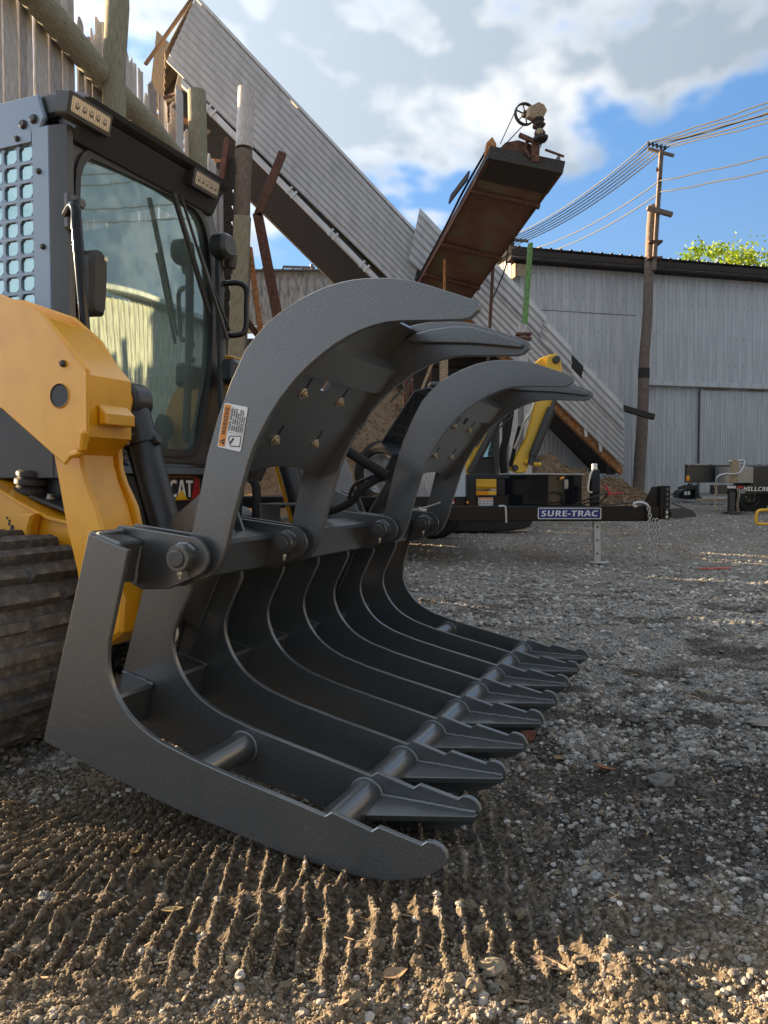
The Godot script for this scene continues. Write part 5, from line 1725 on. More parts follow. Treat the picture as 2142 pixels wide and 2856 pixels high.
func build_gallery() -> void:
	rng.seed = 55
	var g := thing("metal_gallery", "long sloping conveyor gallery clad in ribbed grey metal, broken open at its upper end", "conveyor gallery")
	# upper section
	var up := func(s: float) -> float: return 11.05 - 0.966 * (s - 0.5)
	var lo := func(s: float) -> float: return 9.75 - 0.935 * (s + 0.13)
	var b := MB.new()
	slope_sheet(b, 0.5, up.call(0.5), 5.55, up.call(5.55), 1.90, 1.55, 10, 0.0, 0.60)
	part("cladding_sheet", b, M.sheet_grey, g)
	var ridge := MB.new()
	hexa(ridge, [G(0.48, up.call(0.48) + 0.02, -0.06), G(5.56, up.call(5.56) + 0.02, -0.06), G(5.56, up.call(5.56) + 0.10, -0.05), G(0.52, up.call(0.52) + 0.10, -0.05), G(0.48, up.call(0.48) + 0.05, 3.1), G(5.56, up.call(5.56) + 0.05, 3.1), G(5.56, up.call(5.56) + 0.13, 3.1), G(0.52, up.call(0.52) + 0.13, 3.1)])
	part("roof_sheet", ridge, M.sheet_grey, g)
	# floor of the gallery, seen from below, with a broken edge
	var fl := MB.new()
	hexa(fl, [G(0.15, lo.call(0.15) - 0.02, 0.02), G(6.0, lo.call(6.0) - 0.02, 0.02), G(6.0, lo.call(6.0) + 0.06, 0.02), G(0.15, lo.call(0.15) + 0.06, 0.02), G(-0.3, lo.call(-0.3) - 0.02, 3.1), G(6.0, lo.call(6.0) - 0.02, 3.1), G(6.0, lo.call(6.0) + 0.06, 3.1), G(-0.3, lo.call(-0.3) + 0.06, 3.1)])
	part("floor", fl, M.timber_dark, g)
	var bw := MB.new()
	hexa(bw, [G(-0.55, up.call(-0.55) - 0.1, 2.95), G(6.0, up.call(6.0), 2.95), G(6.0, lo.call(6.0), 2.95), G(-0.75, lo.call(-0.75) - 0.1, 2.95), G(-0.55, up.call(-0.55) - 0.1, 3.05), G(6.0, up.call(6.0), 3.05), G(6.0, lo.call(6.0), 3.05), G(-0.75, lo.call(-0.75) - 0.1, 3.05)])
	part("rear_wall", bw, M.timber_tan, g)
	# eave channel with clips along the lower edge
	var ev := MB.new()
	hexa(ev, [G(0.2, lo.call(0.2) - 0.19, -0.03), G(5.0, lo.call(5.0) - 0.19, -0.03), G(5.0, lo.call(5.0) - 0.05, -0.03), G(0.2, lo.call(0.2) - 0.05, -0.03), G(0.2, lo.call(0.2) - 0.19, 0.08), G(5.0, lo.call(5.0) - 0.19, 0.08), G(5.0, lo.call(5.0) - 0.05, 0.08), G(0.2, lo.call(0.2) - 0.05, 0.08)])
	part("eave_channel", ev, M.sheet_grey, g)
	for s in [0.75, 2.45, 3.35, 4.05, 4.75]:
		var cl := MB.new()
		for k in 2:
			cl.bx(Transform3D(Basis(GD, Vector3.UP, GN) * Basis(Vector3(0, 0, 1), -0.75), G(s + 0.10 * k, lo.call(s + 0.10 * k) - 0.13, -0.06)), Vector3(0.05, 0.19, 0.03), 0.004)
		part("clip", cl, M.sheet_grey, g)
	# end boards, joists and torn pieces at the broken upper end
	for k in 8:
		var e := MB.new()
		var q := 0.15 + 0.36 * k
		e.bar(G(0.44 - 0.02 * q, 11.0, q), G(-0.12 - 0.10 * q, 9.86 + 0.05 * q, q), 0.34, 0.03, GD, 0.006)
		part("end_board", e, M.timber_tan if k % 3 != 2 else M.post_brown, g)
	var vb := MB.new()
	vb.bar(G(0.47, 11.08, -0.03), G(-0.62, 10.05, 0.9), 0.06, 0.10, GN, 0.008)
	part("verge_board", vb, M.post_brown, g)
	for k in 16:
		var e := MB.new()
		var s := rng.randf_range(-0.30, 0.75); var y: float = lo.call(s) - rng.randf_range(0.15, 1.0) + 0.1
		var a := G(s, y, rng.randf_range(0.2, 1.8))
		var v := Vector3(rng.randf_range(-1, 1), rng.randf_range(-0.8, 0.6), rng.randf_range(-0.5, 0.5)).normalized()
		e.bar(a, a + v * rng.randf_range(0.25, 0.65), rng.randf_range(0.05, 0.26), rng.randf_range(0.02, 0.10), Vector3(rng.randf_range(-1, 1), 1, 0.3).normalized(), 0.006)
		part("broken_piece", e, [M.timber_tan, M.rust, M.post_brown, M.rust_orange][k % 4], g)
	# lower section: wider sheets set a little proud
	var u2 := func(s: float) -> float: return 2.715 + 0.945 * (10.32 - s)
	var l2 := func(s: float) -> float: return 1.29 + 0.90 * (10.41 - s)
	var c := MB.new()
	slope_sheet(c, 5.35, u2.call(5.35) - 0.40, 10.37, u2.call(10.37) - 0.40, 1.40, 1.02, 7, 0.10, 0.25)
	part("cladding_sheet", c, M.sheet_grey, g)
	for q in [[6.3, 8.36, 0.16, 0.13], [8.30, 8.98, 0.05, 0.16], [9.32, 10.33, 0.02, 0.12]]:
		var d := MB.new()
		slope_sheet(d, q[0], u2.call(q[0]) + q[2], q[1], u2.call(q[1]) + q[2], 0.62, 0.60, 3, q[3], 0.1)
		part("upper_sheet", d, M.sheet_grey, g)
	var tn := MB.new()
	hexa(tn, [G(8.92, u2.call(8.92) - 0.02, -0.02), G(9.36, u2.call(9.36) - 0.02, -0.02), G(9.30, u2.call(9.30) - 0.42, -0.02), G(8.95, u2.call(8.95) - 0.45, -0.02), G(8.92, u2.call(8.92) - 0.02, 0.3), G(9.36, u2.call(9.36) - 0.02, 0.3), G(9.30, u2.call(9.30) - 0.42, 0.3), G(8.95, u2.call(8.95) - 0.45, 0.3)])
	part("torn_panel", tn, M.timber_dark, g)
	# rusty beam under the lower sheets with clips, boarding behind blackened to stand for shade
	var bm := MB.new()
	hexa(bm, [G(6.0, l2.call(6.0) - 0.36, 0.0), G(10.39, l2.call(10.39) - 0.26, 0.0), G(10.39, l2.call(10.39) - 0.05, 0.0), G(6.0, l2.call(6.0) - 0.08, 0.0), G(6.0, l2.call(6.0) - 0.36, 0.15), G(10.39, l2.call(10.39) - 0.26, 0.15), G(10.39, l2.call(10.39) - 0.05, 0.15), G(6.0, l2.call(6.0) - 0.08, 0.15)])
	part("rusty_beam", bm, M.rust_orange, g)
	for s in [9.38, 9.76]:
		var cl := MB.new()
		cl.bx(Transform3D(Basis(GD, Vector3.UP, GN) * Basis(Vector3(0, 0, 1), 0.1), G(s, l2.call(s) - 0.14, -0.10)), Vector3(0.07, 0.26, 0.05), 0.006)
		part("clip", cl, M.sheet_grey, g)
	var f2 := MB.new()
	hexa(f2, [G(5.6, l2.call(5.6) - 0.2, 0.16), G(10.4, l2.call(10.4) - 0.2, 0.16), G(10.4, l2.call(10.4) - 0.1, 0.16), G(5.6, l2.call(5.6) - 0.1, 0.16), G(5.6, l2.call(5.6) - 0.2, 2.2), G(10.4, l2.call(10.4) - 0.2, 2.2), G(10.4, l2.call(10.4) - 0.1, 2.2), G(5.6, l2.call(5.6) - 0.1, 2.2)])
	part("floor", f2, M.timber_dark, g)
	var bk := MB.new()
	hexa(bk, [G(5.2, 6.0, 2.2), G(10.35, 1.2, 2.0), G(10.35, 0.3, 2.0), G(5.2, 0.3, 2.2), G(5.2, 6.0, 2.26), G(10.35, 1.2, 2.06), G(10.35, 0.3, 2.06), G(5.2, 0.3, 2.26)])
	part("shade_boarding", bk, M.inside_shade, g)
	var sill := MB.new()
	sill.bar(G(9.4, 0.98, 0.3), G(10.42, 1.02, 0.0), 0.12, 0.10, Vector3.UP, 0.01)
	part("sill_beam", sill, M.sheet_light, g)
	var post := MB.new()
	post.bar(G(10.22, 0.5, 0.25), G(10.22, 2.6, 0.25), 0.16, 0.16, GN, 0.01)
	post.bar(G(10.1, 2.75, 0.1), G(11.2, 2.45, 0.0), 0.14, 0.12, GN, 0.01)
	part("corner_timber", post, M.timber_dark, g)
	# the dark join where the rusty conveyor comes out
	var jn := MB.new()
	hexa(jn, [G(5.45, 6.25, -0.05), G(6.25, 6.30, -0.05), G(6.05, 4.9, -0.05), G(5.20, 5.2, -0.05), G(5.45, 6.25, 2.0), G(6.25, 6.30, 2.0), G(6.05, 4.9, 2.0), G(5.20, 5.2, 2.0)])
	part("join_box", jn, M.timber_dark, g)

func build_conveyor() -> void:
	var A := Vector3(0.765, 5.247, -17.0); var B := Vector3(1.931, 4.946, -17.0)
	var C := Vector3(3.022, 6.142, -13.4); var D := Vector3(1.766, 6.40, -13.4)
	var o := Vector3(1.4, 0.6, -16.0)
	var c := thing("rusty_conveyor", "rusty inclined belt conveyor jutting up towards the viewer with its drive on top", "conveyor", o)
	var al := (D - A).normalized()
	var ac := (B - A).normalized()
	var up := ac.cross(al).normalized()
	if up.y < 0: up = -up
	var P := func(a: float, x: float, h := 0.0) -> Vector3:   # a along 0..1, x across 0..1, h above the belly
		return A.lerp(D, a).lerp(B.lerp(C, a), x) + up * h - o
	var bl := MB.new()
	hexa(bl, [P.call(-0.15, 0.03), P.call(0.93, 0.03), P.call(0.93, 0.97), P.call(-0.15, 0.97), P.call(-0.15, 0.03, 0.05), P.call(0.93, 0.03, 0.05), P.call(0.93, 0.97, 0.05), P.call(-0.15, 0.97, 0.05)])
	part("belly_sheet", bl, M.rust_panel, c)
	for x in [[0.0, 0.035], [0.965, 1.0]]:
		var s := MB.new()
		hexa(s, [P.call(-0.15, x[0], -0.04), P.call(1.0, x[0], -0.04), P.call(1.0, x[1], -0.04), P.call(-0.15, x[1], -0.04), P.call(-0.15, x[0], 0.30), P.call(1.0, x[0], 0.30), P.call(1.0, x[1], 0.30), P.call(-0.15, x[1], 0.30)])
		part("side_channel", s, M.rust, c)
	for a in [0.10, 0.38, 0.80]:
		var s := MB.new()
		s.bar(P.call(a, -0.01, -0.05), P.call(a, 1.02, -0.05), 0.09, 0.07, up, 0.008)
		part("cross_angle", s, M.rust, c)
	var hd := MB.new()
	hexa(hd, [P.call(0.88, -0.01, -0.03), P.call(1.02, -0.01, -0.03), P.call(1.02, 1.01, -0.03), P.call(0.88, 1.01, -0.03), P.call(0.88, -0.01, 0.2), P.call(1.02, -0.01, 0.24), P.call(1.02, 1.01, 0.24), P.call(0.88, 1.01, 0.2)])
	part("head_box", hd, M.timber_dark, c)
	var belt := MB.new()
	hexa(belt, [P.call(-0.1, 0.06, 0.2), P.call(0.95, 0.06, 0.2), P.call(0.95, 0.94, 0.2), P.call(-0.1, 0.94, 0.2), P.call(-0.1, 0.06, 0.24), P.call(0.95, 0.06, 0.24), P.call(0.95, 0.94, 0.24), P.call(-0.1, 0.94, 0.24)])
	part("belt", belt, M.tyre, c)
	var cbl := MB.new()
	cbl.tube(curve([P.call(0.98, -0.02, 0.30), P.call(0.7, -0.04, 0.26), P.call(0.4, -0.03, 0.18), P.call(-0.1, -0.03, 0.16)], 6), 0.022, 8)
	part("cable", cbl, M.ink, c)
	var fl := MB.new()
	fl.bar(P.call(0.62, -0.16, 0.28), P.call(0.80, -0.08, 0.30), 0.03, 0.22, up, 0.004)
	part("torn_flap", fl, M.timber_dark, c)
	# hood plates at the head
	var hood := MB.new()
	hood.plate(P2([-0.30, 0.0, 0.34, 0.0, 0.34, 0.10, 0.22, 0.20, 0.02, 0.26, -0.20, 0.22, -0.30, 0.12]), -0.18, 0.18, 0.01)
	var hm := part("hood", hood, M.rust, c)
	hm.position = P.call(0.96, 0.40, 0.28)
	var oc := MB.new()
	oc.plate(P2([-0.09, -0.1, 0.09, -0.1, 0.10, 0.1, 0.03, 0.22, -0.07, 0.12]), -0.12, 0.12, 0.01)
	var ocm := part("guard_plate", oc, M.rust_orange, c)
	ocm.position = P.call(0.97, 0.03, 0.28)
	# drive: spoked pulley, gear case, motor drum, flange and chain
	var pc := Vector3(2.42, 7.19, -13.45) - o
	var pd := Node3D.new(); pd.name = "spoked_pulley"; c.add_child(pd)
	var rm := MB.new()
	var ax := Vector3(0.25, 0.0, 1.0).normalized()
	rm.lathe(PackedVector2Array([Vector2(0.165, -0.03), Vector2(0.19, -0.03), Vector2(0.18, 0.0), Vector2(0.19, 0.03), Vector2(0.165, 0.03), Vector2(0.165, -0.03)]), pc, ax, 28)
	part("rim", rm, M.timber_dark, pd)
	var hb := MB.new()
	hb.cyl(pc - ax * 0.05, pc + ax * 0.05, 0.05, 0.05, 14, true, 0.006)
	part("hub", hb, M.timber_dark, pd)
	var xx := ax.cross(Vector3.UP).normalized(); var yy := xx.cross(ax)
	for k in 6:
		var sp := MB.new()
		var d := xx * cos(k * TAU / 6 + 0.3) + yy * sin(k * TAU / 6 + 0.3)
		sp.bar(pc + d * 0.04, pc + d * 0.17, 0.018, 0.028, ax, 0.004)
		part("spoke", sp, M.timber_dark, pd)
	var gc := MB.new()
	gc.plate(P2([-0.14, -0.14, 0.0, -0.15, 0.13, -0.06, 0.16, 0.08, 0.08, 0.15, -0.03, 0.15, -0.16, 0.02]), -0.07, 0.07, 0.015)
	var gm := part("gear_case", gc, M.timber_tan, c)
	gm.transform = Transform3D(Basis(Vector3(0, 0, 1), -0.25) * Basis(Vector3(0, 1, 0), 0.3), pc + Vector3(0.17, -0.03, 0.12))
	var md := MB.new()
	var mo := pc + Vector3(0.20, -0.14, 0.12); var mx := Vector3(0.10, -1.0, 0.1).normalized()
	md.lathe(PackedVector2Array([Vector2(0, 0), Vector2(0.10, 0.0), Vector2(0.11, 0.03), Vector2(0.085, 0.06), Vector2(0.085, 0.09), Vector2(0.105, 0.10), Vector2(0.105, 0.13), Vector2(0.07, 0.15), Vector2(0.06, 0.20), Vector2(0.085, 0.22), Vector2(0.09, 0.27), Vector2(0.07, 0.30), Vector2(0.12, 0.32), Vector2(0.125, 0.37), Vector2(0.10, 0.39), Vector2(0, 0.40)]), mo, mx, 20)
	part("motor", md, M.timber_dark, c)
	var kn := MB.new()
	for q in [[0.10, 0.12], [-0.09, 0.16], [0.08, 0.27], [-0.10, 0.30]]:
		kn.cyl(mo + mx * q[1], mo + mx * q[1] + Vector3(q[0], 0.01, 0.06), 0.026, 0.022, 10, true, 0.005)
	part("motor_fitting", kn, M.rust, c)
	var cap := MB.new()
	cap.lathe(PackedVector2Array([Vector2(0, 0.058), Vector2(0.035, 0.050), Vector2(0.055, 0.03), Vector2(0.06, 0.0)]), mo + mx * 0.255 + Vector3(-0.01, 0, 0.06), Vector3(-0.2, 0.3, 1), 14)
	part("motor_cap", cap, M.timber_tan, c)
	for q in [[Vector3(-0.10, -0.36, 0.02), Vector3(0.22, -0.55, 0.12), 0.07], [Vector3(0.05, -0.45, 0.0), Vector3(-0.08, -0.78, 0.0), 0.06], [Vector3(0.18, -0.5, 0.05), Vector3(0.16, -0.85, 0.05), 0.13], [Vector3(0.34, -0.62, 0.05), Vector3(0.66, -0.75, 0.08), 0.035], [Vector3(-0.02, -0.62, 0.08), Vector3(0.08, -0.78, 0.1), 0.04]]:
		var s := MB.new()
		s.bar(pc + q[0], pc + q[1], q[2], q[2], Vector3(0, 0, 1), 0.006)
		part("drive_strut", s, M.rust, c)
	var tl := MB.new()
	tl.plate(P2([-0.07, 0, 0.06, 0, 0.05, 0.10, 0.03, 0.17]), -0.01, 0.01)
	part("head_tab", tl, M.sheet_light, c).position = P.call(1.0, 0.93, 0.24)
	var ro := MB.new()
	ro.tube(PackedVector3Array([pc + Vector3(-0.17, 0.04, 0), pc + Vector3(-0.42, -0.50, 0.0)]), 0.009, 6)
	ro.tube(PackedVector3Array([pc + Vector3(-0.02, -0.19, 0.04), pc + Vector3(-0.36, -0.55, 0.05)]), 0.009, 6)
	part("drive_belt", ro, M.ink, c)
	var ch := MB.new()
	for k in 11:
		chain_link(ch, pc + Vector3(0.33 - 0.022 * k + (0.03 if k < 3 else 0.0), -0.42 - 0.038 * k, 0.10), 0.055, 0.034, 0.008, k)
	part("chain", ch, M.timber_dark, c)
	# legs
	for q in [[Vector3(1.245, 5.46, -16.0), Vector3(1.23, 0.6, -16.0), 0.05, "rust_orange"], [Vector3(2.243, 5.34, -16.0), Vector3(2.02, 0.6, -16.0), 0.06, "rust"], [Vector3(1.0, 4.0, -16.4), Vector3(0.9, 0.6, -16.4), 0.06, "rust"]]:
		var s := MB.new()
		s.bar(q[0] - o, q[1] - o, q[2], q[2], Vector3(0, 0, 1), 0.006)
		part("leg", s, M[q[3]], c)
	var hw := MB.new()
	hw.tube(curve([Vector3(2.45, 5.75, -15.2) - o, Vector3(2.40, 5.15, -15.3) - o, Vector3(2.30, 4.85, -15.4) - o, Vector3(2.15, 4.5, -15.5) - o], 6), 0.016, 6)
	part("hanging_cable", hw, M.ink, c)

func chain_link(b: MB, at: Vector3, l: float, w: float, r: float, k: int) -> void:
	var p := PackedVector3Array()
	var side := Vector3.RIGHT if k % 2 == 0 else Vector3.BACK
	for i in 15:
		var a := TAU * i / 14.0
		p.append(at + Vector3.UP * cos(a) * l * 0.5 + side * sin(a) * w * 0.5)
	b.tube(p, r, 5, false)

func build_sheds() -> void:
	# grey shed on the right: a wall of ribbed sheets, set back from the pole
	var B0 := Vector3(6.7, 0, -20.3); var bd := Vector3(0.969, 0, -0.249); var bn := Vector3(0.249, 0, 0.969)
	var s := thing("metal_shed", "large grey blue ribbed metal shed with a sliding door, closing the yard on the right", "shed", B0, 0.0)
	var bas := Basis(bd, Vector3.UP, bn)
	var x := -3.62
	var k := 0
	var up_sheet := ribbed(0.92, 2.98, 0.115, 0.010, 0.34).mesh()
	var up_sheet2 := ribbed(0.92, 1.32, 0.115, 0.010, 0.34).mesh()
	var lo_sheet := ribbed(0.92, 3.2, 0.115, 0.010, 0.34).mesh()
	var lo_sheet2 := ribbed(0.92, 4.95, 0.115, 0.010, 0.34).mesh()
	while x < 7.4:
		var left := x < -0.2
		var o := put("wall_sheet", up_sheet2 if left else up_sheet, M.sheet_blue_grey, s)
		o.transform = Transform3D(bas, bd * x + Vector3(0, 5.22 if left else 3.56, 0) + bn * (0.006 * (k % 2)))
		var o2 := put("wall_sheet", lo_sheet2 if left else lo_sheet, M.sheet_blue_grey, s)
		o2.transform = Transform3D(bas, bd * x + Vector3(0, 0.28, 0) + bn * (0.008 + 0.006 * (k % 2)))
		x += 0.92
		k += 1
	var core := MB.new()
	core.xf = Transform3D(bas, Vector3.ZERO)
	core.box(Vector3(1.95, 3.3, -5.05), Vector3(11.0, 6.4, 10.0))
	part("walls", core, M.sheet_blue_grey, s)
	var rf := MB.new()
	rf.xf = Transform3D(bas, Vector3.ZERO)
	var prof := ribbed(11.5, 10.6, 0.28, 0.03, 0.3)
	part("roof", prof, M.sheet_light, s).transform = Transform3D(Basis(bd, -bn, Vector3.UP), bd * -3.85 + bn * 0.42 + Vector3(0, 6.63, 0))
	var fa := MB.new()
	fa.xf = Transform3D(bas, Vector3.ZERO)
	fa.box(Vector3(1.95, 6.49, 0.38), Vector3(11.5, 0.15, 0.05), 0.006)
	fa.box(Vector3(1.95, 6.36, 0.17), Vector3(11.5, 0.05, 0.36), 0.0)
	part("fascia_board", fa, M.timber_dark, s)
	# sunlit end with the open vent flap
	var en := ribbed(10.0, 6.2, 0.23, 0.02, 0.3)
	part("end_sheet", en, M.sheet_light, s).transform = Transform3D(Basis(bn, Vector3.UP, -bd), bd * -3.63 - bn * 10.0 + Vector3(0, 0.3, 0))
	var vf := MB.new()
	vf.xf = Transform3D(bas, Vector3.ZERO)
	vf.box(Vector3(-3.45, 6.12, 0.22), Vector3(0.30, 0.30, 0.02), 0.004)
	vf.box(Vector3(-3.62, 6.12, 0.10), Vector3(0.02, 0.34, 0.24), 0.004)
	part("vent_flap", vf, M.timber_tan, s)
	# lap line and screw rows
	var lap := MB.new()
	lap.xf = Transform3D(bas, Vector3.ZERO)
	lap.box(Vector3(-1.9, 5.225, 0.018), Vector3(3.5, 0.012, 0.016))
	part("lap_strip", lap, M.frame_grey, s)
	var scr := MB.new()
	for yy in [4.0, 4.75, 5.6, 6.15, 2.4, 1.2]:
		for k2 in 46:
			scr.xf = Transform3D(bas, bd * (-3.5 + k2 * 0.23) + Vector3(0, yy, 0) + bn * 0.022)
			scr.box(Vector3.ZERO, Vector3(0.022, 0.022, 0.012), 0.004)
	part("screws", scr, M.frame_grey, s).set_meta("kind", "stuff")
	# sliding door hung on a track
	var tr := MB.new()
	tr.xf = Transform3D(bas, Vector3.ZERO)
	tr.box(Vector3(2.9, 3.50, 0.09), Vector3(5.6, 0.10, 0.10), 0.01)
	tr.box(Vector3(2.9, 3.43, 0.13), Vector3(5.6, 0.03, 0.14), 0.004)
	part("door_track", tr, M.sheet_blue_grey, s)
	for q in [[1.80, 2.4], [4.22, 2.4]]:
		var d := Node3D.new(); d.name = numbered("sliding_door", s); s.add_child(d)
		var sh := ribbed(q[1], 2.82, 0.075, 0.012, 0.4)
		part("door_sheet", sh, M.sheet_blue_grey, d).transform = Transform3D(bas, bd * q[0] + Vector3(0, 0.52, 0) + bn * 0.07)
		var e := MB.new()
		e.xf = Transform3D(bas, Vector3.ZERO)
		e.box(Vector3(q[0] - 0.015, 1.95, 0.075), Vector3(0.03, 2.9, 0.04), 0.004)
		part("door_edge", e, M.frame_grey, d)
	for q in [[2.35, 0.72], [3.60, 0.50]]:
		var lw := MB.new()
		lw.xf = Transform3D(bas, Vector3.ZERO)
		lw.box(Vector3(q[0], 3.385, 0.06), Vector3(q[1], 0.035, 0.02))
		part("painted_gap_light", lw, M.timber_tan, s)  # tan strip painted in place of light showing over the door
	# ribbed shed far behind the pole
	var h := thing("far_shed", "light grey ribbed shed seen between the leaning post and the gallery", "shed", Vector3(-6.5, 0, -26.0))
	var kx := 0.0
	var fsh := ribbed(0.9, 1.78, 0.3, 0.04, 0.22).mesh()
	while kx < 6.9:
		var o := put("wall_sheet", fsh, M.sheet_light, h)
		o.position = Vector3(kx, 6.12 - 0.0016 * kx, 0.01 * (int(kx) % 2))
		kx += 0.9
	var hb := MB.new()
	hb.box(Vector3(3.3, 5.98, 0.02), Vector3(7.6, 0.22, 0.12), 0.01)
	part("beam", hb, M.timber_tan, h)
	var hr := MB.new()
	hr.box(Vector3(3.3, 7.93, -2.0), Vector3(7.8, 0.06, 4.4), 0.01)
	for i in 24: hr.box(Vector3(-0.5 + i * 0.33, 7.975, 0.15), Vector3(0.08, 0.035, 0.12), 0.01)
	part("roof", hr, M.frame_grey, h)
	var hd := MB.new()
	hd.box(Vector3(3.3, 3.0, -4.0), Vector3(7.6, 6.4, 0.1))
	hd.box(Vector3(-0.5, 3.0, -2.0), Vector3(0.1, 6.4, 4.0))
	part("bay_shade", hd, M.inside_shade, h)  # panels that put the shade of the open bay into colour
	for i in 3:
		var pp := MB.new()
		pp.box(Vector3(0.4 + 2.9 * i, 3.0, -0.1), Vector3(0.25, 6.0, 0.25), 0.01)
		part("post", pp, M.timber_dark, h)

func build_yard_wall() -> void:
	# sunlit building along the right of the yard, outside the picture, mirrored in the cab glass
	var o := Vector3(11.0, 0, -3.0)
	var s := thing("cream_shed", "cream ribbed metal building beyond the right edge, mirrored in the cab glass", "shed", o, 0.0)
	var n := Vector3(-1, 0, 0.12).normalized()
	var x := Vector3.UP.cross(n).normalized()
	var sh := ribbed(0.9, 4.6, 0.3, 0.04, 0.3).mesh()
	for k in 26:
		var q := put("wall_sheet", sh, M.sheet_cream, s)
		q.transform = Transform3D(Basis(x, Vector3.UP, n), x * (k - 13) * 0.9)
	var b := MB.new()
	b.xf = Transform3D(Basis(x, Vector3.UP, n), Vector3.ZERO)
	b.box(Vector3(0, 4.65, -2.0), Vector3(23.8, 0.12, 4.6), 0.02)
	part("roof", b, M.sheet_light, s)
	var c := MB.new()
	c.xf = b.xf
	c.box(Vector3(0, 2.3, -2.1), Vector3(23.4, 4.6, 4.0))
	part("walls", c, M.sheet_cream, s)

func build_sun_block() -> void:
	# added block of boards, unseen behind the fence; it keeps the low sun off the underside of the gallery
	var t := thing("sun_block", "added unseen block of boards that shades the gallery underside", "sun blocker", Vector3(-10.6, 0, -21.5))
	var m := board_mesh(0.30, 10.3, 0.05, 500, 0.05)
	for sd in 4:
		for k in 16:
			var q := put("board", m, M.board_grey, t)
			q.transform = Transform3D(Basis(Vector3.UP, sd * PI * 0.5), Vector3.ZERO) * Transform3D(Basis.IDENTITY, Vector3(-2.27 + 0.303 * k, 0, 2.4))
	var r := MB.new()
	r.box(Vector3(0, 10.35, 0), Vector3(5.2, 0.1, 5.2), 0.02)
	part("roof", r, M.sheet_grey, t)

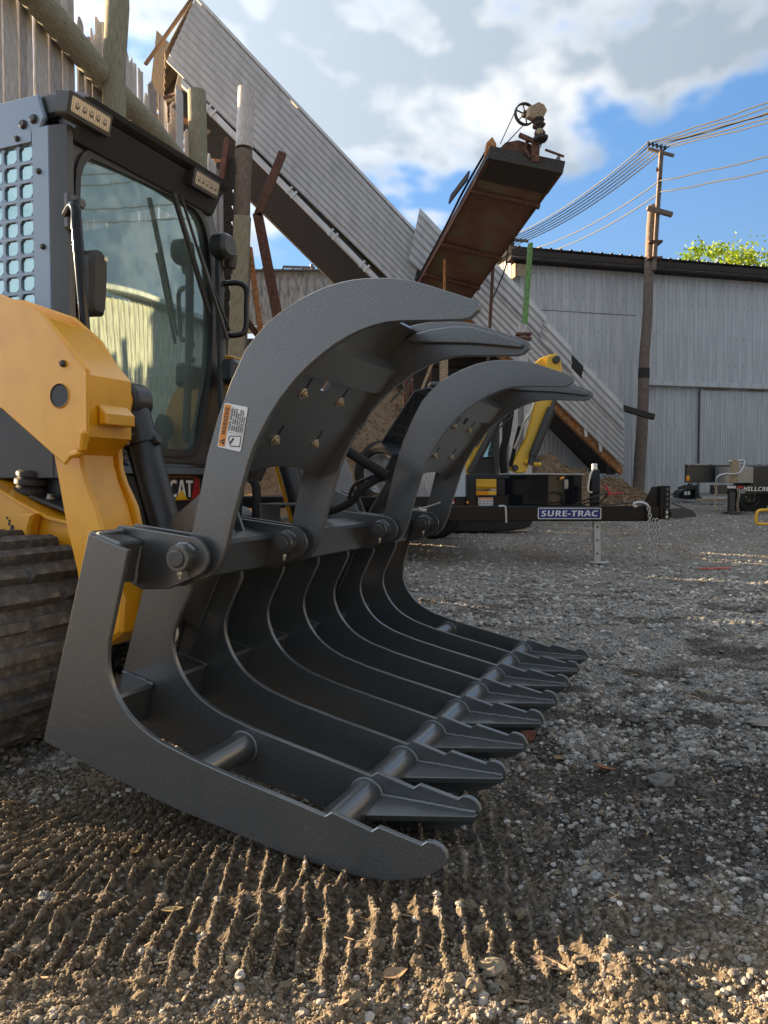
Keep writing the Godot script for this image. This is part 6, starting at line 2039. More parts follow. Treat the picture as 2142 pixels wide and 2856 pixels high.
func build_poles() -> void:
	rng.seed = 61
	var base := Vector3(6.44, 0.55, -19.5)
	var p := thing("utility_pole", "tall timber utility pole with a rusty steel extension standing before the shed", "utility pole", base)
	var sh := part("shaft", log_mesh(7.25, 0.150, 0.105, 71, 18, 14), M.post_brown, p)
	sh.rotation.z = -0.037
	var ex := MB.new()
	ex.bar(Vector3(0.27, 5.6, 0.16), Vector3(0.42, 8.55, 0.16), 0.10, 0.08, Vector3(0, 0, 1), 0.006)
	part("steel_extension", ex, M.post_brown, p)
	for q in [[Vector3(0.12, 8.62, 0.05), Vector3(0.70, 8.36, 0.25), 0.07], [Vector3(0.06, 7.10, 0.24), Vector3(0.68, 6.93, 0.24), 0.11]]:
		var b := MB.new(); b.bar(q[0], q[1], q[2], q[2], Vector3(0, 0, 1), 0.008)
		part("crossarm", b, M.post_brown, p)
	for y in [5.9, 6.3]:
		var b := MB.new(); b.box(Vector3(0.30, y, 0.05), Vector3(0.34, 0.06, 0.34), 0.008)
		part("strap", b, M.rust, p)
	var st := MB.new(); st.cyl(Vector3(0.11, 2.95, 0), Vector3(0.115, 3.2, 0), 0.142, 0.142, 18, false)
	part("band", st, M.timber_dark, p)
	for k in 7:
		var b := MB.new()
		var q := Vector3(0.14 + 0.09 * k, 8.70 - 0.04 * k, 0.06 + 0.03 * k)
		if k > 4: q = Vector3(0.30 + 0.05 * (k - 5), 8.0 - 0.25 * (k - 5), 0.22)
		b.lathe(PackedVector2Array([Vector2(0.03, 0), Vector2(0.04, 0.03), Vector2(0.025, 0.05), Vector2(0.035, 0.08), Vector2(0, 0.09)]), q, Vector3.UP, 10)
		part("insulator", b, M.timber_dark, p)
	# further pole beside the conveyor
	var f := thing("far_pole", "thin far utility pole just right of the rusty conveyor", "utility pole", Vector3(4.26, 0.7, -26.0))
	var fs := MB.new(); fs.cyl(Vector3.ZERO, Vector3(0, 8.6, 0), 0.12, 0.09, 10)
	fs.bar(Vector3(-0.25, 8.3, 0), Vector3(0.55, 8.2, 0.1), 0.08, 0.08, Vector3(0, 0, 1))
	part("shaft", fs, M.timber_dark, f)
	var t := thing("distant_pole", "tiny distant utility pole above the far shed roof", "utility pole", Vector3(-6.5, 0, -70.0))
	var ts := MB.new(); ts.cyl(Vector3.ZERO, Vector3(0, 20.5, 0), 0.22, 0.16, 8)
	ts.bar(Vector3(-2.6, 20.3, 0), Vector3(0.3, 20.2, 0), 0.2, 0.2, Vector3(0, 0, 1))
	ts.bar(Vector3(-2.6, 18.8, 0), Vector3(0.3, 18.8, 0), 0.2, 0.2, Vector3(0, 0, 1))
	part("shaft", ts, M.frame_grey, t)
	var rt := thing("roof_pole", "pale timber crossarm of a pole showing above the shed roof", "utility pole", Vector3(13.65, 0, -45.0))
	var rs := MB.new(); rs.cyl(Vector3.ZERO, Vector3(0, 13.9, 0), 0.2, 0.15, 10)
	part("shaft", rs, M.post_green, rt)
	var ra := MB.new()
	ra.bar(Vector3(-1.4, 14.05, 0), Vector3(1.15, 13.85, 0), 0.16, 0.16, Vector3(0, 0, 1))
	ra.bar(Vector3(-1.1, 13.75, 0.2), Vector3(1.2, 13.6, 0.2), 0.16, 0.16, Vector3(0, 0, 1))
	part("crossarm", ra, M.timber_tan, rt)
	# overhead lines
	for k in 8:
		var a := Vector3(6.57 + 0.085 * k, 9.32 - 0.035 * k, -19.45 + 0.03 * k)
		var e := Vector3(16.5 + 0.1 * k, 9.9 - 0.28 * k, -5.5 + 0.3 * k)
		var l := Vector3(4.05 + 0.10 * k, 9.02 - 0.03 * k, -26.0)
		if k > 5:
			a = Vector3(6.80 + 0.04 * (k - 6), 8.30 - 0.27 * (k - 6), -19.25)
			e = Vector3(16.5, 7.9 - 0.28 * (k - 6), -5.0)
			l = Vector3(4.5, 8.55 - 0.25 * (k - 6), -26.0)
		var pts := PackedVector3Array()
		var m := 40
		for i in m + 1:
			var q := float(i) / m
			var s := e.lerp(a, q)
			s.y -= (1.1 + 0.1 * (k % 3)) * 4.0 * q * (1.0 - q) * 0.5
			s += Vector3(0, sin(i * 1.9 + k) * 0.012, cos(i * 1.9 + k) * 0.012)
			pts.append(s)
		for i in 13:
			var q := float(i + 1) / 13.0
			var s := a.lerp(l, q)
			s.y -= 0.25 * 4.0 * q * (1.0 - q)
			pts.append(s)
		pts.append(Vector3(-14.0, 8.0 - 0.1 * k, -75.0))
		var b := MB.new(); b.tube(pts, 0.017, 5, false)
		var o := part("overhead_wire", b, M.wire)
		tag(o, ["topmost twisted overhead wire running from the pole to the right", "second overhead wire from the top of the bundle", "third overhead wire from the top of the bundle", "fourth overhead wire from the top of the bundle", "fifth overhead wire from the top of the bundle", "sixth overhead wire, lowest of the close bundle", "upper of the two loose wires below the bundle", "lowest overhead wire, below all the others"][k], "wire", "overhead wires")
	# green steel post on a timber stub
	var g := thing("green_post", "bright green steel post clamped to an old timber stub before the gallery", "post", Vector3(2.72, 0.4, -15.5))
	var gb := MB.new()
	gb.bar(Vector3(0.045, 3.3, 0.0), Vector3(0.172, 5.22, 0.0), 0.045, 0.11, Vector3(0, 0, 1), 0.004)
	gb.bar(Vector3(0.10, 3.3, 0.01), Vector3(0.215, 5.24, 0.01), 0.06, 0.03, Vector3(0, 0, 1), 0.004)
	part("steel_post", gb, M.green_paint, g)
	var gs := part("timber_stub", log_mesh(3.62, 0.13, 0.095, 81, 14, 8), M.board_grey, g)
	gs.position = Vector3(0.05, 0, 0)
	for y in [3.33, 3.42]:
		var b := MB.new(); b.box(Vector3(0.06, y, 0.06), Vector3(0.30, 0.05, 0.20), 0.006)
		part("clamp", b, M.rust, g)

func build_tree(at: Vector3, h: float, r: float, n: int, label: String, tint: Color, loose: float) -> void:
	var t := thing("leafy_tree", label, "tree", at)
	var tk := MB.new()
	tk.cyl(Vector3.ZERO, Vector3(0.2, h * 0.75, 0), 0.28, 0.12, 10)
	var tips := []
	for k in 26:
		var a := rng.randf() * TAU
		var y := rng.randf_range(0.45, 0.95) * h
		var rr2 := r * sqrt(maxf(0.1, 1.0 - pow((y / h - 0.68) / 0.36, 2.0))) * rng.randf_range(0.45, 1.0)
		var q := Vector3(cos(a) * rr2, y, sin(a) * rr2)
		tk.cyl(Vector3(0.1, y * 0.72, 0), q, 0.06, 0.015, 6)
		tips.append(q)
	part("trunk", tk, M.bark, t)
	var cr := MB.new()
	for i in n:
		var q: Vector3 = tips[rng.randi() % tips.size()]
		var o := Vector3(rng.randfn(), rng.randfn() * 0.75, rng.randfn()) * r * loose
		var c := q + o
		var s := rng.randf_range(0.07, 0.15)
		var nn := Vector3(rng.randf_range(-1, 1), rng.randf_range(0.1, 1), rng.randf_range(-1, 1)).normalized()
		var x := nn.cross(Vector3(rng.randf_range(-1, 1), rng.randf_range(-1, 1), rng.randf_range(-1, 1))).normalized()
		var y := nn.cross(x)
		var k := rng.randf_range(0.4, 1.2)
		cr.col = Color(tint.r * k, tint.g * k, tint.b * k)
		cr.quad(c - x * s, c - y * s * 0.6, c + x * s, c + y * s * 0.6, nn)
	part("crown", cr, M.foliage, t)

func build_trees() -> void:
	rng.seed = 91
	build_tree(Vector3(19.2, 0, -45.0), 15.9, 1.9, 3600, "thin young green tree above the shed roof, left of the fuller tree", Color(0.30, 0.40, 0.05), 0.17)
	build_tree(Vector3(23.3, 0, -46.0), 16.6, 3.1, 16000, "fuller bright green tree at the right edge above the shed roof", Color(0.36, 0.43, 0.05), 0.22)

func decal_rect(called: String, parent: Node, at: Transform3D, w: float, h: float, m: Material, r := 0.0, t := 0.001) -> MeshInstance3D:
	var b := MB.new()
	b.plate(round_rect(w, h, maxf(r, 0.0005)), 0, t)
	var o := part(called, b, m, parent)
	o.transform = at
	return o

func tyre(parent: Node, at: Vector3, axis: Vector3, R: float, w: float, dark := false) -> void:
	var ty := Node3D.new(); ty.name = numbered("wheel", parent); parent.add_child(ty)
	ty.transform = Transform3D(Basis.IDENTITY, at)
	axis = axis.normalized()
	var b := MB.new()
	b.lathe(PackedVector2Array([Vector2(R * 0.60, w * 0.36), Vector2(R * 0.66, w * 0.49), Vector2(R * 0.80, w * 0.52), Vector2(R * 0.92, w * 0.46), Vector2(R * 0.975, w * 0.36), Vector2(R, w * 0.2), Vector2(R, -w * 0.2), Vector2(R * 0.975, -w * 0.36), Vector2(R * 0.92, -w * 0.46), Vector2(R * 0.80, -w * 0.52), Vector2(R * 0.66, -w * 0.49), Vector2(R * 0.6, -w * 0.36), Vector2(R * 0.60, w * 0.36)]), Vector3.ZERO, axis * -1.0, 40)
	part("tyre", b, M.tyre, ty)
	var x := axis.cross(Vector3.UP).normalized(); var y := x.cross(axis)
	var tr := MB.new()
	for k in 72:
		var a := TAU * k / 72.0
		var d := x * cos(a) + y * sin(a)
		var tg := -x * sin(a) + y * cos(a)
		for q in [-0.30, -0.1, 0.1, 0.30]:
			tr.bar(d * (R + 0.001) + axis * w * (q - 0.07) - tg * 0.008, d * (R + 0.001) + axis * w * (q + 0.07) + tg * 0.006, 0.015, 0.008, d)
	part("tread_blocks", tr, M.tyre, ty).set_meta("kind", "stuff")
	var rm := MB.new()
	rm.lathe(PackedVector2Array([Vector2(R * 0.61, w * 0.42), Vector2(R * 0.58, w * 0.40), Vector2(R * 0.54, w * 0.22), Vector2(R * 0.48, w * 0.16), Vector2(R * 0.40, w * 0.20), Vector2(R * 0.30, w * 0.24), Vector2(R * 0.16, w * 0.24), Vector2(R * 0.14, w * 0.14), Vector2(0, w * 0.14)]), Vector3.ZERO, axis, 36)
	part("rim", rm, M.black_satin if dark else M.sheet_light, ty)
	for k in 5:
		var a := TAU * k / 5.0
		var d := x * cos(a) + y * sin(a)
		var nb := MB.new(); nb.cyl(d * R * 0.23 + axis * w * 0.23, d * R * 0.23 + axis * w * 0.29, 0.014, 0.012, 6, true, 0.002)
		part("wheel_nut", nb, M.zinc, ty)

func build_trailer() -> void:
	rng.seed = 14
	var o := Vector3(2.2, 0.0, -8.0)
	var t := thing("equipment_trailer", "glossy black equipment trailer with toolbox, jack and hanging chains beyond the grapple", "trailer", o)
	var V := func(x: float, y: float, d := 0.0) -> Vector3: return Vector3(x, y, -8.0 - d) - o
	var BX := func(called: String, x0: float, y0: float, x1: float, y1: float, d0: float, d1: float, m: Material, bev := 0.004) -> MeshInstance3D:
		var b := MB.new()
		b.box((V.call(x0, y0, d0) + V.call(x1, y1, d1)) * 0.5, Vector3(absf(x1 - x0), absf(y1 - y0), absf(d1 - d0)), bev)
		return part(called, b, m, t)
	BX.call("tongue_beam", 0.0, 0.465, 2.875, 0.625, 0.0, 0.07, M.black_gloss, 0.008)
	BX.call("tongue_beam", -0.4, 0.50, 2.3, 0.62, 0.75, 0.82, M.black_gloss, 0.008)
	BX.call("deck_rail", -3.2, 0.60, 1.0, 0.72, 0.12, 0.20, M.black_gloss, 0.006)
	BX.call("front_rail", 0.96, 0.62, 1.315, 0.735, 0.10, 0.18, M.black_gloss, 0.006)
	BX.call("deck", -3.2, 0.66, 0.9, 0.70, 0.2, 2.1, M.timber_dark, 0.006)
	BX.call("front_post", 0.86, 0.60, 0.965, 0.955, 0.05, 0.18, M.black_gloss, 0.008)
	BX.call("top_bar", 0.86, 0.905, 1.32, 0.955, 0.06, 0.13, M.black_gloss, 0.008)
	BX.call("rear_post", 1.225, 0.62, 1.31, 0.93, 0.3, 0.4, M.black_gloss, 0.006)
	# v-nosed toolbox with tread plate lid
	var tb := MB.new()
	tb.xf = Transform3D(Basis(Vector3(1, 0, 0), Vector3(0, 0, 1), Vector3(0, 1, 0)), Vector3.ZERO)
	var nose := P2([1.31, -0.32, 1.72, -0.02, 2.13, -0.28, 2.13, -0.75, 1.31, -0.75])
	for i in nose.size(): nose[i] -= Vector2(2.2, 0.0)
	tb.plate(nose, 0.628, 0.945, 0.006)
	part("toolbox", tb, M.black_gloss, t)
	var tl := MB.new()
	tl.xf = tb.xf
	var lid := P2([1.29, -0.325, 1.72, 0.0, 2.155, -0.275, 2.155, -0.77, 1.29, -0.77])
	for i in lid.size(): lid[i] -= Vector2(2.2, 0.0)
	tl.plate(lid, 0.945, 0.965, 0.004)
	part("toolbox_lid", tl, M.treadplate, t)
	var ed := MB.new()
	ed.bar(V.call(1.715, 0.63, 0.022), V.call(1.715, 0.944, 0.022), 0.012, 0.02, Vector3(0, 0, 1), 0.003)
	part("toolbox_edge", ed, M.black_satin, t)
	var lt := MB.new()
	var ldir := Vector3(0.41, 0, -0.26).normalized()
	lt.bx(Transform3D(Basis(ldir, Vector3.UP, ldir.cross(Vector3.UP)), V.call(1.93, 0.85, 0.15)), Vector3(0.055, 0.10, 0.02), 0.006)
	lt.bx(Transform3D(Basis(ldir, Vector3.UP, ldir.cross(Vector3.UP)), V.call(1.93, 0.835, 0.135)), Vector3(0.025, 0.045, 0.02), 0.004)
	part("latch", lt, M.zinc, t)
	var am := MB.new()
	am.bar(V.call(1.845, 0.905, 0.07), V.call(1.90, 0.925, 0.12), 0.022, 0.022, Vector3.UP, 0.008)
	part("marker_lamp", am, M.amber, t)
	var am2 := MB.new()
	am2.cyl(V.call(0.875, 0.66, 0.05), V.call(0.875, 0.66, 0.03), 0.014, 0.012, 12, true, 0.003)
	part("marker_lamp", am2, M.amber, t)
	# jack
	var jk := Node3D.new(); jk.name = "jack"; t.add_child(jk)
	var j := MB.new()
	j.box(V.call(2.225, 0.74, 0.125), Vector3(0.088, 0.52, 0.088), 0.008)
	part("outer_tube", j, M.black_gloss, jk)
	var j2 := MB.new()
	j2.bx(Transform3D(Basis(Vector3(0, 0, 1), 0.03), V.call(2.250, 0.27, 0.125)), Vector3(0.070, 0.50, 0.07), 0.006)
	part("inner_tube", j2, M.conduit, jk)
	for y in [0.12, 0.26, 0.40]:
		var h := MB.new(); h.cyl(V.call(2.250, y, 0.087), V.call(2.250, y, 0.0915), 0.011, 0.011, 12)
		part("hole", h, M.ink, jk)
	var j3 := MB.new()
	j3.box(V.call(2.28, 0.022, 0.125), Vector3(0.20, 0.014, 0.14), 0.004)
	part("foot", j3, M.conduit, jk)
	var j4 := MB.new()
	j4.cyl(V.call(2.22, 1.0, 0.125), V.call(2.22, 1.035, 0.125), 0.032, 0.032, 12, true, 0.006)
	j4.box(V.call(2.22, 1.05, 0.125), Vector3(0.055, 0.035, 0.05), 0.008)
	part("jack_head", j4, M.white, jk)
	var j5 := MB.new()
	j5.tube(curve([V.call(2.17, 1.02, -0.08), V.call(2.115, 0.95, -0.11), V.call(2.085, 0.80, -0.13), V.call(2.10, 0.77, -0.13), V.call(2.13, 0.765, -0.13)], 5), 0.011, 8)
	part("crank", j5, M.zinc, jk)
	var wr := MB.new()
	wr.tube(curve([V.call(1.98, 0.64, -0.03), V.call(2.10, 0.70, -0.09), V.call(2.2, 0.735, -0.12), V.call(2.30, 0.76, -0.05), V.call(2.31, 0.72, 0.02), V.call(2.25, 0.66, 0.02)], 6), 0.010, 6)
	wr.tube(curve([V.call(2.05, 0.64, -0.03), V.call(2.18, 0.68, -0.12), V.call(2.26, 0.64, -0.10), V.call(2.6, 0.66, 0.03)], 6), 0.008, 6)
	part("cable", wr, M.ink, t)
	# coupler: gusset, channel with holes, ball socket
	var gs := MB.new()
	gs.plate(P2([0.50, 0.625, 0.60, 0.625, 0.695, 0.625, 0.695, 0.825, 0.60, 0.825]), -0.045, -0.03, 0.003)
	part("gusset", gs, M.black_gloss, t)
	BX.call("coupler_channel", 2.868, 0.485, 2.905, 0.835, -0.02, 0.09, M.black_gloss, 0.004)
	var ch2 := BX.call("coupler_channel", 2.905, 0.485, 2.965, 0.835, 0.07, 0.085, M.black_gloss, 0.004) as MeshInstance3D
	BX.call("coupler_channel", 2.905, 0.485, 2.965, 0.835, -0.035, -0.02, M.black_gloss, 0.004)
	for k in 6:
		var h := MB.new(); h.cyl(V.call(2.935, 0.54 + 0.052 * k, -0.0405), V.call(2.935, 0.54 + 0.052 * k, -0.0355), 0.014, 0.014, 14)
		part("hole", h, M.frame_grey, t)
	for q in [[2.93, 0.512], [2.93, 0.56], [3.09, 0.565], [3.06, 0.527]]:
		var h := MB.new(); h.cyl(V.call(q[0], q[1], -0.05), V.call(q[0], q[1], -0.035), 0.017, 0.017, 6, true, 0.003)
		part("bolt", h, M.zinc, t)
	var cp := MB.new()
	cp.plate(smooth2(P2([0.765, 0.485, 0.95, 0.51, 1.03, 0.515, 1.03, 0.535, 0.98, 0.59, 0.90, 0.605, 0.765, 0.60]), 1), -0.035, 0.06, 0.003)
	part("ball_coupler", cp, M.black_satin, t)
	var lv := MB.new()
	lv.bar(V.call(2.99, 0.655, -0.01), V.call(3.17, 0.585, -0.01), 0.025, 0.014, Vector3.UP, 0.004)
	part("latch_lever", lv, M.black_satin, t)
	# safety chains with their hook
	var hk := MB.new()
	hk.tube(curve([V.call(2.73, 0.60, -0.05), V.call(2.715, 0.64, -0.06), V.call(2.66, 0.66, -0.05), V.call(2.60, 0.655, -0.04), V.call(2.585, 0.625, -0.04), V.call(2.62, 0.618, -0.04)], 5), 0.016, 8)
	part("chain_hook", hk, M.conduit, t)
	for q in [[2.735, 0.60, 0.09, -0.06], [2.80, 0.47, 0.10, -0.03], [2.845, 0.47, 0.14, 0.0]]:
		var c := MB.new()
		var y: float = q[1]
		var k := 0
		while y > q[2]:
			chain_link(c, V.call(q[0] + 0.012 * sin(k * 0.7), y, q[3]), 0.050, 0.032, 0.0058, k)
			y -= 0.037
			k += 1
		part("safety_chain", c, M.conduit, t)
	var jh := MB.new()
	jh.tube(curve([V.call(1.19, 0.622, -0.02), V.call(1.245, 0.622, -0.02), V.call(1.262, 0.60, -0.02), V.call(1.268, 0.50, -0.02), V.call(1.27, 0.45, -0.02)], 5), 0.012, 8)
	part("hook_bar", jh, M.conduit, t)
	# signs and labels
	var I := Basis.IDENTITY
	decal_rect("name_sign", t, Transform3D(I, V.call(1.932, 0.547, -0.001)), 0.66, 0.118, M.label_white, 0.012)
	decal_rect("sign_field", t, Transform3D(I, V.call(1.932, 0.547, -0.0022)), 0.642, 0.102, M.navy, 0.009)
	lettering("lettering", "SURE-TRAC", M.silver_print, t, Transform3D(Basis(Vector3(1, 0, 0), Vector3(0.12, 1, 0), Vector3(0, 0, 1)), V.call(1.932, 0.547, -0.0042)), 0.062, 0.585, true, 0.002)
	decal_rect("warning_label", t, Transform3D(I, V.call(1.07, 0.668, -0.001 - 0.0) + Vector3(0, 0, -0.095)), 0.155, 0.082, M.label_white, 0.003)
	decal_rect("label_header", t, Transform3D(I, V.call(1.07, 0.698, -0.002) + Vector3(0, 0, -0.094)), 0.150, 0.016, M.orange, 0.002)
	for r in 2:
		for k in 4:
			decal_rect("label_panel", t, Transform3D(I, V.call(1.013 + 0.038 * k, 0.672 - 0.027 * r, -0.002) + Vector3(0, 0, -0.094)), 0.030, 0.018, M.sheet_light, 0.002)
	decal_rect("reflector_red", t, Transform3D(I, V.call(0.30, 0.57, -0.001)), 0.14, 0.05, M.red, 0.001)
	decal_rect("reflector_white", t, Transform3D(I, V.call(0.44, 0.57, -0.001)), 0.14, 0.05, M.label_white, 0.001)
	decal_rect("small_label", t, Transform3D(I, V.call(0.69, 0.665, 0.117)), 0.11, 0.04, M.red, 0.004)
	decal_rect("small_label", t, Transform3D(I, V.call(0.71, 0.655, 0.115)), 0.06, 0.018, M.label_white, 0.002)
	# spare wheel, road wheels, fender plates and ramps
	tyre(t, V.call(0.02, 0.965, 0.35), Vector3(-0.55, 0.0, 0.84), 0.35, 0.26)
	tyre(t, V.call(0.68, 0.47, 2.3), Vector3(0.1, 0, -1), 0.35, 0.24, true)
	tyre(t, V.call(-0.25, 0.47, 2.3), Vector3(0.1, 0, -1), 0.35, 0.24, true)
	var fp := MB.new()
	fp.plate(smooth2(P2([-0.30, 0, 0.10, 0, 0.12, 0.25, 0.02, 0.50, -0.10, 0.58, -0.30, 0.58]), 1), -0.006, 0.006, 0.002)
	var fpm := part("fender_plate", fp, M.treadplate, t)
	fpm.position = V.call(-0.44, 0.66, 0.10)
	var ft := MB.new()
	for r in 20:
		for k in 14:
			var al := Vector3(0.7, 0.7 if (r + k) % 2 == 0 else -0.7, 0)
			var q := Vector3(-0.28 + k * 0.027, 0.03 + r * 0.024, 0.007)
			if q.x > 0.08 - 0.12 * maxf(0.0, q.y - 0.25) or q.y > 0.5: continue
			ft.bar(q - al * 0.010, q + al * 0.010, 0.006, 0.003, Vector3(0, 0, 1))
	part("tread_lug", ft, M.treadplate, fpm).set_meta("kind", "stuff")
	var rp := MB.new()
	rp.bx(Transform3D(Basis(Vector3(1, 0, 0), -0.5), V.call(0.80, 0.85, 0.9)), Vector3(0.30, 0.5, 0.02), 0.004)
	part("ramp_plate", rp, M.treadplate, t)
	var wb := MB.new()
	wb.box(V.call(0.47, 0.86, 0.8), Vector3(0.24, 0.32, 0.04), 0.006)
	part("stake_board", wb, M.board_grey, t)

func build_excavator() -> void:
	var o := Vector3(1.3, 0.16, -11.6)
	var e := thing("mini_excavator", "yellow mini excavator with its arm folded down behind the black trailer", "excavator", o)
	var Q := func(x: float, y: float, d := 11.0) -> Vector3: return Vector3(x, y, -d) - o
	var PL := func(called: String, pts: Array, d0: float, d1: float, m: Material, bev := 0.01) -> MeshInstance3D:
		var b := MB.new()
		var p := P2(pts)
		for i in p.size(): p[i] -= Vector2(o.x, o.y)
		b.plate(p, -d0 - o.z, -d1 - o.z, bev)
		return part(called, b, m, e)
	PL.call("stick", [2.33, 2.66, 2.43, 2.70, 2.50, 2.60, 2.52, 2.40, 2.44, 2.02, 2.30, 1.70, 2.10, 1.25, 2.02, 1.02, 1.90, 1.0, 1.80, 1.05, 1.84, 1.20, 2.02, 1.50, 2.13, 1.90, 2.20, 2.20], 10.93, 11.10, M.yellow_machine, 0.014)
	PL.call("boom", [1.10, 1.05, 1.30, 1.05, 1.45, 1.45, 1.78, 1.95, 2.30, 2.52, 2.47, 2.62, 2.40, 2.72, 2.25, 2.66, 1.72, 2.22, 1.40, 1.85, 1.16, 1.42], 11.14, 11.32, M.yellow_machine, 0.014)
	PL.call("boom_blade", [1.10, 1.05, 1.19, 0.86, 1.26, 1.05, 1.22, 1.25, 1.14, 1.38], 10.98, 11.10, M.yellow_machine, 0.01)
	var pv := MB.new()
	pv.cyl(Q.call(2.43, 2.60, 10.88), Q.call(2.43, 2.60, 11.36), 0.055, 0.055, 18, true, 0.01)
	pv.cyl(Q.call(1.86, 1.08, 10.90), Q.call(1.86, 1.08, 11.14), 0.045, 0.045, 16, true, 0.01)
	pv.cyl(Q.call(2.14, 1.17, 10.86), Q.call(2.14, 1.17, 11.16), 0.05, 0.05, 16, true, 0.01)
	part("pin", pv, M.black_satin, e)
	var lk := MB.new()
	lk.bar(Q.call(1.98, 1.16, 10.9), Q.call(2.22, 1.12, 10.9), 0.06, 0.10, Vector3(0, 0, 1), 0.02)
	part("link", lk, M.yellow_machine, e)
	var cy := MB.new()
	cy.cyl(Q.call(2.36, 1.92, 10.86), Q.call(2.09, 1.24, 10.86), 0.062, 0.062, 18, true, 0.01)
	cy.cyl(Q.call(2.42, 2.08, 10.86), Q.call(2.36, 1.92, 10.86), 0.03, 0.03, 12)
	cy.cyl(Q.call(2.09, 1.24, 10.86), Q.call(2.06, 1.12, 10.86), 0.045, 0.045, 12)
	part("cylinder", cy, M.black_satin, e)
	var cy2 := MB.new()
	cy2.cyl(Q.call(1.22, 1.0, 10.95), Q.call(1.72, 1.95, 10.95), 0.055, 0.055, 16, true, 0.01)
	part("cylinder", cy2, M.black_satin, e)
	var hs := MB.new()
	hs.tube(curve([Q.call(2.14, 2.12, 10.88), Q.call(2.06, 1.86, 10.86), Q.call(1.97, 1.72, 10.86), Q.call(1.92, 1.55, 10.88), Q.call(1.84, 1.35, 10.9)], 6), 0.022, 8)
	part("hydraulic_line", hs, M.zinc, e)
	var hs2 := MB.new()
	hs2.tube(curve([Q.call(1.80, 1.9, 10.95), Q.call(1.74, 1.55, 10.9), Q.call(1.68, 1.3, 10.9), Q.call(1.70, 1.0, 10.95)], 6), 0.05, 8)
	hs2.tube(curve([Q.call(1.92, 1.66, 10.9), Q.call(1.86, 1.4, 10.92), Q.call(1.8, 1.1, 10.95)], 6), 0.03, 8)
	part("hose", hs2, M.sleeve, e)
	# cab with roof, pillars and windows
	var cab := MB.new()
	cab.box(Q.call(1.18, 2.32, 12.0), Vector3(1.05, 0.10, 1.1), 0.04)
	part("cab_roof", cab, M.black_satin, e)
	for q in [[0.68, 11.5], [1.68, 11.5], [0.68, 12.5], [1.68, 12.5]]:
		var p := MB.new(); p.box(Q.call(q[0], 1.6, q[1]), Vector3(0.08, 1.4, 0.08), 0.015)
		part("cab_pillar", p, M.frame_grey, e)
	var gl := MB.new(); gl.box(Q.call(1.18, 1.75, 11.5), Vector3(0.92, 1.0, 0.01))
	gl.box(Q.call(1.68, 1.75, 12.0), Vector3(0.01, 1.0, 0.9))
	part("cab_window", gl, M.side_glass, e)
	var bd := MB.new()
	bd.box(Q.call(1.18, 1.08, 12.0), Vector3(1.0, 0.34, 1.0), 0.03)
	part("cab_base", bd, M.black_satin, e)
	var cw := MB.new()
	cw.box(Q.call(1.35, 0.86, 11.35), Vector3(0.66, 0.16, 0.5), 0.03)
	cw.box(Q.call(1.35, 0.66, 11.33), Vector3(0.64, 0.17, 0.5), 0.03)
	part("body_panel", cw, M.yellow_machine, e)
	decal_rect("body_label", e, Transform3D(Basis.IDENTITY, Q.call(1.42, 0.71, 11.07)), 0.16, 0.07, M.amber, 0.004)
	decal_rect("body_label", e, Transform3D(Basis.IDENTITY, Q.call(1.57, 0.66, 11.07)), 0.06, 0.06, M.label_white, 0.004)
	for z in [10.95, 12.6]:
		var tk := MB.new()
		tk.plate(smooth2(P2([-0.85, -0.08, 0.85, -0.08, 0.98, 0.12, 0.85, 0.36, -0.85, 0.36, -0.98, 0.12]), 2), -0.15, 0.15, 0.02)
		var tm := part("track", tk, M.tyre, e)
		tm.position = Q.call(1.15, 0.25, z)
		var sh := MB.new()
		for k in 18: sh.box(Vector3(-0.78 + 0.092 * k, 0.365, 0), Vector3(0.04, 0.03, 0.3), 0.004)
		part("track_shoe", sh, M.tyre, tm).set_meta("kind", "stuff")

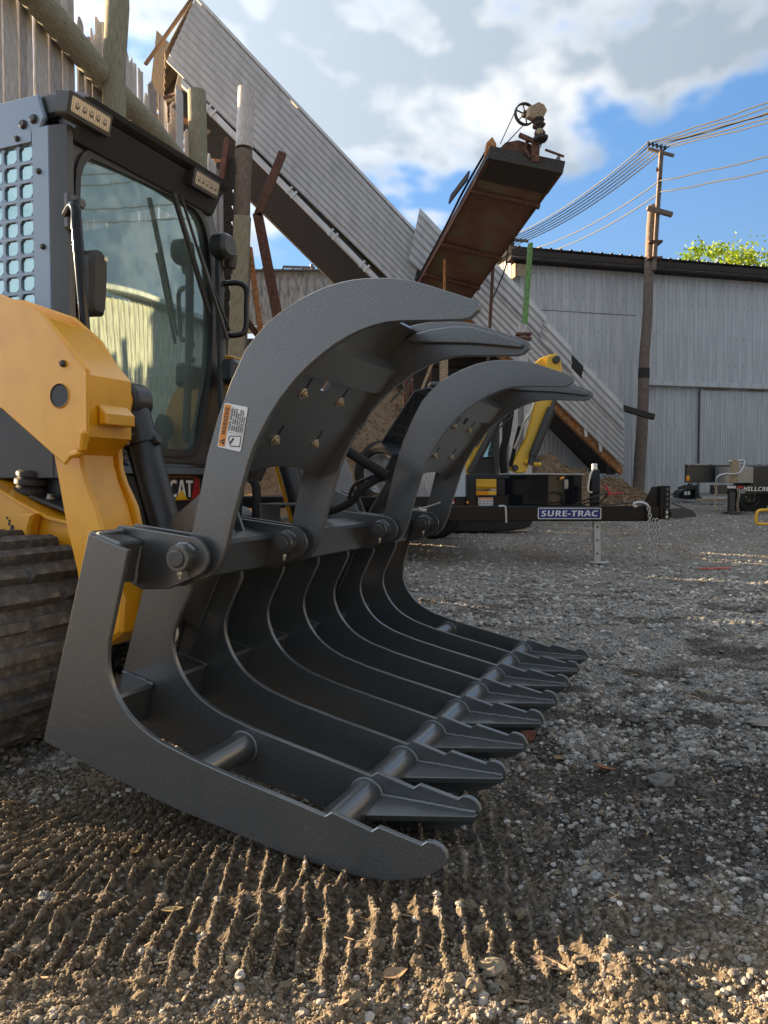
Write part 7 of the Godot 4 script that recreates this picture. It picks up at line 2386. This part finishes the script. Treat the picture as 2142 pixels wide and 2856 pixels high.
func build_far_trailer() -> void:
	var o := Vector3(6.3, 0.28, -14.0)
	var t := thing("flatbed_trailer", "black flatbed trailer with tan jack post and white lettering at the right edge", "trailer", o)
	var V := func(x: float, y: float, d := 0.0) -> Vector3: return Vector3(x, y, -14.0 - d) - o
	var BX := func(called: String, x0: float, y0: float, x1: float, y1: float, d0: float, d1: float, m: Material, bev := 0.006) -> MeshInstance3D:
		var b := MB.new()
		b.box((V.call(x0, y0, d0) + V.call(x1, y1, d1)) * 0.5, Vector3(absf(x1 - x0), absf(y1 - y0), absf(d1 - d0)), bev)
		return part(called, b, m, t)
	BX.call("headboard", 5.70, 0.87, 6.62, 1.20, 0.5, 0.6, M.black_satin)
	BX.call("deck_edge", 5.70, 1.19, 9.0, 1.222, 0.45, 0.62, M.sheet_light)
	BX.call("deck_frame", 6.86, 0.80, 9.0, 1.18, 0.4, 0.5, M.black_satin)
	BX.call("toolbox", 6.20, 0.86, 6.84, 1.16, 0.25, 0.42, M.treadplate)
	BX.call("tongue_beam", 6.18, 0.665, 9.0, 0.82, 0.0, 0.1, M.black_gloss)
	BX.call("hitch_block", 5.98, 0.66, 6.24, 0.83, -0.02, 0.12, M.black_satin)
	BX.call("jack_post", 6.285, 0.86, 6.40, 1.29, -0.1, 0.0, M.timber_tan)
	BX.call("jack_leg", 6.25, 0.33, 6.35, 0.70, -0.1, 0.0, M.black_satin)
	BX.call("jack_foot", 6.20, 0.28, 6.42, 0.34, -0.16, 0.06, M.black_satin)
	BX.call("marker_lamp", 5.69, 0.90, 5.745, 1.0, 0.46, 0.5, M.amber)
	BX.call("reflector", 6.24, 0.765, 6.40, 0.81, -0.012, -0.002, M.label_white, 0.001)
	BX.call("reflector", 6.43, 0.765, 6.53, 0.81, -0.012, -0.002, M.red, 0.001)
	BX.call("plate_label", 6.46, 0.67, 6.57, 0.75, -0.012, -0.002, M.sheet_light, 0.001)
	BX.call("mudflap", 5.74, 0.78, 5.82, 0.86, 0.5, 0.56, M.black_satin)
	var hs := MB.new()
	hs.tube(curve([V.call(6.52, 1.26, -0.08), V.call(6.47, 1.12, -0.12), V.call(6.36, 1.03, -0.14), V.call(6.12, 1.02, -0.12), V.call(6.02, 0.95, -0.08), V.call(6.02, 0.84, -0.05)], 6), 0.02, 8)
	hs.tube(curve([V.call(6.22, 1.25, -0.06), V.call(6.36, 1.25, -0.06), V.call(6.5, 1.27, -0.06), V.call(6.53, 1.22, -0.06)], 5), 0.022, 8)
	part("crank", hs, M.conduit, t)
	for q in [[6.01, 0.80], [6.42, 0.74]]:
		var c := MB.new()
		var y: float = q[1]; var k := 0
		while y > 0.36:
			chain_link(c, V.call(q[0] + 0.01 * sin(k * 0.8), y, -0.06), 0.06, 0.04, 0.0075, k)
			y -= 0.045; k += 1
		part("safety_chain", c, M.brass, t)
	lettering("lettering", "HILLCREST", M.white, t, Transform3D(Basis(Vector3(1, 0, 0), Vector3(0.18, 1, 0), Vector3(0, 0, 1)), V.call(6.845, 0.755, -0.004)), 0.080, 0.60, true, 0.004)
	tyre(t, V.call(6.98, 0.60, 0.7), Vector3(0, 0, 1), 0.36, 0.24, true)
	tyre(t, V.call(7.85, 0.60, 0.7), Vector3(0, 0, 1), 0.36, 0.24, true)

func build_odds() -> void:
	rng.seed = 31
	# small black bucket attachment by the shed door
	var a := thing("bucket_attachment", "small black rounded bucket attachment standing by the shed wall", "attachment", Vector3(6.7, 0.50, -17.0))
	var b := MB.new()
	b.plate(smooth2(P2([-0.24, 0.02, 0.08, 0.0, 0.16, 0.12, 0.14, 0.24, 0.02, 0.26, -0.18, 0.22, -0.25, 0.12]), 2), -0.2, 0.2, 0.012)
	part("shell", b, M.black_gloss, a)
	var b2 := MB.new()
	b2.plate(P2([0.10, 0.0, 0.26, 0.0, 0.18, 0.10, 0.15, 0.32, 0.02, 0.32, -0.12, 0.27, -0.12, 0.20, 0.08, 0.22]), 0.2, 0.235, 0.006)
	b2.plate(P2([0.10, 0.0, 0.26, 0.0, 0.18, 0.10, 0.15, 0.32, 0.02, 0.32, -0.12, 0.27, -0.12, 0.20, 0.08, 0.22]), -0.235, -0.2, 0.006)
	part("cheek_plate", b2, M.black_satin, a)
	for q in [[-0.05, 0.16], [0.02, 0.165]]:
		decal_rect("label", a, Transform3D(Basis.IDENTITY, Vector3(q[0] - 0.06, q[1] - 0.02, 0.2005)), 0.055, 0.08, M.label_white, 0.004)
	var pk := MB.new()
	pk.box(Vector3(0, 0.03, 0), Vector3(0.55, 0.06, 0.24), 0.006)
	var po := part("timber_offcut", pk, M.timber_tan)
	po.transform = Transform3D(Basis(Vector3.UP, 0.2), Vector3(6.98, 0.47, -16.4))
	tag(po, "pale timber offcut lying on the ground beside the black bucket", "timber")
	var ks := MB.new()
	ks.box(Vector3(0, 0.0, 0), Vector3(9.0, 0.10, 0.5), 0.02)
	var ko := part("concrete_apron", ks, M.sheet_light)
	ko.transform = Transform3D(Basis(Vector3.UP, -0.25), Vector3(9.4, 0.49, -17.4))
	ko.set_meta("kind", "structure")
	# yellow hoop
	var h := MB.new()
	h.tube(curve([Vector3(0.06, 0.24, 0), Vector3(0.02, 0.22, 0), Vector3(0.0, 0.17, 0), Vector3(-0.005, 0.08, 0), Vector3(0.01, 0.035, 0), Vector3(0.06, 0.02, 0)], 4), 0.024, 10)
	h.tube(PackedVector3Array([Vector3(0.06, 0.24, 0), Vector3(0.9, 0.25, 0.0)]), 0.024, 10)
	h.tube(PackedVector3Array([Vector3(0.06, 0.02, 0), Vector3(0.9, 0.02, 0.0)]), 0.024, 10)
	var ho := part("yellow_hoop", h, M.hoop_yellow)
	ho.position = Vector3(5.82, 0.20, -12.0)
	tag(ho, "yellow bent tube hoop lying at the right edge of the gravel", "tube hoop")
	# rusty steel column and beam before the chip heap
	var c := thing("steel_column", "rusty red steel column with a stub beam in front of the bark heap", "column", Vector3(0.37, 0.25, -12.6))
	var cb := MB.new()
	cb.box(Vector3(0, 1.25, 0), Vector3(0.11, 2.5, 0.14), 0.006)
	cb.box(Vector3(0.085, 1.25, 0), Vector3(0.05, 2.5, 0.05), 0.004)
	part("column", cb, M.rust, c)
	var cb2 := MB.new()
	cb2.bar(Vector3(-0.45, 1.06, 0.1), Vector3(0.05, 1.12, 0.1), 0.14, 0.12, Vector3.UP, 0.01)
	part("stub_beam", cb2, M.rust, c)
	var c2 := thing("tan_column", "pale timber column behind the folded excavator arm", "column", Vector3(1.05, 0.3, -13.6))
	var cc := MB.new()
	cc.box(Vector3(0, 1.5, 0), Vector3(0.14, 3.0, 0.14), 0.01)
	cc.bar(Vector3(-0.7, 1.4, 0), Vector3(-0.15, 2.8, 0), 0.05, 0.05, Vector3(0, 0, 1), 0.004)
	part("column", cc, M.timber_tan, c2)
	var c3 := thing("timber_columns", "grey timber columns standing close together under the gallery", "column", Vector3(2.2, 0.4, -15.2))
	for q in [[0.0, 0.22], [0.34, 0.16], [0.62, 0.16]]:
		var cm := MB.new(); cm.box(Vector3(q[0], 1.4, 0), Vector3(q[1], 2.8, 0.2), 0.01)
		part("column", cm, M.board_grey, c3)
	# heaps of bark chips
	heap("bark_heap", "tall heap of brown bark chips behind the trailer", Vector3(-0.9, 0.2, -16.2), 3.6, 3.5, 2.9, 1)
	heap("bark_heap", "low heap of bark chips under the sloping gallery", Vector3(3.55, 0.4, -16.4), 1.9, 0.95, 1.2, 2)
	heap("bark_heap", "small spill of bark chips at the foot of the gallery near the pole", Vector3(4.95, 0.42, -16.9), 1.1, 0.55, 0.9, 3)
	var rd := MB.new()
	rd.bar(Vector3(0, 0, 0), Vector3(0.35, 0.05, 0), 0.05, 0.03, Vector3.UP, 0.006)
	rd.bar(Vector3(0.1, 0, 0), Vector3(-0.02, 0.2, 0), 0.04, 0.03, Vector3(0, 0, 1), 0.006)
	var ro := part("red_scrap", rd, M.red)
	ro.position = Vector3(4.5, 0.62, -15.6)
	tag(ro, "bent red scrap lying beside the gallery foot", "scrap")
	# dark bunker walls that close the view behind the heap
	var bw := thing("bunker_wall", "dark timber bunker wall behind the bark heap", "wall", Vector3(-2.0, 0, -19.6))
	for k in 6:
		var w := MB.new()
		w.box(Vector3(1.2, 0.55 + 0.72 * k, 0), Vector3(7.0, 0.70, 0.18), 0.02)
		part("plank", w, M.timber_dark, bw)

func heap(called: String, label: String, at: Vector3, r: float, h: float, rz: float, seed_: int) -> void:
	var o := thing(called, label, "heap", at)
	var b := MB.new()
	var n := 44
	var ht := func(x: float, z: float) -> float:
		var d := sqrt(x * x + z * z)
		return maxf(-0.25, (1.0 - pow(d, 1.15)) * h * (1.0 + 0.25 * nz.get_noise_2d(x * 2.5 + seed_ * 9.0, z * 2.5)) + 0.06 * nz.get_noise_2d(x * 9.0, z * 9.0 + seed_))
	for j in n:
		for i in n:
			var q := []
			for e in [[0, 0], [1, 0], [1, 1], [0, 1]]:
				var x := (float(i + e[0]) / n * 2.0 - 1.0) * 1.12; var z := (float(j + e[1]) / n * 2.0 - 1.0) * 1.12
				q.append(Vector3(x * r, ht.call(x, z), z * rz))
			b.flatq(q[0], q[1], q[2], q[3], Vector3.UP)
	part("chips_body", b, M.mulch, o)
	var chip := MB.new()
	chip.box(Vector3.ZERO, Vector3(1, 0.25, 0.35), 0.08)
	var mm := MultiMesh.new()
	mm.transform_format = MultiMesh.TRANSFORM_3D
	mm.use_colors = true
	mm.mesh = chip.mesh()
	var cnt := int(2600 * r)
	mm.instance_count = cnt
	for i in cnt:
		var x := rng.randf_range(-1, 1); var z := rng.randf_range(-0.2, 1)
		var y: float = ht.call(x, z)
		var l := rng.randf_range(0.035, 0.10)
		mm.set_instance_transform(i, Transform3D(rand_basis(Vector3(l, l * 0.4, l * 0.5), 1.0), Vector3(x * r, y + 0.012, z * rz)))
		var k := rng.randf_range(0.45, 1.35)
		mm.set_instance_color(i, Color(0.30 * k, 0.195 * k, 0.115 * k))
	var mi := MultiMeshInstance3D.new()
	mi.multimesh = mm
	mi.material_override = M.chips
	mi.name = "loose_chips"
	o.add_child(mi)
	mi.set_meta("kind", "stuff")

func _ready() -> void:
	nz.noise_type = FastNoiseLite.TYPE_SIMPLEX_SMOOTH
	nz.seed = 7; nz.frequency = 1.0; nz.fractal_octaves = 2
	nf.noise_type = FastNoiseLite.TYPE_SIMPLEX_SMOOTH
	nf.seed = 17; nf.frequency = 1.0; nf.fractal_octaves = 2
	build_camera()
	build_sky()
	build_materials()
	build_ground()
	build_sheds()
	build_yard_wall()
	build_gallery()
	build_fence()
	build_sun_block()
	build_conveyor()
	build_poles()
	build_trees()
	build_loader()
	build_grapple()
	build_trailer()
	build_excavator()
	build_far_trailer()
	build_odds()
	build_litter()
	build_pebbles()
	var groups := {"utility pole": "utility poles", "tree": "trees beyond the shed", "shed": "metal sheds round the yard", "heap": "heaps of bark chips", "trailer": "trailers in the yard", "column": "columns under the gallery", "leaf": "leaves on the ground", "seed": "winged seeds on the dirt", "stone": "loose stones on the ground", "post": "posts before the gallery"}
	for o in get_children():
		if o.has_meta("category") and groups.has(o.get_meta("category")):
			o.set_meta("group", groups[o.get_meta("category")])
